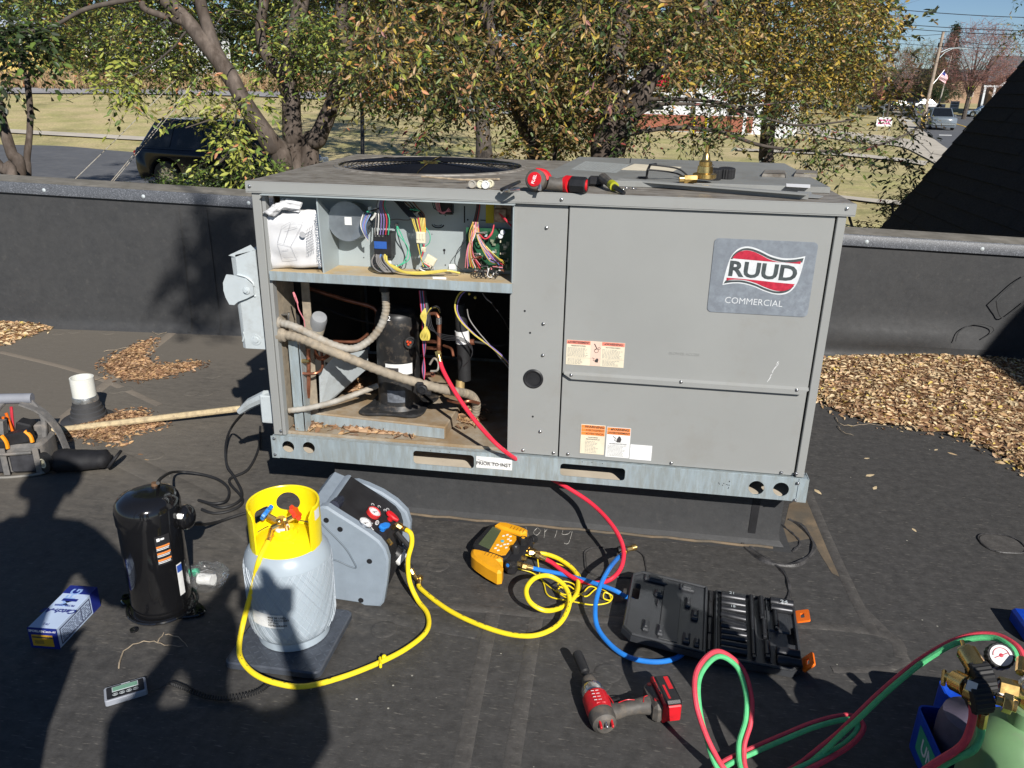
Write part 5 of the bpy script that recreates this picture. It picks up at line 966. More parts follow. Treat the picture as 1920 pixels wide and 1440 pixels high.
# ---- black pouch
pu = thing('black_pouch', 'slumped black nylon pouch lying in front of the tool bag', 'pouch', G(160, 880), rz=.25)
vs = []; nU, nV = 16, 12
for j in range(nV+1):
    for i in range(nU):
        a = 2*pi*i/nU; t = j/nV; x = -.13+.24*t; r1 = .055*(1-.25*t)*(sin(min(1, t*6+.15)*pi/2))*(1 if t < .93 else (1-t)/.07*.6+.4); wv = 1+.14*noise.noise(Vector((cos(a)*2, sin(a)*2, t*5)))
        vs.append((x, r1*1.15*cos(a)*wv, max(.003, .045+r1*.85*sin(a)*wv)))
mb = MB(); mb.add(vs, [(j*nU+i, j*nU+(i+1) % nU, (j+1)*nU+(i+1) % nU, (j+1)*nU+i) for j in range(nV) for i in range(nU)]+[tuple(range(nU))[::-1], tuple(range(nV*nU, nV*nU+nU))]); mb.build('pouch_body', K['fabric_black'], pu, ang=80)
mb = MB(T(.13, -.015, .05) @ RY(-.9) @ RZ(.1)); mb.prism(rr(.085, .08, .03), -.006, .006, None, b=.003); mb.build('flap', K['fabric_black'], pu)
# ---- new compressor
nb = G(306, 1138); nt_ = Y(283, 925, nb.y).z+.02; nr = .088
nc = thing('new_compressor', 'glossy black new compressor standing upright left of the yellow cylinder', 'compressor', nb)
def tear(r, k=1.0): return [(r*cos(a)*(1+0), r*sin(a)) if not (.2 < a < 1.9) else (r*cos(a)*(1+.16*sin((a-.2)/1.7*pi)), r*sin(a)*(1+.16*sin((a-.2)/1.7*pi))) for a in np.linspace(0, 2*pi, 49)[:-1]]
def loft(mb, rings, M=None):
    n = len(rings[0][0]); vs = [(x, y, z) for pl, z in rings for x, y in pl]
    mb.add(vs, [(i*n+k, i*n+(k+1) % n, (i+1)*n+(k+1) % n, (i+1)*n+k) for i in range(len(rings)-1) for k in range(n)]+[tuple(range(n))[::-1], tuple(range((len(rings)-1)*n, len(rings)*n))], M)
H = nt_-.02
mb = MB(); loft(mb, [(tear(nr*.93), .015), (tear(nr), .04), (tear(nr), H-.085), (tear(nr*1.035), H-.083), (tear(nr*1.04), H-.045), (tear(nr*1.0), H-.028), (tear(nr*.88), H-.012), (tear(nr*.6), H-.001), (tear(nr*.2), H+.002)], T(*nb) @ RZ(.4)); wp(mb, 'shell', K['gloss_black'], nc, ang=40)
mb = MB(); mb.prism([(r_*cos(a), r_*sin(a)) for a, r_ in [(a, nr*1.05+.055*max(0, cos(2*(a-.2)))**4) for a in np.linspace(0, 2*pi, 65)[:-1]]], .002, .012, T(*nb) @ RZ(-.3), b=.003); mb.tube([nb+Vector((nr*1.15*cos(a), nr*1.15*sin(a), .012)) for a in np.linspace(0, 2*pi, 33)[:-1]], .005, 6, closed=True); wp(mb, 'mounting_foot', K['gloss_black'], nc)
for k in range(4):
    a = -.1+k*pi/2; mb = MB(); mb.lathe([(.011, .010), (.011, .016), (.006, .016), (.006, .010)], T(nb.x+.133*cos(a), nb.y+.133*sin(a), 0), 14, caps=False); wp(mb, 'bolt_eye', K['gloss_black'], nc)
q = nb+Vector((nr+.014, .03, H*.78)); mb = MB(); mb.sph(q, .036, 9, (.7, 1, 1.1)); mb.cyl(nb+Vector((nr*.6, .02, H*.78)), q, .03, n=20); tbx = wp(mb, 'terminal_cover', K['gloss_black'], nc)
mb = MB(); mb.box(q+Vector((-.002, -.028, .018)), (.02, .012, .018), RZ(0), .004); wp(mb, 'white_tag', K['label_white'], tbx)
mb = MB(); c = nb+Vector((.0, .045, H-.004)); mb.cyl(c-Vector((0, 0, .012)), c+Vector((.004, .004, .012)), .010, n=16); wp(mb, 'copper_stub', mat('brown plug', (.16, .09, .05), .5), nc)
def nwrap(mb, a0, a1, z0, z1, dr=.0012, n=8):
    vs = []
    for k in range(n+1): a = a0+(a1-a0)*k/n; vs += [Vector((nb.x+(nr+dr)*cos(a), nb.y+(nr+dr)*sin(a), z)) for z in (z0, z1)]
    mb.add(vs, [(2*k, 2*k+2, 2*k+3, 2*k+1) for k in range(n)])
mb = MB(); nwrap(mb, -.90, -.42, H*.50, H*.74); nl = wp(mb, 'data_sticker', mat('dark sticker', (.02, .02, .022), .4), nc, ang=80)
for k in range(3):
    mb = MB(); z = H*(.66-.055*k); nwrap(mb, -.88, -.45, z-.006, z, .002); wp(mb, 'orange_stripe', K['label_orange'], nl, ang=80)
    mb = MB(); [nwrap(mb, -.88, -.46-.05*random.random(), z-.0095-.0042*j, z-.0075-.0042*j, .002, 6) for j in range(2)]; wp(mb, 'white_print', K['white_ink'], nl, ang=80)
mb = MB(); nwrap(mb, -.84, -.74, H*.70, H*.725, .002); nwrap(mb, -.72, -.60, H*.705, H*.72, .002); wp(mb, 'white_print', K['white_ink'], nl, ang=80)
mb = MB(); nwrap(mb, -.33, -.10, H*.18, H*.45); nw = wp(mb, 'side_label', K['label_white'], nc, ang=80)
mb = MB(); nwrap(mb, -.32, -.11, H*.38, H*.44, .002); wp(mb, 'blue_print', mat('blue print', (.03, .08, .35), .4), nw, ang=80)
# clear bag of parts
cpb = thing('parts_bag', 'clear plastic bag of small fittings leaning on the new compressor', 'plastic bag', G(385, 1085))
bm2 = bmesh.new(); bmesh.ops.create_icosphere(bm2, subdivisions=4, radius=.5)
for v in bm2.verts: v.co *= 1+.35*noise.noise(v.co*4)+.12*noise.noise(v.co*13)
c = G(388, 1080, .04); mb = MB(); mb.addbm(bm2, T(*c) @ S(.13, .09, .10)); wp(mb, 'film', K['clear'], cpb, ang=25)
mb = MB(); mb.cyl(c+Vector((-.02, -.01, -.005)), c+Vector((.03, -.015, .0)), .018, n=16); wp(mb, 'wrapped_part', K['label_white'], cpb); mb = MB(); mb.cyl(c+Vector((-.035, 0, 0)), c+Vector((-.045, .01, .01)), .012, n=12); wp(mb, 'small_part', K['w_green'], cpb)
# ---- filter drier carton
A, B, Cc = G(60, 1213), G(113, 1217), G(184, 1136); e1 = (B-A); e1.z = 0; wdt = e1.length; e2 = (Cc-B); e2 -= e1.normalized()*e2.dot(e1.normalized()); ln_ = e2.length; ang = atan2(e1.y, e1.x); hh = .068
bx = thing('filter_drier_carton', 'blue and white filter drier carton lying in the shadow at left', 'box', A, rz=ang)
def bxp(mb, n, m, p=None, **k): return mb.build(n, m, p or bx, **k)
mb = MB(); mb.box((wdt/2, ln_/2, hh/2), (wdt, ln_, hh), None, .001); cart = bxp(mb, 'carton', K['box_light'])
for y_, d_ in ((0, .003), (ln_-.018, .04)): mb = MB(); mb.box((wdt/2, y_, hh/2), (wdt+.001, d_, hh+.001)); bxp(mb, 'blue_end', K['box_blue'])
mb = MB(); mb.box((wdt/2-.003, -.0020, hh*.40), (wdt*.74, .001, hh*.56)); yl = bxp(mb, 'yellow_label', mat('yellow sticker', (.62, .34, .02), .5))
mb = MB(); mb.quad((.012, -.0028, .014), (.012+wdt*.6, -.0028, .014), (.012+wdt*.6, -.0028, .026), (.012, -.0028, .026)) if 0 else [mb.quad((.016+k*.0028, -.0028, .016), (.0172+k*.0028, -.0028, .016), (.0172+k*.0028, -.0028, .028), (.016+k*.0028, -.0028, .028)) for k in range(10)]; mb.quad((.010, -.0028, .036), (wdt-.014, -.0028, .036), (wdt-.014, -.0028, .041), (.010, -.0028, .041)); bxp(mb, 'printing', K['ink'], yl, smooth=False)
mb = MB(); mb.text('SPORLAN', .0105, T(wdt*.30, -.0022, hh-.009) @ RX(pi/2), .0002, off=.0002); mb.text('Catch-All', .0095, T(wdt*.76, -.0022, hh-.009) @ RX(pi/2), .0002, shear=.3); bxp(mb, 'lettering', K['white_ink'])
mb = MB(); M_ = T(wdt*.55, ln_*.50, hh+.0009) @ RZ(pi); mb.text('Catch-All', .027, T(wdt*.52, ln_*.40, hh+.0009) @ RZ(pi), .0002, off=.0008, shear=.3); mb.text('FILTER-DRIER', .0105, T(wdt*.50, ln_*.53, hh+.0009) @ RZ(pi), .0002, off=.0003); mb.text('HFC', .009, T(wdt*.5, ln_*.66, hh+.0009) @ RZ(pi), .0002); mb.box((wdt*.5, ln_*.66, hh+.0006), (wdt*.55, .012, .0006)); mb.text('TAI', .013, T(wdt*.5, ln_*.09, hh+.0009) @ RZ(0), .0002); bxp(mb, 'lettering', K['box_blue'])
mb = MB(); mb.text('MFG', .045, T(wdt*.45, ln_*.72, hh+.0006) @ RZ(pi/2), .0001, off=.001); bxp(mb, 'pale_lettering', mat('pale blue print', (.25, .38, .66), .6))
mb = MB(); x = wdt+.0008
for z0, z1, y0, y1 in ((.008, .060, .012, .015), (.008, .060, ln_-.048, ln_-.045), (.008, .011, .012, ln_-.045), (.057, .060, .012, ln_-.045), (.008, .060, ln_*.55, ln_*.56)): mb.box((x, (y0+y1)/2, (z0+z1)/2), (.0008, y1-y0, z1-z0))
for k in range(7):
    yy = .02
    while yy < ln_-.055: q = random.uniform(.006, .018); mb.box((x, yy+q/2, .014+.006*k), (.0006, q, .0022)); yy += q+.005
bxp(mb, 'side_print', mat('dark grey blue print', (.06, .07, .13), .6))
# ---- refrigerant scale
sc_ = thing('scale_platform', 'flat black diamond plate scale platform under the yellow topped cylinder', 'scale', (.339, -.69, 0))
mb = MB(); mb.prism(rr(.278, .285, .02, 4, .339, -.688), .006, .030, None, b=.004); plt_ = wp(mb, 'platform', mat('dark ribbed platform', (.075, .085, .105), .4, var=.15, sc=30, metal=.2), sc_)
mb = MB(); k = 0
for i in range(14):
    for j in range(14):
        x, y = .339-.125+i*.0195, -.688-.128+j*.0198
        mb.box((0, 0, 0), (.013, .003, .0012), T(x, y, .0304) @ RZ(.78 if (i+j) % 2 else -.78))
o = wp(mb, 'tread_bumps', mat('tread', (.10, .115, .14), .35, metal=.3), sc_); o['kind'] = 'stuff'
A, B, Cc = G(198, 1327), G(278, 1303), G(276, 1272); ang = atan2(B.y-A.y, B.x-A.x); ww = (B-A).length
sd_ = thing('scale_display', 'small gray scale readout with a green screen half in shadow', 'scale display', A, rz=ang)
dl = .058; mb = MB(); mb.prism(rr(ww, dl, .006, 3, ww/2, dl/2), 0, .018, None, b=.002); mb.build('housing', mat('silver grey housing', (.30, .32, .36), .45), sd_)
mb = MB(); mb.prism(rr(ww-.012, dl-.010, .004, 3, ww/2, dl/2), .0181, .019); mb.build('face_plate', K['black_plastic'], sd_)
mb = MB(); mb.box((ww*.50, dl*.66, .0195), (ww*.62, dl*.32, .001)); mb.build('screen_frame', K['galv_white'], sd_); mb = MB(); mb.box((ww*.50, dl*.66, .0201), (ww*.58, dl*.26, .001)); mb.build('screen', K['lcd_green'], sd_)
for k in range(4): mb = MB(); mb.tube([(ww*(.26+.16*k)+.0065*cos(a), dl*.30+.0042*sin(a), .0195) for a in np.linspace(0, 2*pi, 15)[:-1]], .0006, 4, closed=True); mb.box((ww*(.26+.16*k), dl*.30, .0195), (.006, .0014, .0006)); mb.build('button', K['galv_white'], sd_)
mb = MB(); mb.text('ELITECH', .0045, T(ww*.52, dl*.89, .0194), .0001) if 0 else mb.box((ww*.52, dl*.89, .0194), (.022, .0022, .0005)); mb.build('brand_print', K['galv_white'], sd_)
base = spl([G(283, 1296, .01), G(300, 1290, .008), G(318, 1281, .012), G(345, 1289, .012), G(385, 1305, .012), G(430, 1309, .012), G(480, 1298, .012), G(505, 1281, .015)], 60); out = []
for i, p in enumerate(base):
    t = (base[min(i+1, len(base)-1)]-base[max(i-1, 0)]).normalized(); a = i*.9; r_ = .0062*min(1, max(0, (i-100)/40)); sdv = Vector((-t.y, t.x, 0)); out.append(p+sdv*(r_*cos(a))+Vector((0, 0, r_*sin(a))))
mb = MB(); mb.tube(out, .0018, 5); mb.solo('coiled_cord', K['rubber'], 'black coiled cord between the scale readout and the platform', 'cord')
# ---- recovery cylinder
cy0 = Vector((.340, -.665, .031)); rc = thing('recovery_cylinder', 'gray refrigerant cylinder with a yellow collar in a white net sleeve', 'gas cylinder', cy0)
RB = .121; top_z = .372
mb = MB(); mb.lathe([(.100, 0), (.102, .002), (.102, .03), (.099, .03)], T(*cy0), 48, caps=False); wp(mb, 'foot_ring', K['cyl_gray'], rc)
bodyp = [(.0, .010), (.085, .014), (.104, .026), (.114, .042), (RB, .065)]; mb = MB(); mb.lathe(bodyp+[(RB, .235), (RB*.985, .262)], T(*cy0), 56); wp(mb, 'body', K['cyl_gray'], rc)
mb = MB(); mb.lathe([(RB*.985, .262), (RB*.95, .278), (RB*.86, .295), (RB*.80, .302)], T(*cy0), 56, caps=False); wp(mb, 'upper_shoulder', K['cyl_gray'], rc)
mb = MB(); mb.lathe([(RB*.80, .302), (RB*.6, .317), (RB*.3, .325), (.0, .327)], T(*cy0), 56, caps=False); mb.lathe([(.034, .322), (.033, .333), (.024, .337), (.024, .346), (0, .346)], T(*cy0), 28); wp(mb, 'yellow_shoulder', K['yellow'], rc)
# collar: a curved wall with an open front and cut-outs
RC = .094; CZ0, CZ1 = .300, .425; mb = MB()
def colm(loops, th=.0022):
    cu_ = MB(); bmx = bmesh.new(); tmp = MB(); tmp.curve(loops, .00001)
    vv = [bmx.verts.new(v) for v in tmp.v]
    for f in tmp.f:
        try: bmx.faces.new([vv[i] for i in f])
        except ValueError: pass
    bmesh.ops.remove_doubles(bmx, verts=bmx.verts, dist=1e-5)
    bad = [f for f in bmx.faces if abs(f.normal.z) < .5 or f.calc_center_median().z < 0]; bmesh.ops.delete(bmx, geom=bad, context='FACES')
    for k in range(1, 40):
        x = -.5+k/40*1.0; bmesh.ops.bisect_plane(bmx, geom=list(bmx.verts)+list(bmx.edges)+list(bmx.faces), plane_co=(x, 0, 0), plane_no=(1, 0, 0))
    for f in bmx.faces:
        if f.normal.z < 0: f.normal_flip()
    r_ = bmesh.ops.extrude_face_region(bmx, geom=list(bmx.faces)); [setattr(v, 'co', v.co+Vector((0, 0, th*2))) for v in r_['geom'] if isinstance(v, bmesh.types.BMVert)]
    for v in bmx.verts: a = v.co.x/RC; rr_ = RC+v.co.z; v.co = Vector((rr_*sin(a), rr_*cos(a), v.co.y))
    bmx.verts.index_update(); return bmx
A1, A0 = 1.98*RC, -2.60*RC
outl = [(A0, CZ0-.012), (A1, CZ0-.012), (A1, CZ1-.02)]+[(A1-.012*k/4-.004, CZ1-.016+.016*sin(k/4*pi/2)) for k in range(5)]+[(A0+.02, CZ1), (A0+.004, CZ1-.008), (A0, CZ1-.02)]
loops = [outl, circ(.034, 28, -.027, .375, .030), rr(.055, .040, .012, 4, -.110, .355), rr(.05, .034, .010, 4, .085, .360), rr(.045, .006, .002, 2, -.11, .308), rr(.05, .006, .002, 2, .02, .312)]
mb.addbm(colm(loops), T(*cy0)); wp(mb, 'collar', K['yellow'], rc, ang=40)
mb = MB(); mb.tube([cy0+Vector(((RC+.001)*sin(x), (RC+.001)*cos(x), CZ1)) for x in np.linspace(-2.4, 1.76, 50)], .0032, 6); wp(mb, 'rolled_rim', K['yellow'], rc)
vs = []
for k in range(7): a = 1.5+.28*k/6; vs += [cy0+Vector(((RC+.0062)*sin(a), (RC+.0062)*cos(a), z)) for z in (.388, .418)]
mb = MB(); mb.add(vs, [(2*k, 2*k+1, 2*k+3, 2*k+2) for k in range(6)]); wp(mb, 'collar_label', K['label_white'], rc, ang=80)
# valve
vc = cy0+Vector((-.008, -.005, .360)); mb = MB(); mb.cyl(vc-Vector((0, 0, .014)), vc+Vector((0, 0, .018)), .013, n=8); mb.cyl(vc, vc+Vector((-.038, .002, .018)), .009, n=10); mb.cyl(vc, vc+Vector((.034, .008, .020)), .009, n=10); mb.cyl(vc, vc+Vector((-.020, -.022, -.006)), .008, n=8); mb.cyl(vc+Vector((-.020, -.022, -.006)), vc+Vector((-.026, -.026, -.03)), .006, n=10); mb.sph(vc+Vector((.0, -.012, .012)), .010, 6); mb.cyl(vc+Vector((.018, -.008, -.002)), vc+Vector((.022, -.012, -.014)), .006, n=8); valve = wp(mb, 'brass_valve', K['brass'], rc)
mb = MB(); mb.lathe([(.020, 0), (.021, .004), (.018, .009), (0, .009)], T(vc.x+.001, vc.y+.002, vc.z-.020), 20); wp(mb, 'white_seal', K['white_ink'], rc)
for d_, c_ in (((-.8, .05, .55), K['hose_blue']), ((.75, .25, .6), mat('red valve wheel', (.75, .05, .02), .4))):
    e = vc+Vector(d_).normalized()*.050; mb = MB(); M_ = axm(e, d_); rp = [(.021+.0035*cos(6*a))*1.0 for a in np.linspace(0, 2*pi, 37)[:-1]]; pl = [(rp[i]*cos(a), rp[i]*sin(a)) for i, a in enumerate(np.linspace(0, 2*pi, 37)[:-1])]; mb.prism(pl, -.006, .006, M_, b=.002); wp(mb, 'valve_wheel', c_, rc)
# net sleeve: diamond mesh of fine strands, one part
mb = MB(); nd = 58; rows = 16
for s_ in (1, -1):
    for k in range(nd):
        pts = []
        for j in range(rows+1):
            t = j/rows; z = .040+.248*t; a = 2*pi*k/nd+s_*t*1.25+.05*sin(k*1.7+s_); rr_ = (RB if z > .065 else .113+(RB-.113)*((z-.040)/.025))+.0016
            if z > .235: rr_ = RB*(1-.16*((z-.235)/.06)**2)+.0016
            pts.append(cy0+Vector((rr_*cos(a), rr_*sin(a), z)))
        mb.tube(pts,   .0006, 3, caps=False)
o = wp(mb, 'net_sleeve', mat('white net', (.46, .51, .56), .5, var=.05), rc); o['kind'] = 'stuff'
def cwrap(a0, a1, z0, z1, dr): 
    vs = []; m_ = MB()
    for k in range(11): a = a0+(a1-a0)*k/10; vs += [cy0+Vector(((RB+dr)*cos(a), (RB+dr)*sin(a), z)) for z in (z0, z1)]
    m_.add(vs, [(2*k, 2*k+2, 2*k+3, 2*k+1) for k in range(10)]); return m_
fl = wp(cwrap(-2.15, -1.35, .098, .142, .0032), 'white_label', K['label_white'], rc, ang=80); 
m_ = MB(); 
for k, (t_, dz) in enumerate((('MAY BE USED', .0128), ('FOR RECOVERY', .0042), ('OF THIS', -.0044), ('REFRIGERANT', -.013))):
    tm = MB(); tm.text(t_, .0082, None, .0001, off=.0002, align='LEFT')
    for f in tm.f: pass
    tm.v = [cy0+Vector(((RB+.0038)*cos(-1.70+v.x/RB), (RB+.0038)*sin(-1.70+v.x/RB), .120+dz+v.y)) for v in tm.v]; m_.add(tm.v, tm.f)
for k in range(16): m_.add(cwrap(-2.07+k*.018, -2.06+k*.018, .112, .126, .0038).v[:4], [(0, 2, 3, 1)])
wp(m_, 'lettering', K['ink'], fl, smooth=False)
# ---- recovery machine
O0 = G(700, 1139); O1 = G(607, 1124, .012); e1 = Vector((O0.x-O1.x, O0.y-O1.y, 0)).normalized(); e3 = Vector((-e1.y, e1.x, 0)); e2 = Vector((0, 0, 1))
rm_ = thing('recovery_machine', 'blue gray refrigerant recovery machine with two gauges behind the yellow cylinder', 'recovery machine', O0-e1*.15+e3*.12)
def pl2(px, py, off=0):
    d = ray(px, py); t = ((O0+e3*off)-CAM).dot(e3)/d.dot(e3); p = CAM+d*t-O0; return (p.dot(e1), p.z)
MF = lambda off: Matrix(((e1.x, e2.x, e3.x, O0.x+e3.x*off), (e1.y, e2.y, e3.y, O0.y+e3.y*off), (e1.z, e2.z, e3.z, O0.z+e3.z*off), (0, 0, 0, 1)))
prof = [pl2(*q) for q in ((545, 1110), (545, 1000), (563, 953), (577, 943), (598, 952), (604, 950), (613, 951), (633, 964), (662, 982), (690, 1000), (710, 1015), (722, 1031), (728, 1050), (727, 1075), (724, 1099), (719, 1131), (712, 1139), (683, 1138), (674, 1132), (607, 1122))]
prof = [(max(x, -.40), max(z, .0)) for x, z in prof]
DP = .235
near = MB(); near.prism(prof, 0, .034, MF(0), b=.006); npn = wp(near, 'side_panel', K['mach_gray'], rm_, ang=30)
far_ = MB(); fp = [pl2(*q, DP) for q in ((590, 1080), (592, 960), (630, 925), (638, 912), (650, 905), (668, 904), (688, 911), (716, 924), (742, 941), (762, 961), (769, 982), (767, 1010), (759, 1060), (753, 1069), (740, 1066))]; far_.prism(fp, 0, .034, MF(DP), b=.006); wp(far_, 'side_panel', K['mach_gray'], rm_, ang=30)
def mid(off, dep, ins, m, name, pr=None, lab=None):
    mb = MB(); mb.prism(pr or inset(prof, ins), off, off+dep, MF(0)); return wp(mb, name, m, rm_, lab, ang=30)
xm = pl2(625, 1000)[0]
mid(.034, DP-.034, 0, K['mach_gray'], 'rear_housing', [(-.30, .01), (xm, .01), (xm, pl2(560, 950)[1]-.02), (xm-.03, pl2(560, 950)[1]), (-.30, pl2(560, 950)[1])] if 0 else [(min(p[0], xm-.01), p[1]) for p in inset(prof, .012)])
console = mid(.036, DP-.038, 0, K['black_plastic'], 'console', inset(prof, .014))
# console face frame: along the slope between (633,961) and (712,1012)
pa, pb = Vector(inset(prof, .012)[7]), Vector(inset(prof, .012)[10]); sl_ = (pb-pa).normalized()
def cpt(u, w_, h=0): q = pa+sl_*u*(pb-pa).length; return O0+e1*(q.x-sl_.y*h)+e2*(q.y+sl_.x*h)+e3*w_
cn = (e1*(-sl_.y)+e2*sl_.x).normalized(); ca = (e1*sl_.x+e2*sl_.y).normalized()
CM = lambda u, w_, h=0: Matrix(((ca.x, e3.x, cn.x, cpt(u, w_, h).x), (ca.y, e3.y, cn.y, cpt(u, w_, h).y), (ca.z, e3.z, cn.z, cpt(u, w_, h).z), (0, 0, 0, 1)))
def hit(px, py, h=.004):                 # pixel onto the console plane
    d = ray(px, py); o_ = cpt(0, 0, h); t = (o_-CAM).dot(cn)/d.dot(cn); return CAM+d*t
def CMp(px, py, h=.004): q = hit(px, py, h); m_ = CM(0, 0); m_.translation = q; return m_
mb = MB(); qs = [hit(*q, .002) for q in ((690, 941), (747, 967), (722, 1012), (662, 978))]; mb.add(qs+[v-cn*.03 for v in qs], [(0, 1, 2, 3), (0, 4, 5, 1), (1, 5, 6, 2), (2, 6, 7, 3), (3, 7, 4, 0)]); wp(mb, 'control_face', K['black_plastic'], rm_, ang=20)
for px, py, rim in ((699, 964, K['label_pink']), (682, 985, K['steel'])):
    M_ = CMp(px, py); mb = MB(); mb.lathe([(.023, 0), (.023, .012), (.0205, .014), (.020, .009)], M_, 32, caps=False); gz = wp(mb, 'pressure_gauge', mat('gauge rim red', (.55, .03, .03), .4) if py < 970 else K['steel'], rm_)
    mb = MB(); mb.lathe([(.0208, .0092), (0, .0095)], M_, 28, caps=False); wp(mb, 'dial', K['glass_dial'], gz)
    mb = MB()
    for k in range(15): a = -.8+k*(pi+1.6)/14; mb.box((0, 0, 0), (.0035 if k % 2 else .005, .0007, .0003), M_ @ RZ(a) @ T(.0165, 0, .0102))
    mb.box((0, 0, 0), (.020, .0012, .0006), M_ @ RZ(.9) @ T(.002, 0, .011)); mb.lathe([(.003, 0), (0, .0015)], M_ @ T(0, 0, .0095), 10); wp(mb, 'needle', K['ink'], gz, smooth=False)
for px, py, c_, an in ((731, 974, K['red'], -.2), (716, 993, K['hose_blue'], 1.1)):
    M_ = CMp(px, py); mb = MB(); mb.lathe([(.010, 0), (.010, .010)], M_, 16); mb.prism([(-.022, -.005), (-.014, -.011), (.010, -.011), (.024, -.004), (.024, .004), (.010, .011), (-.014, .011), (-.022, .005)], .010, .022, M_ @ RZ(an), b=.003); wp(mb, 'valve_knob', c_, rm_)
mb = MB(); M_ = CMp(707, 980, .0045); mb.tube([M_ @ Vector((.005*cos(a), .011*sin(a), 0)) for a in np.linspace(0, 2*pi, 17)[:-1]], .0012, 4, closed=True); mb.text('PRO', .007, M_ @ RZ(pi/2), .0001); wp(mb, 'console_emblem', K['white_ink'], console); mb = MB(); M_ = CMp(705, 989, .0045); mb.tube([M_ @ Vector((.018*cos(a), .018*sin(a), 0)) for a in np.linspace(2.6, 4.6, 12)], .0012, 4); wp(mb, 'blue_arc', K['label_white'], console)
mb = MB()
for (px, py, a_) in ((699, 946, 0), (711, 950, .3), (722, 957, .7), (727, 955, 0)): M_ = CMp(px, py, .003); mb.tube([M_ @ Vector((.005*cos(a), .005*sin(a), 0)) for a in np.linspace(0, 4.5, 9)], .0007, 4)
wp(mb, 'console_print', K['white_ink'], console)
h0, h1 = O0+e1*0+e3*0, None
ha = MF(.03) @ Vector((*pl2(619, 959, .0), 0)); hb = MF(0) @ Vector((*pl2(655, 922, DP), DP)); mb = MB(); nn = 14
pl = [(.017*(1+.05*(k % 2))*cos(2*pi*k/28), .017*(1+.05*(k % 2))*sin(2*pi*k/28)) for k in range(28)]; Lh = (hb-ha).length; mb.prism(pl, 0, Lh, axm(ha, hb-ha)); wp(mb, 'carry_handle', mat('dark navy grip', (.018, .022, .04), .5), rm_, ang=10)
for px, py in ((612, 975), (638, 992), (693, 1052), (677, 1125), (606, 1115)):
    x, z = pl2(px, py, 0); c = MF(-.001) @ Vector((x, z, 0)); mb = MB(); mb.lathe([(.0085, 0), (.0085, .0015), (.006, .001), (.005, -.003), (0, -.003)], axm(c, -e3), 16); wp(mb, 'recessed_screw', K['darksteel'], rm_)
mb = MB(); mb.tube([MF(-.001) @ Vector((*pl2(*q), 0)) for q in spl([(598, 962, 0), (600, 975, 0), (612, 990, 0), (632, 1010, 0), (650, 1030, 0), (662, 1050, 0), (668, 1064, 0), (655, 1061, 0), (630, 1050, 0), (600, 1046, 0), (560, 1044, 0)], 5) for q in [(q[0], q[1])]], .0028, 6); wp(mb, 'shaded_groove', mat('shadow grey plastic', (.13, .16, .19), .5), npn)  # groove's shade painted as a tube in a darker copy of the plastic
mb = MB(); lp = [pl2(*q) for q in ((590, 1047), (611, 1049), (617, 1108), (590, 1104))]; mb.prism(lp, -.0012, 0, MF(0)); bl_ = wp(mb, 'black_label', K['black_plastic'], npn)
mb = MB(); 
for q4 in (((598, 1070), (606, 1070), (608, 1080), (598, 1080)), ((600, 1064), (604, 1064), (604, 1069), (600, 1069)), ((596, 1090), (612, 1092), (612, 1093), (596, 1091)), ((596, 1096), (613, 1098), (613, 1099.5), (596, 1097.5)), ((604, 1101), (614, 1102), (614, 1103.5), (604, 1102.5))): mb.prism([pl2(*q) for q in q4], -.0016, -.0013, MF(0))
wp(mb, 'white_print', K['white_ink'], bl_)
# front grille ribs, hose stub and fittings on the right end
xr = max(p[0] for p in prof)-.02
mb = MB()
for k in range(12): mb.box((0, 0, 0), (.004, .004, DP-.06), MF(DP/2+.015) @ T(xr+.003, .06+.010*k, 0))
wp(mb, 'grille_bar', K['matt_black'], rm_)
pf = hit(740, 985, .012); mb = MB(); mb.cyl(pf-cn*.01, hit(745, 984, .03), .008, n=12); mb.cyl(hit(744, 984, .03), hit(752, 989, .03), .0095, n=6); wp(mb, 'brass_fitting', K['brass'], rm_)
pk = O0+e1*(xr+.02)+e3*.16; mb = MB(); mb.tube([hit(744, 998, .01), hit(757, 1010, .01)+Vector((.02, 0, -.03)), pk+Vector((.03, 0, .14)), pk+Vector((.012, 0, .09))], .008, 8, smooth=6); wp(mb, 'black_hose_loop', K['rubber'], rm_)
mb = MB(); mb.cyl(pk+Vector((-.03, 0, .105)), pk+Vector((.010, 0, .075)), .026, n=20); mb.cyl(pk+Vector((-.02, 0, .09)), pk+Vector((.025, 0, .045)), .014, n=14); wp(mb, 'filter_inlet', K['black_plastic'], rm_); mb = MB(); mb.cyl(pk+Vector((-.012, 0, .0915)), pk+Vector((.002, 0, .081)), .0268, n=20); wp(mb, 'paper_band', K['label_white'], rm_)
for a, b2, r_ in ((pk+Vector((.025, 0, .045)), pk+Vector((.035, -.005, .030)), .011), (pk+Vector((.035, -.005, .030)), pk+Vector((.055, -.02, .018)), .007), (hit(728, 1012, -.01), hit(734, 1020, -.01), .007)): mb = MB(); mb.cyl(a, b2, r_, n=10); wp(mb, 'brass_fitting', K['brass'], rm_)
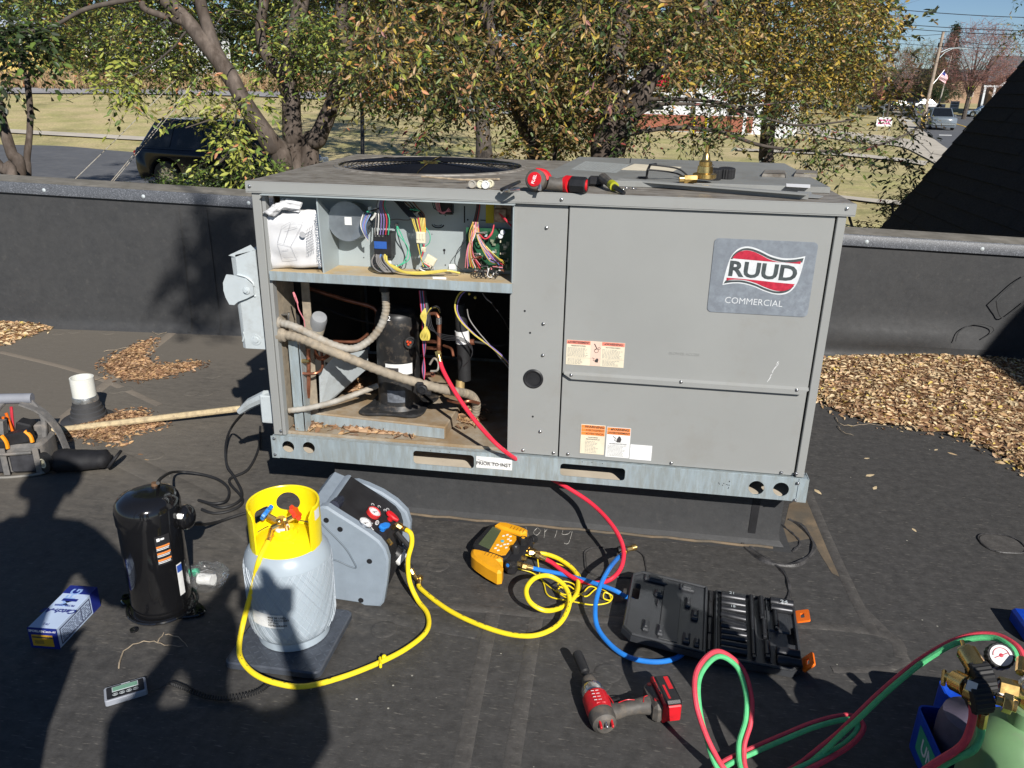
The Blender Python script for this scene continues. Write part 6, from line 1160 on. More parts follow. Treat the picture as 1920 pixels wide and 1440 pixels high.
# ================================================================ HOSES
def hose(name, label, cat, pts, r, m, ends=True, sm=9):
    p = spl([q if isinstance(q, Vector) else G(*q) for q in pts], sm); c = p[len(p)//2]; t = thing(name, label, cat, Vector((c.x, c.y, 0)))
    mb = MB(); mb.tube(p, r, 10); wp(mb, 'hose', m, t)
    if ends:
        for a, b2 in ((p[0], p[2]), (p[-1], p[-3])): d = (a-b2).normalized(); mb = MB(); mb.cyl(a-d*.012, a+d*.012, r*1.15, n=12); mb.cyl(a+d*.012, a+d*.026, r*1.5, n=6); wp(mb, 'brass_end', K['brass'], t)
    if label[:6] == 'yellow':
        mb = MB()
        for i in range(6, len(p)-6, 2):
            if random.random() < .35: 
                d = (p[i+1]-p[i]); sd2 = Vector((-d.y, d.x, 0)).normalized()*.0009; o_ = Vector((0, 0, r+.0004)); mb.quad(p[i]+sd2+o_, p[i]-sd2+o_, p[i]+d*.7-sd2+o_, p[i]+d*.7+sd2+o_)
        wp(mb, 'printed_line', K['ink'], t, smooth=False)['kind'] = 'stuff'
    return t
vh = vc+Vector((-.026, -.028, -.036))
ha_ = hose('charging_hose', 'yellow hose running from the yellow cylinder valve around to the recovery machine', 'hose', [vh, (486, 1050, .33), (474, 1100, .24), (458, 1160, .13), (449, 1205, .08), (452, 1235, .055), (475, 1262, .045), (515, 1280, .035), (570, 1287, .02), (640, 1270, .012), (712, 1242, .012), (765, 1214, .012), (800, 1183, .012), (802, 1152, .012), (783, 1125, .02), (768, 1090, .07), (765, 1050, .14), (772, 1020, .19), (770, 1000, .225), hit(757, 991, .03)], .0075, K['hose_yellow'])
q = G(713, 1242, .016); mb = MB(); mb.box(q, (.012, .030, .012), RZ(0), .003) if 0 else mb.box((0, 0, 0), (.008, .036, .016), T(*q) @ RZ(.35), .003); mb.sph(q+Vector((.005, .020, .004)), .007, 6); wp(mb, 'yellow_clip', K['yellow'], ha_)
mf = lambda px, py, z=.05: G(px, py, z)
hose('charging_hose', 'yellow hose curling in a raised loop between the manifold and the recovery machine', 'hose', [pk+Vector((.062, -.03, .016)), (790, 1105, .012), (840, 1143, .01), (900, 1172, .01), (960, 1190, .01), (1010, 1190, .02), (1050, 1168, .03), (1068, 1130, .05), (1058, 1098, .07), (1030, 1080, .09), (1003, 1084, .10), (987, 1105, .09), (995, 1130, .07), (1025, 1145, .05), (1060, 1135, .03), (1082, 1110, .02), (1080, 1075, .02), (1055, 1052, .03), (1028, 1040, .04), mf(1006, 1037, .045)], .0075, K['hose_yellow'])
hose('charging_hose', 'red hose looping from the compressor bay over the rail to the manifold', 'hose', [fr(824, 672, .115), fr(829, 690, .10), fr(842, 716, .07), fr(866, 755, .03), fr(900, 800, -.01), fr(945, 845, -.05), G(1000, 880, .24), G(1060, 912, .20), G(1110, 945, .16), G(1148, 985, .13), G(1168, 1025, .10), G(1166, 1060, .07), G(1148, 1084, .05), G(1120, 1093, .03), G(1085, 1088, .02), G(1055, 1070, .025), G(1035, 1055, .035), mf(1018, 1046, .045)], .0075, K['hose_red'])
hose('charging_hose', 'blue hose circling from the manifold under the socket case to a free brass end', 'hose', [mf(992, 1064, .045), (1020, 1070, .03), (1060, 1078, .015), (1110, 1092, .03), (1150, 1106, .03), (1180, 1122, .012), (1235, 1150, .008), (1285, 1190, .008), (1280, 1225, .008), (1245, 1240, .01), (1195, 1237, .012), (1155, 1218, .015), (1122, 1180, .03), (1116, 1140, .06), (1125, 1100, .09), (1140, 1070, .10), (1155, 1050, .08), (1168, 1038, .06)], .0075, K['hose_blue'])
q = G(1175, 1030, .055); vt = thing('hose_end_valve', 'black hose shut off valve with a brass tip beside the red loop', 'valve', G(1175, 1030)); mb = MB(); mb.cyl(q-Vector((.03, .012, .0)), q, .011, n=12); mb.box(q-Vector((.028, .0, -.012)), (.03, .01, .006), RZ(.4), .002); wp(mb, 'valve_body', K['rubber'], vt)
mb = MB(); mb.cyl(q, q+Vector((.02, .012, 0)), .009, n=6); mb.cyl(q+Vector((.018, .011, 0)), q+Vector((.032, .018, .002)), .0105, n=12); wp(mb, 'brass_tip', K['brass'], vt)
for lb, pts, r in (('thin yellow probe cable coiled between the manifold and the socket case', [(962, 1064, .03), (1000, 1075, .01), (1030, 1100, .006), (1070, 1125, .006), (1060, 1105, .02), (1045, 1098, .03), (1055, 1090, .02), (1075, 1095, .015), (1078, 1108, .01), (1060, 1115, .01), (1045, 1106, .012), (1065, 1098, .02), (1085, 1112, .01), (1100, 1118, .008), (1120, 1103, .01), (1140, 1112, .012), (1145, 1125, .01), (1132, 1122, .014), (1134, 1111, .02), (1148, 1118, .012), (1140, 1130, .008), (1110, 1134, .006), (1075, 1128, .006), (1030, 1118, .006), (1020, 1095, .006), (1012, 1075, .01), (1008, 1048, .03)], .0022), ('thin yellow probe cable looping below the manifold', [(985, 1040, .04), (1015, 1048, .02), (1060, 1062, .01), (1085, 1075, .012), (1090, 1100, .012), (1078, 1120, .01), (1092, 1112, .01), (1105, 1100, .01), (1118, 1102, .01)], .0022)):
    mb = MB(); mb.tube([G(*q) for q in pts], r, 6, smooth=6); mb.solo('probe_cable', K['hose_yellow'], lb, 'cable')
# ---- digital manifold
mg = thing('digital_manifold', 'amber and black digital manifold gauge lying on the roof', 'manifold gauge', G(925, 1035))
z0 = .055
def mpoly(px, za, zb, b=.004): m_ = MB(); m_.prism([(G(*q, zb).x, G(*q, zb).y) for q in px], za, zb, None, b=b); return m_
wp(mpoly([(918, 984), (930, 981), (975, 1002), (980, 1010), (950, 1046), (942, 1049), (893, 1031), (886, 1022), (889, 1014)], .012, z0), 'case', K['black_plastic'], mg)
wp(mpoly([(940, 994), (968, 1005), (968, 1012), (948, 1040), (940, 1041), (917, 1033)], z0, z0+.002, .0005), 'keypad_face', K['amber'], mg)
scr = wp(mpoly([(924, 987), (941, 993), (919, 1030), (897, 1020)], z0, z0+.0015, .0005), 'screen', K['lcd'], mg)
for k, (px, py) in enumerate(((944, 1006), (951, 1004), (957, 1007), (953, 1012), (933, 1023), (939, 1025), (946, 1022), (952, 1021), (934, 1033), (929, 1029), (957, 1015), (949, 1028))): mb = MB(); mb.prism(rr(.010, .005, .002, 2), z0+.002, z0+.004, T(*[G(px, py, z0)[0], G(px, py, z0)[1], 0]) @ RZ(.6)); wp(mb, 'key', K['label_white'], mg)
q = G(942, 1016, z0); mb = MB(); mb.cyl(Vector((q.x, q.y, z0+.002)), Vector((q.x, q.y, z0+.0045)), .006, n=16); wp(mb, 'round_blue_key', mat('pale blue key', (.10, .45, .60), .4), mg)
for px_, lb in (([(928, 982), (936, 977), (950, 978), (975, 985), (989, 991), (988, 996), (976, 999), (955, 993), (940, 988)], 'upper amber bumper'), ([(883, 1033), (885, 1027), (900, 1029), (930, 1037), (943, 1043), (943, 1049), (935, 1050), (944, 1062), (941, 1071), (932, 1072), (912, 1061), (893, 1048), (884, 1040)], 'lower amber bumper')):
    bb = wp(mpoly(px_, .014, .070, .008), 'rubber_bumper', K['amber'], mg, lb); 
    for k in range(5):
        c0 = (960+k*6, 986+k*1.7) if 'upper' in lb else (912+k*6, 1035+k*1.8); a, b2 = G(c0[0], c0[1], .0705), G(c0[0]-4, c0[1]+5, .0705); mb = MB(); mb.tube([a, b2], .0014, 4); wp(mb, 'grip_groove', mat('groove brown', (.30, .14, .01), .6), bb)
wp(mpoly([(978, 1000), (1000, 1012), (996, 1020), (966, 1062), (952, 1060), (945, 1052), (968, 1026)], .015, .05), 'manifold_block', K['matt_black'], mg)
for px, py, z, c_ in ((981, 1008, .075, 'amber'), (967, 1024, .075, 'steel'), (952, 1060, .05, 'hose_blue'), (995, 1012, .05, 'matt_black')):
    q = G(px, py, z); mb = MB(); up_ = Vector((0, 0, 1)) if z > .06 else Vector((-.5, -.8, .25)); n_k = 16; pl = [(.013*(1+.08*(k % 2))*cos(2*pi*k/n_k), .013*(1+.08*(k % 2))*sin(2*pi*k/n_k)) for k in range(n_k)]; mb.prism(pl, -.026, 0, axm(q, up_), b=.001); kb = wp(mb, 'valve_knob', K['rubber'], mg); mb = MB(); mb.lathe([(.0065, .0002), (.006, .0012), (.003, .0013)], axm(q, up_), 14); wp(mb, 'knob_cap', K[c_], kb)
for a, b2 in (((984, 1024), (1005, 1036)), ((976, 1046), (988, 1048)), ((970, 1057), (990, 1063)), ((986, 1032), (994, 1038)), ((994, 1014), (1002, 1016))):
    A_, B_ = G(*a, .042), G(*b2, .042); mb = MB(); mb.cyl(A_, A_.lerp(B_, .45), .009, n=6); mb.cyl(A_.lerp(B_, .45), B_, .0072, n=10); mb.cyl(A_.lerp(B_, .7), B_, .0095, n=6); wp(mb, 'brass_port', K['brass'], mg)
# ---- socket case
case = thing('socket_case', 'open black molded case of impact sockets with orange latches', 'tool case', (1.56, -.41, 0), rz=-.10)
cp = lambda mb, n, m, p=None, **k: mb.build(n, m, p or case, **k)
K['case_gray'] = mat('charcoal molded plastic', (.040, .042, .046), .42, var=.2, sc=12, bump=.3, bsc=500)
def tray(cx, tilt, n, hs):
    M_ = T(-.008, 0, .010) @ RY(tilt) if cx < 0 else T(.006, 0, .004)
    W2, H2 = .245, .335; x0 = cx
    ol = [(-W2/2+.03, -H2/2), (W2/2, -H2/2), (W2/2, H2/2), (-W2/2+.03, H2/2), (-W2/2, H2/2-.03), (-W2/2, -H2/2+.03)]
    if cx > 0: ol = [(-x, y) for x, y in ol][::-1]
    M_ = M_ @ T(cx, 0, 0)
    s_ = -1 if cx < 0 else 1; hol = rr(.024, .085, .008, 3, s_*(.100), .055 if cx < 0 else -.005)
    mb = MB(); mb.curve([ol, hol], .010, M_ @ T(0, 0, .012)); t_ = cp(mb, n, K['case_gray'], ang=25)
    mb = MB(); mb.tube([(x, y, .025) for x, y in inset(ol, .006)], .005, 6, closed=True); mb.v = [M_ @ v for v in mb.v]; cp(mb, 'raised_rim', K['case_gray'], t_)
    return M_, t_
ML, tl = tray(-.128, .10, 'case_lid', 0)
MR, tr_ = tray(.128, 0, 'case_base', 0)
mb = MB(); mb.box((.012, 0, .0235), (.055, .30, .004), ML, .001); cp(mb, 'lid_panel', mat('flat label panel', (.045, .047, .050), .5, var=.1), tl)
for x, y, w2, h2 in ((-.045, .135, .075, .03), (-.03, .065, .028, .034), (-.03, .015, .006, .03), (-.055, -.11, .020, .05), (-.012, -.115, .020, .05), (.055, .13, .05, .03), (.062, .055, .018, .05), (.085, .0, .022, .05), (.065, -.12, .022, .05), (.095, -.13, .016, .04)):
    mb = MB(); mb.box((x, y, .026), (w2, h2, .012), ML, .004); mb.box((x, y, .031), (w2*.6, h2*.6, .010), ML, .003); cp(mb, 'molded_block', K['case_gray'], tl)
mb = MB(); mb.box((-.002, 0, .018), (.016, .33, .022), None, .004); 
for y in (-.12, -.04, .04, .12): mb.cyl((-.002, y-.02, .026), (-.002, y+.02, .026), .007, n=10)
cp(mb, 'hinge', K['black_plastic'])
mb = MB(); mb.box((.035, 0, .024), (.003, .31, .012), MR); mb.box((-.09, 0, .024), (.003, .31, .012), MR); mb.box((.06, .05, .022), (.08, .10, .010), MR, .004); cp(mb, 'molded_dividers', K['case_gray'], tr_)
def sock(x, y, L, r, a=0, z=.032):
    M_ = MR @ T(x, y, z) @ RZ(a) @ RY(pi/2); mb = MB(); mb.lathe([(r*.55, 0), (r*.85, 0), (r, .002), (r, L*.55), (r*.92, L*.6), (r*.92, L-.002), (r*.85, L), (r*.6, L), (r*.6, L-.015), (0, L-.015)], M_, 16, caps=False); return cp(mb, 'socket', K['darksteel'], tr_)
yy = .145
for i, (r, a) in enumerate(((.0155, 0), (.0145, 0), (.014, 0), (.0135, -.12), (.013, -.22), (.0125, 0), (.012, 0), (.0115, .05), (.011, 0), (.0105, 0))): sock(-.105, yy-r, .075, r, a); yy -= 2*r+.0035
for x, y, L, r in ((.045, .140, .07, .016), (.045, .108, .065, .014), (.050, -.105, .065, .017), (.050, -.142, .065, .016)): sock(x, y, L, r)
for x, y0, y1, r in ((-.012, .15, -.14, .0075), (.018, .15, .05, .009), (.022, .03, -.04, .008), (.026, -.07, -.13, .009), (.058, .09, .01, .008)): mb = MB(); mb.cyl((x, y0, .034), (x, y1, .034), r, n=14); mb.v = [MR @ v for v in mb.v]; mb.box((x, y1-.006, .034), (r*1.3, .014, r*1.3), MR, .001); cp(mb, 'extension_bar', K['darksteel'], tr_)
mb = MB(); mb.text('21', .018, MR @ T(-.072, .130, .0486) @ RZ(0), .0002); mb.text('18', .016, MR @ T(-.070, .062, .0468), .0002); cp(mb, 'size_number', K['galv_white'], tr_); mb = MB(); mb.text('24', .022, MR @ T(.085, .125, .0492), .0002, off=.0006); cp(mb, 'size_number', K['galv_white'], tr_)
for y in (.10, -.125):
    M_ = MR @ T(.128, y, .020) @ RY(-.35 if y > 0 else -.9) @ T(.014, 0, 0); mb = MB(); mb.curve([rr(.042, .056, .006, 3), rr(.012, .024, .003, 2)], .003, M_); mb.box((-.013, 0, -.004), (.008, .034, .010), M_, .002); cp(mb, 'orange_latch', K['orange'], tr_)
# ---- hammer drill
dd = thing('drill_driver', 'red and black cordless drill lying on its side below the socket case', 'cordless drill', G(1120, 1345), rz=atan2((G(1240, 1325, .03)-G(1125, 1338, .03)).y, (G(1240, 1325, .03)-G(1125, 1338, .03)).x))
dp_ = lambda mb, n, m, p=None, **k: mb.build(n, m, p or dd, **k)
LY = RX(-pi/2)                     # local z of a lathe -> +y (towards the chuck)
mb = MB(); mb.lathe([(0, -.072), (.022, -.070), (.031, -.062), (.034, -.045), (.034, -.03)], T(0, 0, .036) @ LY, 24); dp_(mb, 'motor_cap', K['tool_gray'])
for k in range(3): mb = MB(); mb.box((-.015+.015*k, -.058, .036+.029), (.006, .026, .010), RX(.25), .002); dp_(mb, 'vent_strip', K['red'] if k != 1 else K['steel'])
mb = MB(); mb.lathe([(.0335, -.03), (.035, -.01), (.034, .03), (.029, .036)], T(0, 0, .036) @ LY, 24, caps=False); mb.box((0, .0, .062), (.034, .055, .016), None, .006); bd = dp_(mb, 'red_housing', K['red'])
mb = MB()
for k in range(4):
    for j in range(2): mb.box((-.012+.012*j, -.012+.011*k, .0705), (.008, .0015, .0006))
dp_(mb, 'housing_print', K['white_ink'], bd)
mb = MB(); mb.lathe([(.030, .036), (.031, .040), (.030, .062), (.024, .070), (.020, .072)], T(0, 0, .036) @ LY, 24, caps=False); dp_(mb, 'chuck_ring', K['steel'])
mb = MB(); mb.lathe([(.021, .072), (.022, .078), (.018, .100), (.010, .106), (.008, .118), (0, .118)], T(0, 0, .036) @ LY, 20, caps=False); dp_(mb, 'chuck', K['tool_gray'])
mb = MB(T(0, .115, .036) @ RX(.20) @ RZ(.12)); mb.lathe([(.009, 0), (.009, .010), (.0135, .014), (.0145, .06), (.0135, .078), (.009, .078), (.009, .060), (0, .06)], LY, 18, caps=False); dp_(mb, 'nut_driver', K['rubber'])
mb = MB(); mb.tube([(.008, -.018, .034), (.035, -.020, .033), (.07, -.014, .032), (.105, -.010, .032), (.135, -.010, .032)], [.028, .022, .0185, .020, .026], 14, smooth=5); hd = dp_(mb, 'handle', K['tool_gray'])
mb = MB(); mb.tube([(.040, .012, .034), (.052, .010, .034), (.060, .016, .034)], .010, 8, smooth=3); dp_(mb, 'trigger', K['matt_black'])
mb = MB(); mb.tube([(.050, -.012, .0525), (.075, -.004, .0515), (.095, -.008, .052)], .0012, 5, smooth=3); mb.tube([(.115, -.02, .0535), (.122, -.004, .054), (.132, -.002, .056)], .0012, 5, smooth=3); mb.tube([(.030, .02, .052), (.036, -.01, .0535), (.032, -.032, .05)], .0013, 5, smooth=3); dp_(mb, 'red_piping', K['red'], hd)
mb = MB(); mb.box((.148, -.004, .033), (.028, .098, .058), None, .010); ft = dp_(mb, 'handle_foot', K['tool_gray'])
mb = MB(); mb.box((.164, .004, .034), (.010, .108, .062), None, .003); mb.box((.185, -.048, .034), (.045, .010, .050), None, .003); batt_r = dp_(mb, 'battery_collar', K['red'])
mb = MB(); mb.box((.188, .004, .036), (.046, .104, .066), None, .006); bt = dp_(mb, 'battery_pack', K['black_plastic'])
mb = MB(); mb.text('LITHIUM', .012, T(.1655, .010, .0656) @ RZ(-pi/2), .0003, off=.0003); dp_(mb, 'lettering', K['ink'], batt_r); mb = MB(); mb.box((.196, .022, .0695), (.012, .046, .0006)); mb.box((.180, -.01, .0695), (.006, .05, .0006)); dp_(mb, 'red_print', K['red'], bt)
for y in (.03, -.026): mb = MB(); mb.lathe([(.006, .0), (.0055, .002), (0, .002)], T(.147, y, .062), 12); dp_(mb, 'screw_boss', K['red'], ft)
# ================================================================ TORCH KIT
tk = thing('torch_carrier', 'blue plastic torch kit carrier at the lower right corner', 'carrier', (2.30, -.80, 0))
tp = lambda mb, n, m, p=None, **k: wp(mb, n, m, p or tk, **k)
Z1 = .12; c1 = [G(1720, 1322, Z1), G(1766, 1292, Z1+.02)]
def shell(x0, x1, y0, y1, z0, z1, t, n):
    mb = MB(); mb.curve([rr(x1-x0, y1-y0, .02, 3, (x0+x1)/2, (y0+y1)/2), rr(x1-x0-2*t, y1-y0-2*t, .015, 3, (x0+x1)/2, (y0+y1)/2)], (z1-z0)/2, T(0, 0, (z0+z1)/2)); mb.box(((x0+x1)/2, (y0+y1)/2, z0+.004), (x1-x0-.01, y1-y0-.01, .008)); return tp(mb, n, K['blue_plastic'], ang=30)
ax0 = G(1718, 1320, Z1); bx0_ = G(1766, 1290, Z1+.02)
shell(ax0.x, ax0.x+.16, ax0.y-.30, ax0.y+.0, .0, Z1, .005, 'front_tub')
shell(bx0_.x, bx0_.x+.42, ax0.y+.005, bx0_.y+.035, .0, Z1+.02, .005, 'rear_tub')
shell(ax0.x+.162, ax0.x+.44, ax0.y-.30, ax0.y+.0, .0, .08, .005, 'tank_well')
hp = G(1896, 1137, .05); mb = MB(); mb.box((hp.x+.20, hp.y-.06, .025), (.40, .12, .05), RZ(0), .008); mb.solo('blue_box', K['blue_plastic'], 'corner of a blue plastic box on the roof at the right edge', 'box')
mb = MB(); q = G(1718, 1400, .10); mb.box((ax0.x-.0012, ax0.y-.13, .065), (.001, .16, .07)); tp(mb, 'maker_panel', K['w_green']); mb = MB(); mb.text('UNI', .05, T(ax0.x-.0022, ax0.y-.12, .065) @ RZ(-pi/2) @ RX(pi/2), .0003, off=.001); tp(mb, 'lettering', K['white_ink'])
ox = thing('oxygen_tank', 'green oxygen tank standing in the blue torch carrier', 'gas cylinder', (2.33, -.98, .01))
oc = G(1905, 1400, .30); oc.z = .012
WM_ = None
mb = MB(); mb.lathe([(.085, 0), (.092, .01), (.092, .26), (.088, .295), (.072, .325), (.045, .345), (.030, .352), (.030, .385), (.026, .39)], T(*oc), 40); wp(mb, 'tank', K['tank_green'], ox)
mb = MB(); mb.text('8234 PH2504', .013, T(oc.x-.012, oc.y-.070, .312) @ RZ(-.25) @ RX(.9), .0006); wp(mb, 'stamped_lettering', K['tank_green'], ox)
mb = MB(); mb.box((oc.x+.012, oc.y-.083, .285), (.045, .002, .03), T(0, 0, 0)); wp(mb, 'white_sticker', K['label_white'], ox)
mb = MB(); mb.cyl(oc+Vector((0, 0, .38)), oc+Vector((0, 0, .44)), .017, n=8); mb.cyl(oc+Vector((0, 0, .42)), oc+Vector((-.055, .01, .425)), .013, n=8); mb.cyl(oc+Vector((-.028, .005, .423)), oc+Vector((-.060, .011, .425)), .019, n=6); wp(mb, 'brass_valve', K['brass'], ox); mb = MB(); mb.lathe([(.026, 0), (.028, .008), (.022, .022), (0, .024)], T(oc.x, oc.y, .445), 20); wp(mb, 'valve_wheel', K['foil'], ox)
ac = thing('acetylene_tank', 'dark dusty fuel tank with white patches in the blue carrier', 'gas cylinder', (2.12, -.80, .01))
acp = G(1826, 1352, .16); acp.z = .012
mb = MB(); mb.lathe([(.07, 0), (.075, .01), (.075, .13), (.068, .16), (.03, .18), (.02, .19)], T(*acp), 32); wp(mb, 'tank', mat('scuffed dark tank', (.10, .085, .12), .5, var=.3, sc=12, dirt=(.5, .47, .48), dsc=7, damt=.35), ac); mb = MB(); mb.cyl(acp+Vector((0, 0, .185)), acp+Vector((0, 0, .23)), .013, n=8); wp(mb, 'brass_valve', K['brass'], ac)
rg = thing('torch_regulators', 'brass torch regulators with black ribbed gauge guards on the tanks', 'regulator', (2.2, -.9, .40))
RZL = .44
q = G(1847, 1285, RZL)
for dx, dy, dz in ((0, 0, 0), (-.018, -.040, -.012)):
    M_ = T(q.x+dx, q.y+dy+.02, q.z+dz) @ RZ(-.15) @ RX(1.25) ; mb = MB(); n_k = 44; pl = [(.031*(1+.07*(k % 2))*cos(2*pi*k/n_k), .031*(1+.07*(k % 2))*sin(2*pi*k/n_k)) for k in range(n_k)]; M_ = T(q.x+dx, q.y+dy+.02, q.z+dz) @ RZ(.1) @ RY(1.35); mb.prism(pl, -.018, .018, M_, b=.002); wp(mb, 'gauge_guard', K['rubber'], rg, ang=20)
for px, py, rr_, zz in ((1877, 1229, .021, .46), (1884, 1290, .016, .44)):
    qq = G(px, py, zz); dirc = (CAM-qq).normalized()+Vector((.25, .1, .1)); M_ = axm(qq, dirc); mb = MB(); pl = [(rr_*1.22*(1+.06*(k % 2))*cos(2*pi*k/36), rr_*1.22*(1+.06*(k % 2))*sin(2*pi*k/36)) for k in range(36)]; mb.prism(pl, -.028, 0, M_, b=.002); gg = wp(mb, 'gauge_guard', K['rubber'], rg, ang=20); mb = MB(); mb.lathe([(rr_, .0003), (rr_, .0018), (0, .002)], M_, 28, caps=False); dl_ = wp(mb, 'dial', K['glass_dial'], gg)
    mb = MB(); mb.box((0, 0, .0028), (rr_*1.3, .0014, .0006), M_ @ RZ(.6)); mb.lathe([(rr_*.2, .0025), (0, .003)], M_, 10, caps=False); mb.tube([M_ @ Vector((rr_*.72*cos(a), rr_*.72*sin(a), .0026)) for a in np.linspace(.3, 3.4, 14)], .0009, 4); wp(mb, 'needle', K['badge_red'], gg)
def br(a, b2, r, n=14, m='brass', nm='brass_body'): mb = MB(); mb.cyl(G(*a), G(*b2), r, n=n, bev=.001); return wp(mb, nm, K[m], rg)
br((1790, 1275, .42), (1815, 1288, .43), .022); br((1812, 1288, .43), (1828, 1296, .43), .024); br((1775, 1268, .415), (1792, 1276, .42), .010); br((1771, 1258, .415), (1768, 1284, .41), .005, 8); br((1812, 1222, .46), (1835, 1258, .45), .021); br((1806, 1214, .465), (1814, 1226, .46), .015, 6); br((1803, 1200, .475), (1808, 1216, .465), .004, 8)
mb = MB(); q = G(1822, 1287, .457); mb.box(q, (.026, .026, .002), RZ(0), 0) if 0 else mb.box((0, 0, 0), (.018, .020, .0015), axm(q, (CAM-q)) @ RX(.3)); wp(mb, 'white_label', K['label_white'], rg)
br((1866, 1312, .44), (1880, 1316, .44), .009); br((1880, 1316, .44), (1898, 1322, .44), .019, 6); br((1898, 1322, .44), (1908, 1326, .44), .012)
br((1845, 1335, .40), (1840, 1362, .36), .0095, 8); br((1826, 1312, .42), (1824, 1322, .41), .0095, 8); br((1916, 1235, .47), (1914, 1262, .46), .010, 8)
# twin hoses
def twin(label, segs, r=.0064):
    t = thing('welding_hose', label, 'hose', G(1450, 1400))
    for pts in segs:
        p = spl([q if isinstance(q, Vector) else G(*q[:3]) for q in pts], 9); offs = spl([Vector((q[3], 0, 0)) for q in pts], 9)
        A_, B_ = [], []
        for i, c in enumerate(p):
            d = (p[min(i+1, len(p)-1)]-p[max(i-1, 0)]).normalized(); s_ = Vector((-d.y, d.x, 0)); s_ = s_.normalized() if s_.length > .01 else Vector((1, 0, 0)); k = offs[i].x; v_ = (s_*cos(k)+Vector((0, 0, 1))*sin(k)); v_ = (v_-d*v_.dot(d)).normalized()
            A_.append(c+v_*r); B_.append(c-v_*r)
        mb = MB(); mb.tube(A_, r, 9); wp(mb, 'red_line', K['twin_red'], t); mb = MB(); mb.tube(B_, r, 9); wp(mb, 'green_line', K['twin_green'], t)
    return t
twin('red and green twin welding hose looping across the lower right', [
 [(1914, 1236, .45, 2.8), (1900, 1212, .46, 3.0), (1862, 1193, .45, 3.1), (1800, 1200, .42, 3.3), (1730, 1238, .35, 3.3), (1660, 1295, .26, 3.3), (1600, 1352, .17, 3.2), (1545, 1402, .08, 3.14), (1480, 1450, .03, 3.14), (1400, 1475, .02, 3.14), (1355, 1445, .03, 1.9), (1328, 1390, .10, 1.2), (1308, 1320, .18, .9), (1310, 1262, .22, .7), (1345, 1226, .24, .5), (1385, 1250, .20, .2), (1403, 1300, .15, -.1), (1403, 1350, .10, -.2), (1390, 1400, .05, -.1), (1398, 1450, .02, .0), (1440, 1470, .012, 3.14)],
 [(1330, 1460, .02, 0), (1360, 1432, .02, 0), (1410, 1408, .03, 0), (1470, 1382, .06, 0), (1530, 1358, .09, 0), (1590, 1345, .10, 0), (1614, 1362, .09, .2), (1590, 1395, .08, .2), (1520, 1435, .06, 0), (1430, 1475, .03, 0)]])
t = thing('torch_lead_hoses', 'red and green hose ends leaving the regulators at lower right', 'hose', G(1800, 1400))
for c_, pts in (('twin_red', [(1824, 1318, .41), (1823, 1350, .38), (1812, 1385, .34), (1795, 1405, .31), (1755, 1430, .27), (1700, 1470, .2)]), ('twin_green', [(1840, 1360, .36), (1836, 1385, .34), (1822, 1408, .32), (1785, 1425, .28), (1735, 1455, .22)])):
    mb = MB(); mb.tube([G(*q) for q in pts], .0078, 10, smooth=8); wp(mb, c_[5:]+'_line', K[c_], t)
# ================================================================ THINGS ON TOP OF THE UNIT
TZ1 = UZ1+.0012
def gt(px, py, z=TZ1): return G(px, py, z)
hd0 = gt(1010, 354); mt = thing('cordless_ratchet', 'red and black cordless right angle tool lying on the unit top', 'cordless tool', hd0)
hc = G(1006, 338, UZ1+.036); toC = Vector((-.25, -1, .25)).normalized(); M_ = axm(hc, toC)
mb = MB(); mb.lathe([(.0, -.04), (.022, -.04), (.030, -.03), (.032, .012), (.028, .018), (.024, .019)], M_, 28); wp(mb, 'head', K['tool_gray'], mt)
mb = MB(); mb.lathe([(.0225, .0185), (.0215, .0215), (0, .022)], M_, 24); rd_ = wp(mb, 'red_badge', K['red'], mt)
mb = MB(); mb.text('FUEL', .013, M_ @ T(0, 0, .0222) @ RZ(1.35+pi/2*0), .0003, off=.0003); wp(mb, 'lettering', K['white_ink'], rd_, smooth=False)
a = hc+Vector((.012, .012, .012)); mb = MB(); mb.tube([hc+Vector((-.005, .015, .022)), hc+Vector((.022, .015, .018)), hc+Vector((.036, .01, .0))], .014, 10, smooth=4); wp(mb, 'red_housing', K['red'], mt)
g0 = G(1025, 342, UZ1+.030); g1 = G(1062, 345, UZ1+.025); mb = MB(); mb.tube([g0, g0.lerp(g1, .5)-Vector((0, 0, .004)), g1], [.022, .019, .024], 14, smooth=4); wp(mb, 'grip', K['tool_gray'], mt)
g2 = G(1070, 346, UZ1+.025); mb = MB(); mb.cyl(g1, g2, .0265, n=20); wp(mb, 'red_band', K['red'], mt)
g3_ = G(1100, 348, UZ1+.025); mb = MB(); mb.cyl(g2, g3_, .0255, n=8, bev=.003); bt_ = wp(mb, 'battery', K['black_plastic'], mt); mb = MB(); mb.cyl(g3_-Vector((.006, 0, 0)), g3_+Vector((.002, 0, 0)), .018, n=12); wp(mb, 'red_clip', K['red'], bt_)
mb = MB(); q = G(1012, 356, UZ1+.012); mb.cyl(q+Vector((0, .01, .012)), q, .006, n=8); wp(mb, 'drive_bit', K['steel'], mt)
q = gt(1112, 349); mb = MB(); mb.box((q.x+.008, q.y+.012, TZ1+.016), (.05, .04, .030), None, .007); mb.solo('spare_battery', K['black_plastic'], 'small black battery pack behind the cordless tool on the unit', 'battery')
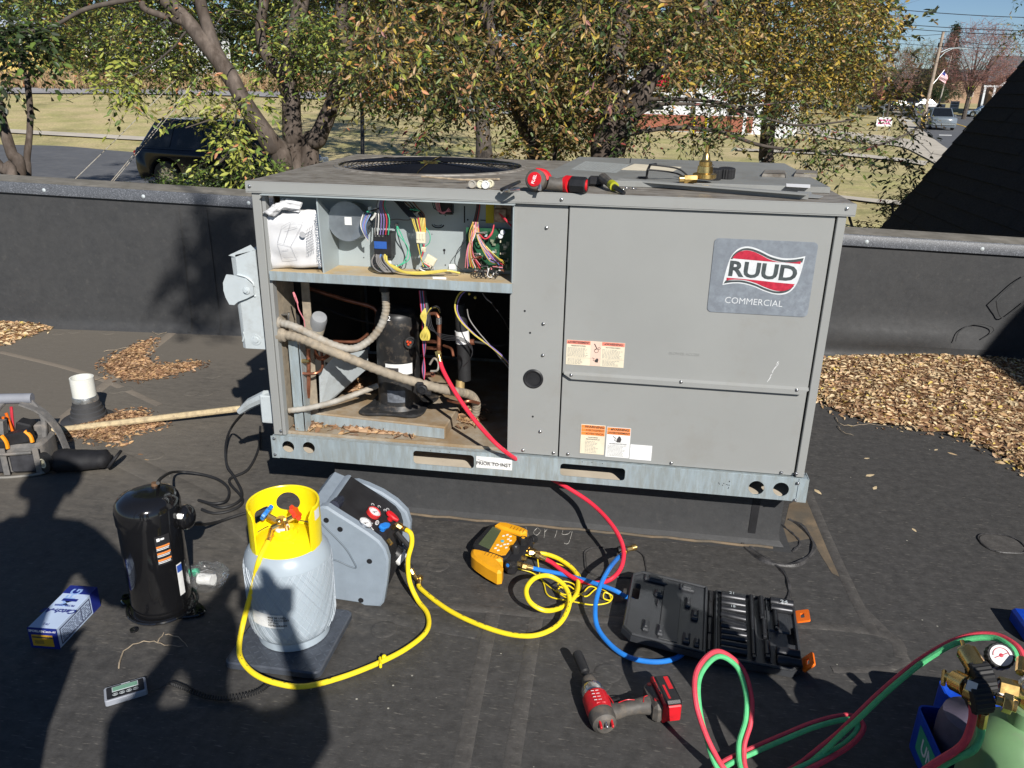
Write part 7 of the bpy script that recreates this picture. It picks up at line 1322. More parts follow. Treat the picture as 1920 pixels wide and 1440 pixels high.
nd_ = thing('nut_driver', 'short dark handled screwdriver with a yellow band on the unit top', 'screwdriver', gt(1145, 350)); a, b2 = G(1130, 333, UZ1+.030), G(1152, 350, UZ1+.016); mb = MB(); mb.cyl(a, a.lerp(b2, .75), .0165, .013, n=10, bev=.003); wp(mb, 'handle', K['tool_gray'], nd_); mb = MB(); mb.cyl(a.lerp(b2, .75), b2, .015, n=12); wp(mb, 'yellow_band', mat('olive yellow', (.35, .36, .02), .4), nd_); mb = MB(); mb.cyl(b2, G(1170, 362, UZ1+.006), .009, .006, n=10); wp(mb, 'bit_holder', K['darksteel'], nd_)
for i, (px, py, lb) in enumerate(((1169, 358, 'hex screw nearest the screwdriver tip on the unit top'), (1175, 355, 'hex screw standing beside the screwdriver tip'), (1188, 356, 'hex screw lying apart right of the screwdriver'))):
    q = gt(px, py); mb = MB(); mb.cyl(q+Vector((0, 0, .004)), q+Vector((.010, -.006, .004)), .002, n=6); mb.cyl(q+Vector((0, 0, .0045)), q+Vector((-.004, .002, .0045)), .0045, n=6); mb.solo('loose_screw', K['steel'], lb, 'screw', 'loose screws on the unit top')
for i, (px, py, lb) in enumerate(((887, 346, 'leftmost round cap in the row on the unit top edge'), (903, 346, 'yellowish round cap second in the row on the unit'), (912, 347, 'pale round cap third in the row on the unit'), (920, 345, 'white round cap at the right end of the row'))):
    q = G(px, py, UZ1+.013); mb = MB(); d = Vector((-.2, -1, .25)); mb.lathe([(.0125, 0), (.0125, .010), (.009, .0105), (.008, .007), (0, .007)], axm(q, d), 20); mb.solo('round_cap', K['nylon'] if i in (1, 3) else (K['conduit'] if i == 0 else K['label_white']), lb, 'cap', 'round caps in a row on the unit top')
cl_ = thing('crimping_pliers', 'small chrome clamp tool lying on the front edge of the unit top', 'clamp', gt(955, 353)); mb = MB(); mb.tube([gt(940, 356, TZ1+.006), gt(950, 352, TZ1+.014), gt(962, 346, TZ1+.020), gt(974, 341, TZ1+.018)], [.006, .007, .006, .005], 8, smooth=4); wp(mb, 'jaw_arm', K['darksteel'], cl_); mb = MB(); mb.tube([gt(940, 356, TZ1+.004), gt(952, 357, TZ1+.007), gt(972, 353, TZ1+.006)], .005, 8, smooth=3); mb.cyl(gt(955, 358, TZ1+.008), gt(973, 356, TZ1+.008), .005, n=10); wp(mb, 'roller_arm', K['steel'], cl_)
# stick on the grille
mb = MB(); mb.tube([gt(790, 331, UZ1+.02), gt(830, 334, UZ1+.018), (gt(870, 337, UZ1+.01)), gt(912, 336, UZ1+.006), gt(937, 336, UZ1+.006)], lambda t: .0035*(1+.2*sin(t*60)), 6, smooth=6); mb.tube([gt(872, 336, UZ1+.01), gt(876, 341, UZ1+.002)], .0014, 5); mb.solo('stick', K['twig'], 'brown stick lying along the front of the fan grille', 'stick')
# loose filler strips in front of the lid
for lb, A_, B_, h in (('long loose gray metal channel lying along the front of the lid', gt(1158, 347), gt(1512, 376), .020), ('second gray metal strip lying behind the long channel', gt(1160, 340), gt(1480, 358), .014)):
    d = (B_-A_).normalized(); n_ = Vector((-d.y, d.x, 0)); mb = MB(); vs = []
    for p in (A_, B_): vs += [p+n_*a_+Vector((0, 0, z_)) for a_, z_ in ((.026, .001), (.026, h), (-.004, h), (-.004, h-.005), (-.002, h-.005), (-.002, h-.002), (.024, h-.002), (.024, .001))]
    mb.add(vs, [(k, (k+1) % 8, 8+(k+1) % 8, 8+k) for k in range(8)]+[tuple(range(8)), tuple(range(8, 16))[::-1]]); mb.solo('metal_channel', K['unit_gray'] if h > .015 else K['unit_top'], lb, 'metal strip', 'loose strips on the unit top', ang=20)
q = G(1505, 366, UZ1+.006); mb = MB(); mb.prism([(-.03, -.035), (.045, -.04), (.06, -.005), (.03, .02), (.03, .06), (-.01, .06), (-.01, .01), (-.03, 0)], 0, .0015, T(*q) @ RZ(-.08) @ RX(.06)); mb.solo('cut_bracket', K['unit_gray'], 'notched gray sheet metal end piece overhanging the top edge', 'metal bracket')
# brass relief regulator
bq_ = G(1320, 343, LZ); bt2 = thing('brass_regulator', 'brass nitrogen regulator with two black ribbed guards standing on the lid', 'regulator', bq_)
mb = MB(); M_ = T(bq_.x, bq_.y+.01, LZ+.012); mb.lathe([(.030, 0), (.038, .004), (.038, .016), (.026, .020), (.024, .040), (.021, .042), (.021, .054), (.014, .060), (.010, .080), (.006, .084), (.006, .105), (0, .105)], M_, 24); wp(mb, 'brass_body', K['brass'], bt2)
mb = MB(); a = G(1306, 336, LZ+.014); mb.cyl(a, a+Vector((-.040, -.006, 0)), .014, n=6); mb.cyl(a+Vector((-.040, -.006, 0)), a+Vector((-.055, -.008, 0)), .011, n=12); wp(mb, 'inlet_nut', K['brass'], bt2)
for px, py in ((1336, 336), (1361, 334)):
    q = G(px, py, LZ+.002); mb = MB(); pl = [(.027*(1+.07*(k % 2))*cos(2*pi*k/40), .027*(1+.07*(k % 2))*sin(2*pi*k/40)) for k in range(40)]; mb.prism(pl, 0, .034, T(*q) @ RX(.1), b=.002); wp(mb, 'gauge_guard', K['rubber'], bt2, ang=20)
bk = thing('inspection_mirror', 'thin black bent bracket with two wires beside the brass regulator', 'bracket', G(1213, 333, LZ)); mb = MB(); mb.tube([G(1197, 333, LZ+.003), G(1212, 333, LZ+.006), G(1214, 320, LZ+.03), G(1219, 309, LZ+.05), G(1230, 308, LZ+.05)], .0045, 6); mb.box(G(1205, 333, LZ+.003), (.035, .02, .003)); wp(mb, 'bent_arm', K['black_plastic'], bk); mb = MB(); mb.tube([G(1222, 309, LZ+.05), G(1255, 313, LZ+.045), G(1275, 318, LZ+.035), G(1290, 330, LZ+.015)], .003, 6, smooth=4); mb.tube([G(1214, 318, LZ+.035), G(1245, 321, LZ+.03), G(1268, 325, LZ+.02), G(1285, 333, LZ+.012)], .003, 6, smooth=4); wp(mb, 'thin_lead', K['rubber'], bk)
# ================================================================ VEGETATION
def sprays(cl, L0, nl=9, tw=(.25, .55), droop=.5):
    """cl: array rows (x, y, z, radius, n). returns leaf arrays and twig arrays"""
    C0 = np.repeat(cl[:, :3], cl[:, 4].astype(int), 0); R0 = np.repeat(cl[:, 3], cl[:, 4].astype(int)); N = len(C0)
    p0 = C0+rng.normal(0, .5, (N, 3))*R0[:, None]; d = rng.normal(0, 1, (N, 3)); d[:, 2] = d[:, 2]*.5-droop*.6; d /= np.linalg.norm(d, axis=1, keepdims=True); ln = rng.uniform(*tw, N)
    t = (np.arange(nl)+.6)/nl; pos = p0[:, None]+d[:, None]*(t[None, :, None]*ln[:, None, None]); pos[:, :, 2] -= (t**2)[None]*ln[:, None]*droop*.5
    sg = np.where(np.arange(nl) % 2, 1., -1.); sd = np.cross(d, [0, 0, 1.]); sd /= np.linalg.norm(sd, axis=1, keepdims=True)+1e-6
    ax = d[:, None]*.7+sd[:, None]*sg[None, :, None]*.8+rng.normal(0, .3, (N, nl, 3))+np.array([0, 0, -.35*droop*2]); up = rng.normal(0, .6, (N, nl, 3))+np.array([.15, -.3, .9])
    Ln = L0*rng.uniform(.6, 1.25, (N, nl)); e = p0+d*ln[:, None]; e[:, 2] -= ln*droop*.5
    return pos.reshape(-1, 3), ax.reshape(-1, 3), up.reshape(-1, 3), Ln.ravel(), p0, e
def twigmesh(name, a, b, r, m, parent):
    N = len(a); d = b-a; s = np.cross(d, [0, 0, 1.]); s /= np.linalg.norm(s, axis=1, keepdims=True)+1e-6; u = np.cross(s, d); u /= np.linalg.norm(u, axis=1, keepdims=True)+1e-6
    o = [s*r, -s*r*.5+u*r*.87, -s*r*.5-u*r*.87]; V = np.stack([a+o[0], a+o[1], a+o[2], b+o[0]*.4, b+o[1]*.4, b+o[2]*.4], 1)
    mi = np.array(WM[parent.name].inverted()); V = V @ mi[:3, :3].T+mi[:3, 3]
    me = bpy.data.meshes.new(name); me.vertices.add(N*6); me.vertices.foreach_set('co', V.reshape(-1).astype(np.float32))
    q = (np.array([[0, 1, 4, 3], [1, 2, 5, 4], [2, 0, 3, 5]])[None]+np.arange(N)[:, None, None]*6); me.loops.add(N*12); me.loops.foreach_set('vertex_index', q.reshape(-1).astype(np.int32))
    me.polygons.add(N*3); me.polygons.foreach_set('loop_start', np.arange(0, N*12, 4, dtype=np.int32)); me.polygons.foreach_set('loop_total', np.full(N*3, 4, np.int32)); me.materials.append(m); me.update(calc_edges=True)
    o = bpy.data.objects.new(name, me); COL.objects.link(o); o.parent = parent; o['kind'] = 'stuff'; return o
K['bark'] = mat('mottled bark', (.12, .096, .08), .9, var=.5, sc=9, bump=1, bsc=30, dirt=(.055, .04, .03), dsc=6, damt=.5, stretch=(1, 1, .35))
K['bark_dark'] = mat('dark bark', (.085, .07, .058), .9, var=.3, sc=12, bump=.6, bsc=40)
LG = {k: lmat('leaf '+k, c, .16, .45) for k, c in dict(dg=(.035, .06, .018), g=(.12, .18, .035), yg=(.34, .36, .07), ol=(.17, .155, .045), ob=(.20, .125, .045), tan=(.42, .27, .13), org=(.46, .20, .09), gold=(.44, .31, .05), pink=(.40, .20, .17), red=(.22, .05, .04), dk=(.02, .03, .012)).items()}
def inr(pl, n, d0, d1):
    """sample points: image-plan outline swept over a range of real distances"""
    a = np.array(pl, float); out = []
    while len(out) < n:
        x = rng.uniform(a[:, 0].min(), a[:, 0].max(), 200); y = rng.uniform(a[:, 1].min(), a[:, 1].max(), 200); k = inpoly(x, y, pl)
        out += [dp(u, v, rng.uniform(d0, d1)) for u, v in zip(x[k], y[k])]
    return out[:n]
def crown(tree, regs, L0, pal, wts, nm='crown', nl=9, tw=(.25, .55), droop=.5, twr=.0022, asp=.36):
    rows = []
    for pl, n, d0, d1, r_, nt_ in regs: rows += [(*p, r_*rng.uniform(.4, .95), nt_) for p in inr(pl, n, d0, d1)]
    pos, ax, up, Ln, a, b = sprays(np.array(rows), L0, nl, tw, droop)
    o = leafmesh(nm, pos, ax, up, Ln, Ln*asp*rng.uniform(.8, 1.2, len(Ln)), [LG[k] for k in pal], rng.choice(len(pal), len(Ln), p=wts), parent=tree); twigmesh('twigs', a, b, twr, K['bark_dark'], tree); return o
def limb(tree, pts, r0, r1, m='bark', name='limb', n=10):
    p = spl([dp(*q) if not isinstance(q, Vector) else q for q in pts], 7); N = len(p); p = [q+Vector((noise.noise(q*1.7), noise.noise(q*1.7+Vector((5, 0, 0))), 0))*.05 for q in p]
    mb = MB(); mb.tube(p, lambda t: (r0+(r1-r0)*t)*(1+.10*noise.noise(Vector((t*9, r0*50, 0)))), n); return wp(mb, name, K[m], tree, ang=70)
def twigs_to(tree, starts, m='bark_dark'):
    for s in starts: limb(tree, s[0], s[1], s[2], m, 'branch', 6)
gz = lambda px, dist: (px, 158+.023*(px-960)+3.15*FPX/dist, dist)     # pixel of the ground at a distance
# left tree
t1 = thing('crape_myrtle', 'large multi-stemmed tree with green and yellow leaves behind the fan end of the unit', 'tree', Vector(dp(*gz(560, 9.3))))
limb(t1, [gz(560, 9.3), (553, 310, 9.3), (549, 250, 9.2), (549, 190, 9.2), (540, 150, 9.1), (548, 80, 9), (560, 0, 9), (575, -150, 9)], .13, .08, name='trunk')
limb(t1, [gz(600, 9.3), (585, 300, 9.3), (600, 260, 9.2), (614, 220, 9.2), (636, 165, 9.1), (650, 100, 9), (640, 20, 9), (660, -120, 9)], .12, .06, name='trunk')
limb(t1, [gz(545, 9), (530, 320, 8.9), (505, 270, 8.8), (478, 225, 8.7), (450, 180, 8.6), (415, 125, 8.5), (385, 80, 8.5), (350, 40, 8.5), (300, -10, 8.5)], .115, .075, name='trunk')
limb(t1, [(549, 170, 9.2), (510, 115, 9), (495, 60, 9), (500, -40, 9)], .07, .05); limb(t1, [(415, 125, 8.5), (392, 60, 8.5), (372, 0, 8.4), (375, -80, 8.4)], .075, .05); limb(t1, [(300, -10, 8.5), (240, 0, 8.4), (160, 18, 8.3), (90, 52, 8.2), (40, 60, 8.2)], .035, .012, 'bark_dark')
limb(t1, [(355, 45, 8.5), (280, 20, 8.4), (270, 5, 8.4)], .04, .03)
crown(t1, [([(-80, -420), (520, -420), (560, -20), (520, 60), (330, 120), (250, 95), (120, 70), (-80, 90)], 170, 8.6, 12.5, .42, 14), ([(-80, -50), (330, -50), (345, 130), (230, 150), (120, 90), (-60, 100)], 44, 8.4, 12, .35, 12), ([(170, 20), (340, 40), (345, 125), (280, 150), (170, 120)], 26, 8.8, 11, .35, 12)], .062, ['dg', 'g', 'yg', 'ol', 'org'], [.24, .34, .24, .15, .03])
crown(t1, [([(470, 40), (640, 40), (655, 150), (620, 165), (540, 150), (470, 150)], 36, 8.6, 10.4, .3, 12), ([(560, 20), (650, 20), (655, 150), (575, 150)], 12, 7.8, 8.6, .25, 10), ([(480, -400), (720, -400), (690, 40), (480, 40)], 64, 8.8, 11.5, .42, 14)], .062, ['dg', 'g', 'yg', 'ol', 'org'], [.25, .35, .25, .12, .03], 'crown')
crown(t1, [([(375, 150), (460, 120), (500, 150), (470, 240), (480, 300), (440, 330), (400, 300), (365, 260), (385, 220), (330, 200)], 12, 6.3, 7.4, .20, 9), ([(170, 140), (265, 145), (272, 170), (235, 190), (175, 185)], 8, 6.5, 7.2, .18, 7), ([(400, 180), (500, 200), (500, 330), (440, 330)], 3, 6.4, 7.2, .18, 8)], .066, ['g', 'yg', 'yg', 'ol', 'org'], [.25, .42, .2, .10, .03], 'lower_crown', 8, (.15, .4))
crown(t1, [([(-500, -1500), (800, -1500), (700, -420), (-300, -420)], 200, 6.5, 9.5, .6, 16), ([(-250, -2200), (950, -2200), (850, -1000), (-250, -1000)], 170, 6.3, 8.5, .55, 18)], .14, ['dg', 'g'], [.6, .4], 'upper_shade_crown')  # leaves above the frame, added so the parking lot falls in shade
twigs_to(t1, [([(450, 180, 8.6), (420, 210, 7.6), (385, 225, 7), (345, 240, 6.9)], .014, .005), ([(450, 190, 8.6), (440, 240, 7.4), (430, 290, 6.8), (410, 310, 6.7)], .012, .004), ([(350, 60, 8.5), (300, 110, 7.6), (240, 150, 7), (180, 165, 6.9)], .012, .004), ([(500, 60, 9), (470, 30, 8), (430, 20, 7.6), (400, 50, 7.4)], .01, .004)])
# centre tree
t2 = thing('crape_myrtle', 'bronze leaved multi-stemmed tree rising behind the middle of the unit', 'tree', Vector(dp(*gz(1130, 9))))
limb(t2, [gz(1125, 9.2), (1128, 300, 9.2), (1140, 240, 9.1), (1152, 180, 9.1), (1158, 110, 9), (1164, 40, 9), (1170, -100, 9)], .16, .09, name='trunk')
limb(t2, [(1150, 290, 9.2), (1172, 230, 9.1), (1205, 165, 9), (1240, 110, 9), (1290, 60, 9), (1330, 0, 9), (1380, -120, 9)], .14, .09, name='trunk')
limb(t2, [gz(1005, 9.6), (1000, 300, 9.6), (985, 240, 9.5), (968, 190, 9.4), (958, 130, 9.3), (930, 80, 9.2), (905, 0, 9)], .10, .06, name='trunk')
limb(t2, [(968, 190, 9.4), (940, 150, 9.2), (920, 60, 9), (935, -40, 9)], .05, .03); limb(t2, [gz(1060, 9.4), (1040, 300, 9.3), (1075, 220, 9.2), (1110, 160, 9.2)], .03, .015, 'bark_dark'); limb(t2, [(960, 200, 9.4), (1000, 150, 9.2), (1060, 90, 9), (1090, 0, 9)], .05, .03)
for pts in ([(1165, 255, 9), (1250, 240, 8.9), (1340, 245, 8.8), (1440, 275, 8.6), (1560, 283, 8.4), (1660, 270, 8.3), (1730, 235, 8.2)], [(1150, 250, 9.1), (1220, 200, 8.9), (1290, 195, 8.8), (1380, 200, 8.7), (1500, 190, 8.6)], [(1170, 190, 9.1), (1230, 186, 9), (1330, 190, 8.8), (1420, 215, 8.6), (1500, 235, 8.5), (1600, 225, 8.4)], [(1010, 270, 9.5), (1075, 245, 9.2), (1140, 200, 9)]): limb(t2, pts, .03, .008, 'bark_dark', 'branch', 7)
crown(t2, [([(620, -420), (1420, -420), (1330, 130), (1180, 150), (1130, 190), (930, 160), (640, 150)], 330, 8.3, 11.5, .42, 15), ([(640, 0), (1330, 0), (1330, 150), (900, 170), (650, 165)], 84, 7.0, 10.5, .34, 13), ([(930, 120), (1120, 130), (1110, 285), (960, 285)], 46, 8.8, 11, .32, 11)], .072, ['dg', 'ol', 'ob', 'tan', 'g', 'org', 'gold'], [.22, .28, .18, .10, .12, .03, .07], asp=.4)
crown(t2, [([(640, 150), (930, 155), (900, 190), (760, 185), (680, 165)], 24, 7.2, 10, .25, 9), ([(700, 200), (860, 190), (860, 270), (780, 260)], 7, 7.5, 8.5, .16, 6), ([(1130, 190), (1400, 165), (1480, 210), (1420, 290), (1300, 270), (1150, 285)], 34, 8.2, 9.4, .22, 7), ([(1440, 210), (1700, 240), (1750, 330), (1640, 320), (1500, 310), (1420, 290)], 26, 7.9, 8.8, .18, 6)], .066, ['dg', 'ol', 'dk', 'g', 'red'], [.3, .28, .2, .15, .07], 'lower_crown', 8, (.2, .45))
crown(t2, [([(700, -1500), (1500, -1500), (1400, -420), (700, -420)], 110, 6.5, 9.5, .6, 16)], .14, ['dg', 'ol'], [.6, .4], 'upper_shade_crown')  # out of view leaves added to widen the shade over the lot
crown(t2, [([(560, -60), (1420, -60), (1330, 120), (1130, 180), (640, 150)], 110, 11.2, 13.5, .5, 18)], .11, ['dk', 'dg', 'ol'], [.5, .3, .2], 'inner_shade_crown')  # near-black leaf colours put the canopy's deep shade into a rear layer
crown(t1, [([(-80, -60), (560, -60), (520, 60), (330, 130), (-80, 100)], 50, 12, 14.5, .5, 16)], .10, ['dk', 'dg', 'g'], [.45, .35, .2], 'inner_shade_crown')  # rear layer of darkened leaves, painting shade between the left tree's limbs
# three hundred of the nearest leaves, one object each
lfm = []
for k in ('tan', 'org', 'gold', 'pink', 'yg', 'ol'):
    me = bpy.data.meshes.new('leaf'); me.from_pydata([(0, 0, 0), (.32, .2, .05), (.72, .15, .03), (1, 0, -.1), (.72, -.15, .03), (.32, -.2, .05)], [], [(0, 1, 2, 3), (0, 3, 4, 5)]); me.materials.append(LG[k]); lfm.append(me)
W2 = WM[t2.name].inverted(); cnt = 0
while cnt < 290:
    c = dp(rng.uniform(680, 1160), rng.uniform(-5, 175), rng.uniform(5.6, 6.8)); d0 = Vector((rng.normal(0, .5), rng.normal(0, .5), -.9)).normalized(); L_ = rng.uniform(.2, .35)
    mb = MB(); mb.tube([c-d0*.15, c, c+d0*L_], .0018, 4); wp(mb, 'twig', K['bark_dark'], t2)
    for j in range(6):
        s_ = rng.uniform(.045, .078); ax_ = (d0*.9+Vector((rng.normal(0, .6), rng.normal(0, .6), -.2))).normalized()
        o = bpy.data.objects.new('leaf', lfm[int(rng.choice(6, p=[.2, .07, .14, .07, .26, .26]))]); COL.objects.link(o); o.parent = t2; o.matrix_local = W2 @ Matrix.Translation(c+d0*(L_*j/6)) @ ax_.to_track_quat('X', 'Z').to_matrix().to_4x4() @ RX(rng.uniform(-1.5, 1.5)) @ S(s_, s_*.95, s_); cnt += 1
t10 = thing('shade_tree', 'tall dark tree added on the lawn beyond the lamp post for its shade', 'tree', Vector(dp(*gz(905, 24)))); limb(t10, [gz(905, 24), (905, 230, 24), (890, 100, 24), (900, -300, 24)], .28, .12, 'bark_dark', 'trunk')  # tree added to shade the lawn and darken the gaps behind the canopy
crown(t10, [([(560, -700), (1150, -700), (1180, 60), (1000, 150), (760, 130), (560, 40)], 150, 21, 28, 1.1, 16)], .24, ['dk', 'dg', 'ol'], [.45, .35, .2], tw=(.5, 1))
# right tree
t3 = thing('crape_myrtle', 'golden brown tree crown at the right against the sky', 'tree', Vector(dp(*gz(1420, 12))))
limb(t3, [gz(1450, 12.5), (1440, 260, 12.5), (1450, 150, 12.4), (1430, 60, 12.3), (1400, -60, 12)], .13, .08, name='trunk'); limb(t3, [(1450, 200, 12.5), (1520, 120, 12.2), (1580, 40, 12), (1600, -60, 12)], .05, .02, 'bark_dark')
crown(t3, [([(1280, -420), (1640, -420), (1690, -60), (1672, 20), (1668, 60), (1640, 110), (1655, 140), (1560, 165), (1400, 180), (1280, 150)], 230, 10, 13.5, .42, 17), ([(1290, 0), (1640, 0), (1650, 110), (1560, 165), (1300, 150)], 70, 10, 12.5, .38, 13), ([(1480, 120), (1700, 160), (1700, 240), (1480, 220)], 20, 9.5, 12,   .26, 10)], .068, ['dg', 'ol', 'ob', 'gold', 'tan', 'g'], [.12, .26, .18, .28, .06, .10], asp=.42)
# upper right corner leaves, left saplings, small plants
t4 = thing('overhanging_tree', 'few leafy tips of a tree reaching in at the upper right corner', 'tree', Vector(dp(*gz(2080, 14)))); limb(t4, [gz(2080, 14), (2060, 100, 14), (1980, 0, 14), (1940, -40, 14)], .1, .03, name='trunk'); crown(t4, [([(1900, -60), (2100, -60), (2100, 90), (1905, 75), (1895, 30)], 16, 13, 14.5, .3, 9)], .075, ['dg', 'ol', 'ob'], [.4, .4, .2])
t5 = thing('sapling', 'thin forked sapling with dark oval leaves at the far left', 'tree', Vector(dp(*gz(55, 8)))); limb(t5, [gz(55, 8), (54, 350, 8), (52, 300, 8), (56, 250, 8), (50, 180, 8), (48, 145, 8)], .036, .028, name='trunk')
for pts in ([(48, 148, 8), (62, 125, 8), (72, 100, 7.9)], [(48, 148, 8), (40, 110, 8), (30, 70, 8)], [(45, 130, 8), (30, 105, 8), (14, 92, 8), (5, 60, 8)], [(42, 110, 8), (52, 80, 8), (60, 60, 8)], [(40, 125, 8), (20, 122, 7.9), (8, 130, 7.8)]): limb(t5, pts, .02, .006, 'bark', 'limb', 6)
crown(t5, [([(-20, 40), (95, 45), (90, 90), (-20, 85)], 9, 7.5, 8.5, .2, 7), ([(5, 100), (40, 115), (30, 160), (5, 165)], 3, 7.6, 8, .12, 6)], .085, ['dg', 'g', 'dk'], [.5, .2, .3], asp=.5)
t6 = thing('leaning_trunk', 'pair of bare leaning trunks cut by the left edge of the photo', 'tree', Vector(dp(*gz(30, 7.6)))); limb(t6, [gz(45, 7.6), (36, 345, 7.6), (20, 290, 7.6), (5, 230, 7.6), (-15, 170, 7.6), (-60, 60, 7.6)], .06, .04, name='trunk'); limb(t6, [gz(28, 7.4), (22, 350, 7.4), (4, 320, 7.4), (-30, 280, 7.4)], .05, .04, name='trunk')
pl_ = thing('lamp_post', 'dark slim post standing in the shade between the trees', 'post', Vector(dp(*gz(681, 19)))); mb = MB(); mb.tube([dp(*gz(681, 19)), dp(679, 200, 19), dp(675, 150, 19), dp(668, 30, 19)], .05, 10); wp(mb, 'pole', K['darksteel'], pl_); mb = MB(); mb.cyl(dp(*gz(681, 19)), dp(*gz(681, 19))+Vector((0, 0, .3)), .09, n=12); wp(mb, 'base', K['darksteel'], pl_)
def shrub(lab, regs, L0, pal, w_, cat='shrub', **k):
    p0 = inr(regs[0][0], 1, regs[0][1+1], regs[0][1+1])[0]; t = thing('shrub', lab, cat, (p0.x, p0.y, TZ(p0.x, p0.y)))
    mb = MB(); 
    for i in range(4): q = Vector((p0.x+.2*i-.3, p0.y, TZ(p0.x, p0.y))); mb.tube([q, q+Vector((.1, 0, .8)), q+Vector((.3*(i-1.5), .1, max(.9, p0.z-q.z)))], .015, 5); o = wp(mb, 'stem', K['bark_dark'], t); mb = MB()
    crown(t, regs, L0, pal, w_, 'foliage', **k); return t
shrub('glossy dark green hedge behind the parapet left of the unit', [([(285, 356), (330, 345), (400, 328), (500, 322), (560, 345), (560, 400), (285, 388)], 170, 7.4, 8.8, .2, 16)], .035, ['dg', 'g', 'yg'], [.6, .36, .04], tw=(.1, .22), nl=8, droop=.05, asp=.5)
shrub('low olive brown bush beyond the parapet right of the unit', [([(1600, 420), (1640, 385), (1700, 360), (1740, 350), (1770, 400), (1700, 470), (1600, 470)], 34, 8.5, 9.6, .14, 12)], .035, ['ol', 'ob', 'g', 'dk'], [.35, .25, .2, .2], tw=(.1, .2), nl=7, droop=.2, asp=.5)
# far left: tall tan grass, bushes, woods
def tufts(name, lab, pl, n, d0, d1, hgt, m, cat='grass'):
    P_ = inr(pl, n, d0, d1); pos = np.array([(p.x, p.y, TZ(p.x, p.y)) for p in P_]); ax = np.stack([rng.normal(0, .2, n), rng.normal(0, .2, n), np.ones(n)], 1); up = rng.normal(0, 1, (n, 3)); Ln = hgt*rng.uniform(.5, 1.1, n)
    return leafmesh(name, pos, ax, up, Ln, np.full(n, hgt*.06), m, rng.choice(len(m), n), label=lab, cat=cat)
tg = [lmat('tan grass %d' % i, c, .3, .8) for i, c in enumerate([(.50, .35, .20), (.42, .27, .15), (.36, .30, .16)])]
tufts('tall_grass', 'tall tan dry grass growing along the far side of the left road', [(-80, 130), (640, 150), (640, 165), (-80, 158)], 5200, 64, 70, 1.5, tg)
def woods(lab, pl, n, d0, d1, L0, pal, w_, r_=2.2, name='woods', cat='trees', k=None):
    rows = [(*p, r_, 9) for p in inr(pl, n, d0, d1)]; pos, ax, up, Ln, a, b = sprays(np.array(rows), L0, 7, (1, 2.4), .2); return leafmesh(name, pos, ax, up, Ln, Ln*.55, [LG[q] for q in pal], rng.choice(len(pal), len(Ln), p=w_), label=lab, cat=cat)
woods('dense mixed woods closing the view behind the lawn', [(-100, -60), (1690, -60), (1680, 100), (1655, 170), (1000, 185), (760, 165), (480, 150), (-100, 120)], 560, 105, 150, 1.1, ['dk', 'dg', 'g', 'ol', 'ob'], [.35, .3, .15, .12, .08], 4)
for lb, pl, n, w_ in (('round green bush left of the road beyond the lawn', [(95, 98), (150, 105), (150, 132), (70, 130)], 12, [.1, .5, .3, .1]), ('long mixed green bushes behind the tan grass', [(150, 110), (320, 100), (460, 120), (470, 150), (300, 150), (160, 135)], 36, [.35, .4, .1, .15]), ('reddish brown bush behind the tan grass', [(120, 110), (175, 112), (175, 135), (120, 135)], 8, [.1, .1, .1, .7]), ('dark evergreen clump beyond the road in the middle', [(760, 150), (940, 130), (950, 250), (890, 240), (800, 180)], 26, [.7, .1, .0, .2])):
    woods(lb, pl, n, 60 if 'evergreen' in lb else 72, 66 if 'evergreen' in lb else 78, .4, ['dg', 'g', 'yg', 'ob'], w_, .9, 'bush', 'bush')
# ================================================================ BUILDINGS
K['glassd'] = mat('dark window', (.01, .012, .016), .1, spec=.5)
def house(name, lab, px, pyb, dist, W_, D_, H_, rz, wall, roofm, wins, rh=1.6, cat='house', z=None, over=.4, gable=False):
    b = dp(px, pyb, dist); t = thing(name, lab, cat, (b.x, b.y, b.z if z is None else z), rz=rz)
    mb = MB(); mb.box((0, D_/2, H_/2-1), (W_, D_, H_+2)); mb.build('walls', wall, t)
    mb = MB(); o_ = over
    if gable: mb.add([(-W_/2-o_, -o_, H_), (W_/2+o_, -o_, H_), (0, -o_, H_+rh), (-W_/2-o_, D_+o_, H_), (W_/2+o_, D_+o_, H_), (0, D_+o_, H_+rh)], [(0, 1, 2), (3, 5, 4), (0, 2, 5, 3), (1, 4, 5, 2), (0, 3, 4, 1)])
    else: mb.add([(-W_/2-o_, -o_, H_), (W_/2+o_, -o_, H_), (W_/2+o_, D_+o_, H_), (-W_/2-o_, D_+o_, H_), (-W_/2-o_*(0), D_/2, H_+rh), (W_/2, D_/2, H_+rh)], [(0, 1, 5, 4), (3, 4, 5, 2), (0, 4, 3), (1, 2, 5), (0, 3, 2, 1)])
    mb.build('roof', roofm, t, smooth=False)
    for x, z_, w2, h2 in wins:
        mb = MB(); mb.curve([[(x-w2/2-.08, z_-h2/2-.08), (x+w2/2+.08, z_-h2/2-.08), (x+w2/2+.08, z_+h2/2+.08), (x-w2/2-.08, z_+h2/2+.08)], [(x-w2/2, z_-h2/2), (x+w2/2, z_-h2/2), (x+w2/2, z_+h2/2), (x-w2/2, z_+h2/2)]], .04, XZ(-.03)); mb.box((x, -.03, z_), (w2, .04, .05)); f = mb.build('window', K['white_plastic'], t, smooth=False); mb = MB(); mb.box((x, -.02, z_), (w2, .02, h2)); mb.build('pane', K['glassd'], f)
    return t
wy = mat('yellow siding', (.72, .52, .16), .7, var=.05); ww_ = mat('white siding', (.72, .74, .76), .7, var=.05); gr_ = mat('grey shingle roof', (.10, .10, .105), .9, var=.2, sc=3); brk = mat('tan brick wall', (.33, .22, .15), .9, var=.25, sc=14); rb_ = mat('red brick wall', (.30, .11, .07), .9, var=.2, sc=10)
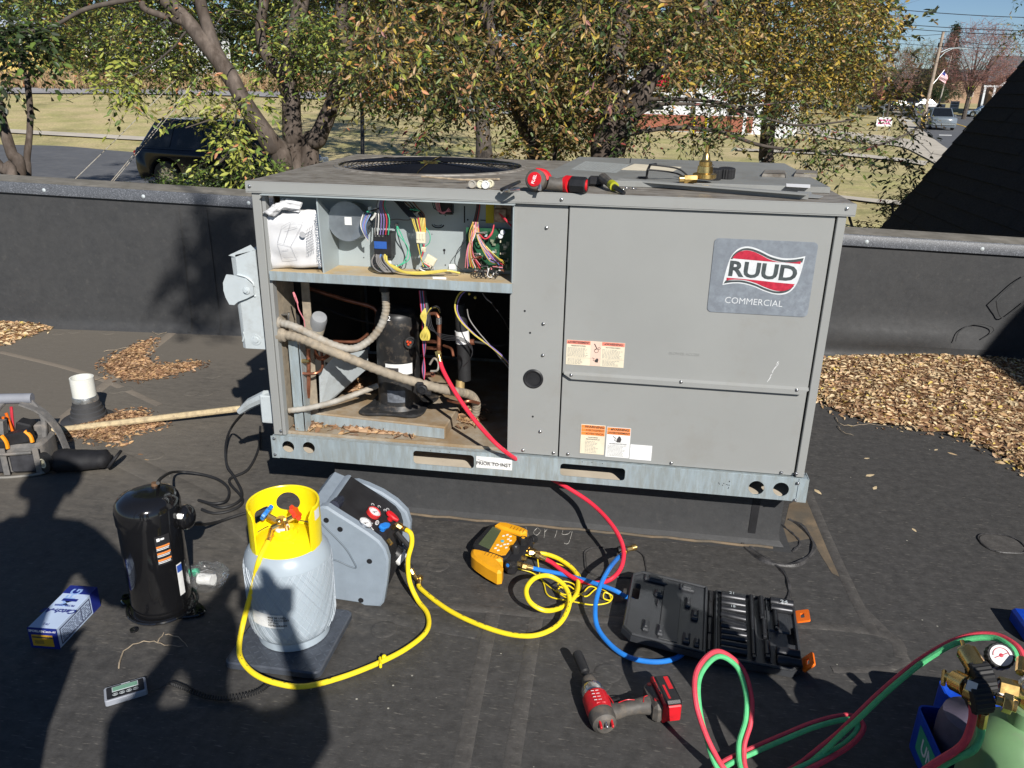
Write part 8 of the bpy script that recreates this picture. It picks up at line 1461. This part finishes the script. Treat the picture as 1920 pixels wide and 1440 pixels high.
house('yellow_house', 'pale yellow house among bushes at the far left', 40, 113, 88, 7.5, 6, 2.9, .05, wy, mat('pale metal roof', (.45, .5, .58), .5), [(-2, 1.6, .9, 1.3), (.2, 1.6, .8, 1.3), (2.4, 1.6, .8, 1.2)])
house('white_shed', 'small white gabled building beyond the trees at left', 151, 106, 92, 2.6, 3, 1.8, 0, ww_, ww_, [(0, 1, .7, .8)], 1, 'shed', gable=True)
house('white_house', 'white house with a grey roof half hidden by the left tree', 310, 118, 84, 8, 6, 2.9, -.1, ww_, gr_, [(-2, 1.5, .9, 1.3), (2, 1.5, .9, 1.3)])
st = house('corner_store', 'low white store building behind the branches with brick base and posts', 1270, 244, 60, 17, 8, 3.5, -.12, ww_, ww_, [(-5, 2.0, 1.6, 1.2), (-2, 2.0, 1.6, 1.2), (4.5, 1.9, 1.8, 1.5), (6.8, 1.9, 1.2, 1.5)], .5, 'store', over=.6)
mb = MB(); mb.box((-1.5, -.06, .55), (13.8, .1, 1.1)); mb.build('brick_base', rb_, st)
mb = MB(); mb.box((-1.4, -.5, 3.45), (1.6, .12, .8)); mb.build('red_sign', mat('red sign', (.6, .02, .05), .4), st)
for x in (2.2, 4.8, 7.4): mb = MB(); mb.box((x, -1.6, 1.6), (.22, .22, 3.4), None, .02); mb.build('white_post', ww_, st)
for i, (px, lb) in enumerate(((1298, 'yellow bollard left of the white post by the store'), (1321, 'yellow bollard close beside the white post by the store'))): q = GT(px, 256); mb = MB(); mb.cyl(q, q+Vector((0, 0, 1.3)), .10, n=12, bev=.03); mb.solo('bollard', K['yellow'], lb, 'bollard', 'yellow bollards by the store')
q = GT(1463, 262); mb = MB(); mb.curve([rr(.9, 1.3, .02, 1, 0, .75), rr(.7, .45, .01, 1, 0, 1.0), rr(.7, .45, .01, 1, 0, .5)], .04, T(*q) @ XZ(0)); mb.solo('white_frame_sign', ww_, 'white open frame stand on the path near the store', 'stand')
q = GT(1655, 246); ys_ = thing('yard_sign', 'white yard sign with pink lettering beside the pavement', 'sign', q); mb = MB(); mb.box((0, 0, .75), (1.25, .04, .72)); mb.build('sign_board', K['white_ink'], ys_); mb = MB(); fine(mb, -.5, .5, .5, 1.0, 2, -.026, .16, .6, .95); mb.build('lettering', mat('pink print', (.55, .08, .25), .5), ys_)
for x in (-.5, .5): mb = MB(); mb.cyl((x, 0, 0), (x, 0, .5), .02, n=6); mb.build('stake', K['galv'], ys_)
bh = house('porch_house', 'tan brick house with a dark roof and white gabled porch at the far right', 1935, 203, 112, 11.5, 10, 3.4, -.25, brk, gr_, [(-3.6, 1.8, 1, 1.5), (-1.2, 1.8, .9, 1.5)], 3.6, over=.5)
mb = MB(); mb.add([(x-6.5, y, z) for x, y, z in ((-.6, -2.6, 2.9), (6.2, -2.6, 2.9), (3.2, -2.6, 4.6), (-.6, 1.5, 2.9), (6.2, 1.5, 2.9), (3.2, 1.5, 4.6))], [(0, 2, 5, 3), (1, 4, 5, 2)]); mb.build('porch_roof', gr_, bh, smooth=False); mb = MB(); mb.add([(-5, -2.65, 2.85), (-1.6, -2.65, 2.85), (-3.3, -2.65, 4.4)], [(0, 1, 2)]); mb.box((-3.7, -2.45, 2.8), (6.2, .2, .25)); mb.build('porch_gable', ww_, bh, smooth=False)
for x in (-6.6, -5.4, -4, -2.6, -1.1): mb = MB(); mb.box((x, -2.4, 1.0), (.28, .28, 3.5), None, .02); mb.build('porch_column', ww_, bh)
house('brick_house', 'low brick house behind the white car across the street', 1795, 190, 180, 15, 9, 4.4, .1, brk, gr_, [(-3, 1.7, 1.2, 1.3), (2.5, 1.7, 1.2, 1.3)], 2.4)
house('distant_house', 'small red brick building at the end of the street', 1690, 176, 190, 9, 8, 3.4, 0, rb_, gr_, [(-2, 1.8, 1.1, 1.3), (2, 1.8, 1.1, 1.3)], 2)
K['twigpink'] = mat('pinkish twigs', (.26, .15, .14), .8)
# bare and evergreen trees on the street
def ftree(lab, px, pyb, dist, H_, R_, pal, w_, n, L0, tr='bark_dark', kind='round', name='street_tree'):
    b = dp(px, pyb, dist); b = Vector((b.x, b.y, TZ(b.x, b.y))); t = thing(name, lab, 'tree', b); mb = MB(); mb.tube([b, b+Vector((.1, 0, H_*.3)), b+Vector((0, 0, H_*.8))], [R_*.06, R_*.045, .02], 8); wp(mb, 'trunk', K[tr], t)
    br_ = []
    for i in range(26 if kind == 'round' else 0): a = rng.uniform(0, 2*pi); z = rng.uniform(.18, .5)*H_; e = Vector((R_*cos(a)*rng.uniform(.3, .95), R_*sin(a)*.9, H_*rng.uniform(.5, 1.0))); mb = MB(); mb.tube([b+Vector((0, 0, z)), b+Vector((0, 0, z)).lerp(e, .5)+Vector((0, 0, .3)), b+e], [.07, .04, .015], 5); br_.append(wp(mb, 'limb', K[tr], t))
    rows = []
    while len(rows) < n:
        u = rng.normal(0, 1, 3); u /= np.linalg.norm(u); s_ = rng.uniform(.3, 1)**.5
        if kind == 'cone': z = rng.uniform(.08, 1); rr_ = R_*(1-z)*s_; a = rng.uniform(0, 2*pi); rows.append((b.x+rr_*cos(a), b.y+rr_*sin(a), b.z+H_*z, .35, 6))
        else: rows.append((b.x+u[0]*R_*s_, b.y+u[1]*R_*s_, b.z+H_*.62+u[2]*H_*.36*s_, .55, 5))
    pos, ax, up, Ln, a, c = sprays(np.array(rows), L0, 6, (.5, 1.3), -.2 if kind == 'round' else .4); leafmesh('crown', pos, ax, up, Ln, Ln*.45, [LG[k] for k in pal], rng.choice(len(pal), len(Ln), p=w_), parent=t); kind == 'round' and twigmesh('twigs', a, c, .012, K['twigpink'] if 'pink' in pal else K[tr], t)
ftree('tall bare pinkish tree in front of the porch house', 1812, 196, 100, 11.5, 4.9, ['pink', 'red', 'ob'], [.6, .2, .2], 620, .13)
ftree('smaller pinkish tree at the roof edge on the far right', 1905, 190, 105, 6.5, 3.2, ['pink', 'ob'], [.6, .4], 260, .12)
ftree('grey green half bare tree left of the utility pole', 1716, 178, 110, 9.5, 3.8, ['ol', 'g', 'tan'], [.5, .25, .25], 320, .16)
ftree('dark pointed spruce behind the flag pole', 1768, 183, 178, 16, 4.2, ['dk', 'dg'], [.6, .4], 420, .3, kind='cone')
ftree('dark evergreen tree behind the white car', 1748, 183, 172, 10, 3.6, ['dk', 'dg'], [.6, .4], 260, .3, kind='cone')
ftree('brown bare tree at the street end beside the golden crown', 1668, 185, 95, 8, 2.6, ['ob', 'pink'], [.6, .4], 130, .12)
ftree('narrow green cypress beside the utility pole', 1757, 184, 168, 7, 1.4, ['dg', 'dk'], [.6, .4], 140, .2, kind='cone')
woods('brown winter treeline closing the end of the street', [(1640, 150), (2000, 150), (2000, 172), (1640, 172)], 60, 200, 240, 1.4, ['ob', 'dk', 'pink'], [.5, .3, .2], 3)
# ================================================================ STREET FURNITURE
K['pole'] = mat('weathered wood pole', (.28, .22, .17), .85, var=.2, sc=4)
def pole(lab, a, b, r, name='utility_pole', cat='utility pole', m='pole'):
    A_ = GT(*a); dist = (A_-CAM).dot(CF); B_ = dp(*b, dist); B_ = Vector((A_.x, A_.y, B_.z)) if abs(dp(b[0], b[1], dist).x-A_.x) < .6 else B_; t = thing(name, lab, cat, A_); mb = MB(); mb.cyl(A_, B_, r, r*.7, 12); wp(mb, 'pole', K[m], t); return t, A_, B_, dist
pt, PA, PB, pd_ = pole('leaning wooden utility pole beside the parked pickup', (1727, 243), (1769, 60), .17)
mb = MB(); mb.tube([dp(1764, 98, pd_), dp(1780, 91, pd_), dp(1795, 90, pd_), dp(1808, 91, pd_)], .04, 6); mb.tube([dp(1762, 108, pd_), dp(1772, 98, pd_), dp(1785, 92, pd_)], .025, 5); wp(mb, 'lamp_arm', K['galv'], pt); mb = MB(); mb.box(dp(1808, 91, pd_), (.6, .25, .12), None, .04); wp(mb, 'lamp_head', K['galv'], pt)
for z_ in (.9, 1.9): mb = MB(); mb.cyl(PB-Vector((.03, 0, z_+.4)), PB-Vector((.03, 0, z_)), .24, n=12); wp(mb, 'pole_band', K['darksteel'], pt)
p2, _, _, _ = pole('pale thin pole standing behind the flag', (1758, 206), (1793, 71), .11, m='conduit'); p3, _, p3b, p3d = pole('distant wooden utility pole behind the grey tree', (1680, 180), (1701, 88), .16)
p4, _, _, _ = pole('dark utility pole half hidden by the golden crown', (1643, 186), (1673, 62), .17)
mb = MB(); mb.box(dp(1692, 124, p3d), (3, .1, .1)); wp(mb, 'cross_arm', K['pole'], p3)
fl_ = thing('flag', 'red white and blue striped flag hung from the utility pole', 'flag', dp(1768, 150, pd_)); F0, F1, F2, F3 = dp(1770, 133, pd_), dp(1759, 147, pd_), dp(1774, 157, pd_), dp(1778, 142, pd_)
nu, nv = 16, 13; vs = []; 
for j in range(nv+1):
    for i in range(nu+1): u, v = i/nu, j/nv; p = F0.lerp(F3, 1-v) if 0 else (F0.lerp(F1, u)).lerp(F3.lerp(F2, u), v); vs.append(p+Vector((0, .12*sin(u*7+v*2), 0)))
mb = MB(); 
for j in range(nv):
    for i in range(nu): mb.m = 2 if (i < 6 and j < 7) else (j % 2); a = j*(nu+1)+i; mb.v and None; mb.add([vs[a], vs[a+1], vs[a+nu+2], vs[a+nu+1]], [(0, 1, 2, 3)])
wp(mb, 'cloth', [K['badge_red'], K['white_ink'], K['box_blue']], fl_, smooth=False); mb = MB(); mb.cyl(dp(1749, 158, pd_), dp(1771, 131, pd_), .02, n=6); wp(mb, 'staff', K['steel'], fl_)
psn = GT(1812, 218); ps_ = thing('crossing_sign', 'yellow green diamond pedestrian crossing sign by the street', 'road sign', psn); dq = (psn-CAM).dot(CF); mb = MB(); top_ = dp(1821, 160, dq); mb.cyl(psn, Vector((psn.x+.3, psn.y, top_.z)), .05, n=8); wp(mb, 'post', K['pole'], ps_)
lime = mat('lime sign', (.50, .72, .03), .4); c = dp(1821, 165, dq); mb = MB(); mb.box((0, 0, 0), (.92, .02, .92), T(*c) @ RY(pi/4), .004); sg = wp(mb, 'diamond_plate', lime, ps_); mb = MB(); mb.sph(c+Vector((0, -.02, .26)), .07, 4); mb.tube([c+Vector((0, -.02, .16)), c+Vector((0, -.02, -.06))], .07, 5); mb.tube([c+Vector((0, -.02, -.06)), c+Vector((.14, -.02, -.32))], .04, 4); mb.tube([c+Vector((0, -.02, -.06)), c+Vector((-.14, -.02, -.32))], .04, 4); wp(mb, 'walking_figure', K['ink'], sg)
c = dp(1816, 184, dq); mb = MB(); mb.box(c, (.6, .02, .36), None, .004); pl3 = wp(mb, 'arrow_plate', lime, ps_); mb = MB(); mb.tube([c+Vector((.18, -.02, .08)), c+Vector((-.15, -.02, -.10))], .03, 4); wp(mb, 'arrow', K['ink'], pl3)
q = GT(1655, 222); dq = (q-CAM).dot(CF); ds_ = thing('diamond_sign', 'blank back of a diamond road sign in front of the golden tree', 'road sign', q); mb = MB(); mb.cyl(q, dp(1663, 175, dq), .03, n=6); wp(mb, 'post', K['galv'], ds_); mb = MB(); mb.box((0, 0, 0), (.85, .02, .85), T(*dp(1666, 164, dq)) @ RY(pi/4)); wp(mb, 'plate', K['galv_white'], ds_)
q = GT(1788, 207); bs_ = thing('board_sign', 'white lettered board sign near the brick house', 'sign', q); mb = MB(); mb.box((0, 0, .8), (1.3, .05, 1.1)); mb.build('board', K['white_ink'], bs_); mb = MB(); fine(mb, -.5, .5, .45, 1.25, 2, -.03, .18, .5, .95); mb.build('lettering', K['ink'], bs_)
for i, (a, b2, d_) in enumerate((((1400, -20), (1930, 33), 52), ((1400, 10), (1930, 58), 54), ((1400, 18), (1930, 66), 55), ((1500, 62), (1935, 92), 70), ((1760, 72), (1945, 82), 75), ((1690, 122), (1800, 132), 90), ((1400, 70), (1768, 64), 80))):
    A_, B_ = dp(*a, d_), dp(*b2, d_); mb = MB(); mb.tube([A_.lerp(B_, t)-Vector((0, 0, 1.2*t*(1-t))) for t in np.linspace(0, 1, 14)], .022, 4); mb.solo('power_line', K['matt_black'], ['uppermost', 'second from the top', 'third from the top', 'fourth from the top', 'short right hand', 'lowest distant', 'thin far'][i]+' power line crossing the sky at right', 'cable', 'power lines')
for i, (a, b2, lb) in enumerate((((118, 358), (330, 150), 'left one of the thin guy ropes running up to the big leaning limb'), ((196, 355), (372, 142), 'middle one of the thin guy ropes by the parapet'), ((200, 355), (378, 144), 'right one of the thin guy ropes by the parapet'))): mb = MB(); mb.tube([dp(*a, 7.0), dp((a[0]+b2[0])/2, (a[1]+b2[1])/2+1, 7.8), dp(*b2, 8.6)], .0045, 4); mb.solo('guy_rope', K['conduit'], lb, 'rope', 'ropes tied to the left tree')
# ================================================================ CARS
def car(lab, loc, rz, L_, W_, H_, kind, col, cat='car', name='parked_car'):
    t = thing(name, lab, cat, loc, rz=rz); paint = mat('paint '+lab[:12], col, .2, coat=.3 if kind == 'suv' else .8, var=.03, spec=.4); wr = {'suv': .42, 'pickup': .38, 'sedan': .32}[kind]; bz = .26; bel = H_*.60
    xf, xr_ = L_*.5, -L_*.5; ax1, ax2 = L_*.31, -L_*.30
    top = {'suv': [(xr_, .60), (xr_, bel*.9), (xr_+.10, bel), (xf-1.25, bel), (xf-.35, bel*.92), (xf, .78), (xf, .45)], 'sedan': [(xr_, .55), (xr_, bel*.9), (xr_+.3, bel), (xf-1.2, bel*.97), (xf-.3, bel*.85), (xf, .65), (xf, .4)], 'pickup': [(xr_, .6), (xr_, bel*.96), (xr_+.1, bel), (xf-1.1, bel), (xf-.15, bel*.97), (xf, .95), (xf, .5)]}[kind]
    def arch(cx): return [(cx+(wr+.07)*cos(a), wr+(wr+.07)*sin(a)) for a in np.linspace(-.1, pi+.1, 14)]
    out = top+[(xf-.1, bz)]+arch(ax1)+arch(ax2)+[(xr_+.1, bz+.05)]
    mb = MB(); mb.prism(out[::-1], -W_/2, W_/2, RX(pi/2), b=.07); body = mb.build('body', paint, t, ang=50)
    c0, c1, c2, c3 = {'suv': (xr_+.12, xr_+.72, xf-2.0, xf-1.2), 'sedan': (xr_+.65, xr_+1.3, xf-2.2, xf-1.35), 'pickup': (xr_+1.95, xr_+2.1, xf-2.0, xf-1.3)}[kind]
    wb, wt_ = W_/2-.04, W_/2-.24; vs = [(c0, -wb, bel-.02), (c3, -wb, bel-.02), (c2, -wt_, H_), (c1, -wt_, H_), (c0, wb, bel-.02), (c3, wb, bel-.02), (c2, wt_, H_), (c1, wt_, H_)]
    mb = MB(); mb.add(vs, [(0, 1, 2, 3), (5, 4, 7, 6), (1, 5, 6, 2), (4, 0, 3, 7), (3, 2, 6, 7)]); cb2 = mb.build('cabin', paint, t, bev=.09)
    V = [Vector(v) for v in vs]
    def win(q4, n, off, nm):
        c = sum(q4, Vector())/4; mb = MB(); nrm_ = (q4[1]-q4[0]).cross(q4[3]-q4[0]).normalized()
        if nrm_.dot(c-Vector((0, 0, bel))) < 0: nrm_ = -nrm_
        mb.add([v+(c-v)*n+nrm_*off for v in q4], [(0, 1, 2, 3)]); mb.build(nm, K['glassd'], cb2, smooth=False)
    win([V[1], V[5], V[6], V[2]], .10, .012, 'windscreen'); win([V[4], V[0], V[3], V[7]], .14, .012, 'rear_window')
    for s_ in (0, 4):
        a, b_, c_, d_ = V[s_], V[s_+1], V[s_+2], V[s_+3]; segs = ((.03, .30), (.33, .62), (.65, .93)) if kind != 'pickup' else ((.06, .45), (.50, .93))
        for u0, u1 in segs: win([a.lerp(b_, u0), a.lerp(b_, u1), d_.lerp(c_, min(1, u1*1.02)), d_.lerp(c_, u0)], .13, .012, 'side_window')
    mb = MB()
    for cx in (ax1, ax2):
        for s_ in (-1, 1):
            M_ = T(cx, s_*(W_/2-.10), wr) @ RX(pi/2); mb = MB(); mb.lathe([(wr*.62, -.11), (wr*.95, -.11), (wr, -.08), (wr, .08), (wr*.95, .11), (wr*.62, .11)], M_, 28, caps=False); wl = mb.build('tyre', K['rubber'], t); mb = MB(); mb.lathe([(wr*.64, .10), (wr*.60, .10), (wr*.56, .05), (0, .03)], M_ if s_ < 0 else M_ @ RX(pi), 24, caps=False)
            for k in range(9): a = 2*pi*k/9; mb.box((wr*.34, 0, .085), (wr*.52, .035, .02), (M_ if s_ < 0 else M_ @ RX(pi)) @ RZ(a))
            mb.build('rim', K['steel'], wl)
    for s_ in (-1, 1):
        mb = MB(); mb.box((xf-.06, s_*(W_/2-.26), bel*.78), (.12, .36, .16), None, .03); mb.build('headlight', K['galv_white'], t); mb = MB(); mb.box((xr_+.06, s_*(W_/2-.18), bel*.86), (.16, .34, .15), None, .03); mb.build('taillight', mat('tail lens', (.25, .01, .015), .15, coat=.5), t); mb = MB(); mb.box((c3-.35, s_*(W_/2+.07), bel+.08), (.12, .16, .12), None, .03); mb.build('mirror', paint, t)
    mb = MB(); mb.box((xf-.02, 0, .42 if kind != 'pickup' else .52), (.10, W_*.9, .22), None, .04); mb.build('bumper', K['black_plastic'] if kind != 'pickup' else K['steel'], t); mb = MB()
    for k in range(3): mb.box((xf+.005, 0, bel*.62+.09*k), (.04, W_*.55, .03))
    mb.build('grille', K['steel'], t); return t
sp1, sp2 = GT(318, 344), None
def rzp(px1, px2): a, b = GT(*px1), GT(*px2); return atan2(b.y-a.y, b.x-a.x)
q = dp(318, 333, 22.5); q = Vector((q.x, q.y, TZ(q.x, q.y)+.06)); car('dark navy blue sport utility vehicle parked behind the left tree', q+Vector((1.5, .9, 0)), -.16, 5.2, 2.0, 1.98, 'suv', (.003, .004, .010))
car('silver pickup truck parked facing the camera by the utility pole', GT(1765, 244, .07)+Vector((.3, 2, 0)), -pi/2-.15, 5.4, 2.0, 1.85, 'pickup', (.16, .19, .22), 'pickup truck', 'parked_pickup')
car('light blue silver sedan parked in front of the porch house', GT(1842, 219, .1), pi-.12, 4.8, 1.85, 1.45, 'sedan', (.36, .46, .56))
car('white sedan crossing at the end of the street', GT(1738, 204, .07), .05, 4.7, 1.85, 1.42, 'sedan', (.75, .75, .75))
car('dark car half hidden by leaves at the street end', GT(1690, 208, .07), .1, 4.6, 1.85, 1.45, 'sedan', (.03, .03, .035))
# ================================================================ PEOPLE (out of frame; their shadows fall on the roof)
def body(name, J, E, mats, parent=None, lev=1, tg_=None):
    me = bpy.data.meshes.new(name); ks = list(J); me.from_pydata([J[k][0] for k in ks], [(ks.index(a), ks.index(b)) for a, b in E], []); o = bpy.data.objects.new(name, me); COL.objects.link(o)
    md = o.modifiers.new('skin', 'SKIN'); 
    if not me.skin_vertices: bm = bmesh.new(); bm.from_mesh(me); bm.verts.layers.skin.verify(); bm.to_mesh(me); bm.free()
    for i, k in enumerate(ks): me.skin_vertices[0].data[i].radius = (J[k][1], J[k][2] if len(J[k]) > 2 else J[k][1]); me.skin_vertices[0].data[i].use_root = (i == 0)
    md.use_smooth_shade = True; sb = o.modifiers.new('s', 'SUBSURF'); sb.levels = lev; sb.render_levels = lev; me.materials.append(mats)
    if parent is not None: o.parent = parent
    return o
SKN = mat('skin', (.45, .26, .18), .5, sub=.1); DEN = mat('dark work trousers', (.03, .035, .05), .9); SHT = mat('grey work shirt', (.12, .12, .13), .9)
def person(lab, loc, rz, hands, hat=True, h=1.0):
    t = thing('person', lab, 'person', loc, rz=rz); hl, hr = [Vector(q) for q in hands]; sh = 1.43*h
    J = {'pel': ((0, 0, .95*h), .15, .11), 'waist': ((0, 0, 1.08*h), .14, .10), 'chest': ((0, 0, 1.30*h), .17, .12), 'neckb': ((0, .01, sh+.05), .07), 'neck': ((0, .02, sh+.11), .055), 'jaw': ((0, .045, sh+.17), .07, .075), 'head': ((0, .03, sh+.25), .085, .10), 'crown': ((0, .02, sh+.32), .06, .075)}
    E = [('pel', 'waist'), ('waist', 'chest'), ('chest', 'neckb'), ('neckb', 'neck'), ('neck', 'jaw'), ('jaw', 'head'), ('head', 'crown')]
    for s_, H1, n in ((-1, hl, 'l'), (1, hr, 'r')):
        S_ = Vector((.19*s_, 0, sh-.02)); mid_ = (S_+H1)/2+Vector((.10*s_, -.03, -.11)); J.update({'sh'+n: (tuple(S_), .065), 'el'+n: (tuple(mid_), .045), 'wr'+n: (tuple(H1.lerp(mid_, .16)), .028), 'pa'+n: (tuple(H1), .036, .02), 'hip'+n: ((.10*s_, 0, .88*h), .10), 'kn'+n: ((.12*s_, .03, .49*h), .065), 'an'+n: ((.13*s_, 0, .09), .045), 'to'+n: ((.15*s_, .16, .035), .04, .03)}); E += [('chest', 'sh'+n), ('sh'+n, 'el'+n), ('el'+n, 'wr'+n), ('wr'+n, 'pa'+n), ('pel', 'hip'+n), ('hip'+n, 'kn'+n), ('kn'+n, 'an'+n), ('an'+n, 'to'+n)]
        d = (H1-mid_).normalized()
        for k in range(4): b_ = H1+d*.03+Vector((0, .010, .028-.018*k)); J['f%s%d' % (n, k)] = (tuple(b_+Vector((-s_*.01, .012, 0))+d*.02), .0085); J['g%s%d' % (n, k)] = (tuple(b_+Vector((-s_*.035, .018, 0))+d*.02), .0075); E += [('pa'+n, 'f%s%d' % (n, k)), ('f%s%d' % (n, k), 'g%s%d' % (n, k))]
        J['t'+n] = (tuple(H1+Vector((-s_*.03, -.012, -.02))), .010); E.append(('pa'+n, 't'+n))
    body('body', J, E, SKN, t)
    g = lambda ks, gr: {k: (J[k][0], *[q+gr for q in J[k][1:]]) for k in ks}
    body('shirt', g(['chest', 'waist', 'pel', 'shl', 'shr', 'ell', 'elr', 'neckb'], .02), [('chest', 'waist'), ('waist', 'pel'), ('chest', 'shl'), ('chest', 'shr'), ('shl', 'ell'), ('shr', 'elr'), ('chest', 'neckb')], SHT, t)
    body('trousers', g(['pel', 'hipl', 'hipr', 'knl', 'knr', 'anl', 'anr'], .022), [('pel', 'hipl'), ('pel', 'hipr'), ('hipl', 'knl'), ('hipr', 'knr'), ('knl', 'anl'), ('knr', 'anr')], DEN, t)
    for s_ in (-1, 1): mb = MB(); mb.box((.145*s_, .09, .045), (.11, .30, .09), None, .035, 2); mb.build('boot', K['fabric_dark'], t)
    mb = MB(); mb.sph((0, .135, sh+.205), .013, 5); [mb.sph((s_*.035, .118, sh+.235), .011, 5) for s_ in (-1, 1)]; mb.build('face_features', K['ink'], t)
    mb = MB(); [mb.sph((s_*.088, .03, sh+.225), .022, 5, (.4, .8, 1.2)) for s_ in (-1, 1)]; mb.build('ears', SKN, t)
    mb = MB()
    if hat: mb.lathe([(.112, 0), (.116, .03), (.10, .085), (.05, .115), (0, .12)], T(0, .02, sh+.26), 24); mb.prism([(.105*cos(a), .02+.105*sin(a)+(.09*sin(a) if sin(a) > 0 else 0)) for a in np.linspace(0, 2*pi, 33)[:-1]], sh+.255, sh+.265); mb.build('cap', K['fabric_dark'], t)
    else: mb.sph((0, .005, sh+.275), .105, 8, (.95, 1.1, .9)); mb.build('hair', mat('dark hair', (.03, .02, .015), .8), t)
    return t
pz_ = Vector((1.30, -2.90, 0)); ph = CAM-CF*.03; hl = ph-CR*.085-CU*.02; hr = ph+CR*.085-CU*.02; tl2 = lambda p: (Matrix.Translation(pz_) @ RZ(.14)).inverted() @ p
person('person in grey work shirt standing behind the camera with both arms raised', pz_, .14, (tl2(hl), tl2(hr)), hat=False, h=.98)
mb = MB(); M_ = Matrix(((CR.x, CU.x, -CF.x, 0), (CR.y, CU.y, -CF.y, 0), (CR.z, CU.z, -CF.z, 0), (0, 0, 0, 1))); M_.translation = CAM-CF*.012; mb.prism(rr(.155, .074, .010, 4, .055, -.02), 0, .009, M_, b=.002); mb.solo('phone', K['gloss_black'], 'black phone held up in both hands at the point of view', 'phone')
person('person in a cap and grey work shirt standing left of the camera', (.27, -2.22, 0), .2, ((-.30, .05, .85), (.27, .30, 1.02)), h=1.02)
nt2 = thing('shadow_caster_tank', 'tall grey gas tank added behind the torch carrier outside the frame to cast shade', 'gas cylinder', (2.05, -1.44, 0)); mb = MB(); mb.lathe([(.105, 0), (.115, .015), (.115, .70), (.10, .78), (.055, .83), (.04, .85), (.04, .90)], T(2.05, -1.44, 0), 32); wp(mb, 'tank', K['cyl_gray'], nt2); mb = MB(); mb.cyl((2.05, -1.44, .88), (2.05, -1.44, .96), .025, n=8); mb.cyl((1.98, -1.44, .93), (2.12, -1.44, .93), .018, n=8); wp(mb, 'valve', K['brass'], nt2)  # unseen tank added to cast the dark band under the twin hoses
# tree behind the camera whose shadow dapples the parapet
def back(px, py, s): return Yp(px, py)-SD*s
t9 = thing('shade_tree', 'leafy tree standing behind the camera whose shade dapples the parapet', 'tree', (-1.6, -7.5, -1.6)); rows = []
for k in range(60):
    px, py = 400+rng.normal(0, 42), 470+rng.normal(0, 70); p = back(px+(py-470)*-.25, py, rng.uniform(8.6, 9.8)); rows.append((*p, .07, 2))
pos, ax, up, Ln, a, b = sprays(np.array(rows), .075, 7, (.12, .3), .3); leafmesh('crown', pos, ax, up, Ln, Ln*.42, [LG['g'], LG['ol']], rng.choice(2, len(Ln)), parent=t9); twigmesh('twigs', a, b, .003, K['bark_dark'], t9)
c = back(400, 450, 9.2); mb = MB(); mb.tube([Vector((-1.6, -7.5, -1.6)), Vector((-1.6, -7.4, 4)), Vector((-1.2, -7.2, 8.6)), Vector((.6, -6.2, 8.2)), c+Vector((-.3, -.3, .9)), c], [.16, .14, .09, .05, .02, .01], 10, smooth=4); wp(mb, 'trunk', K['bark'], t9)
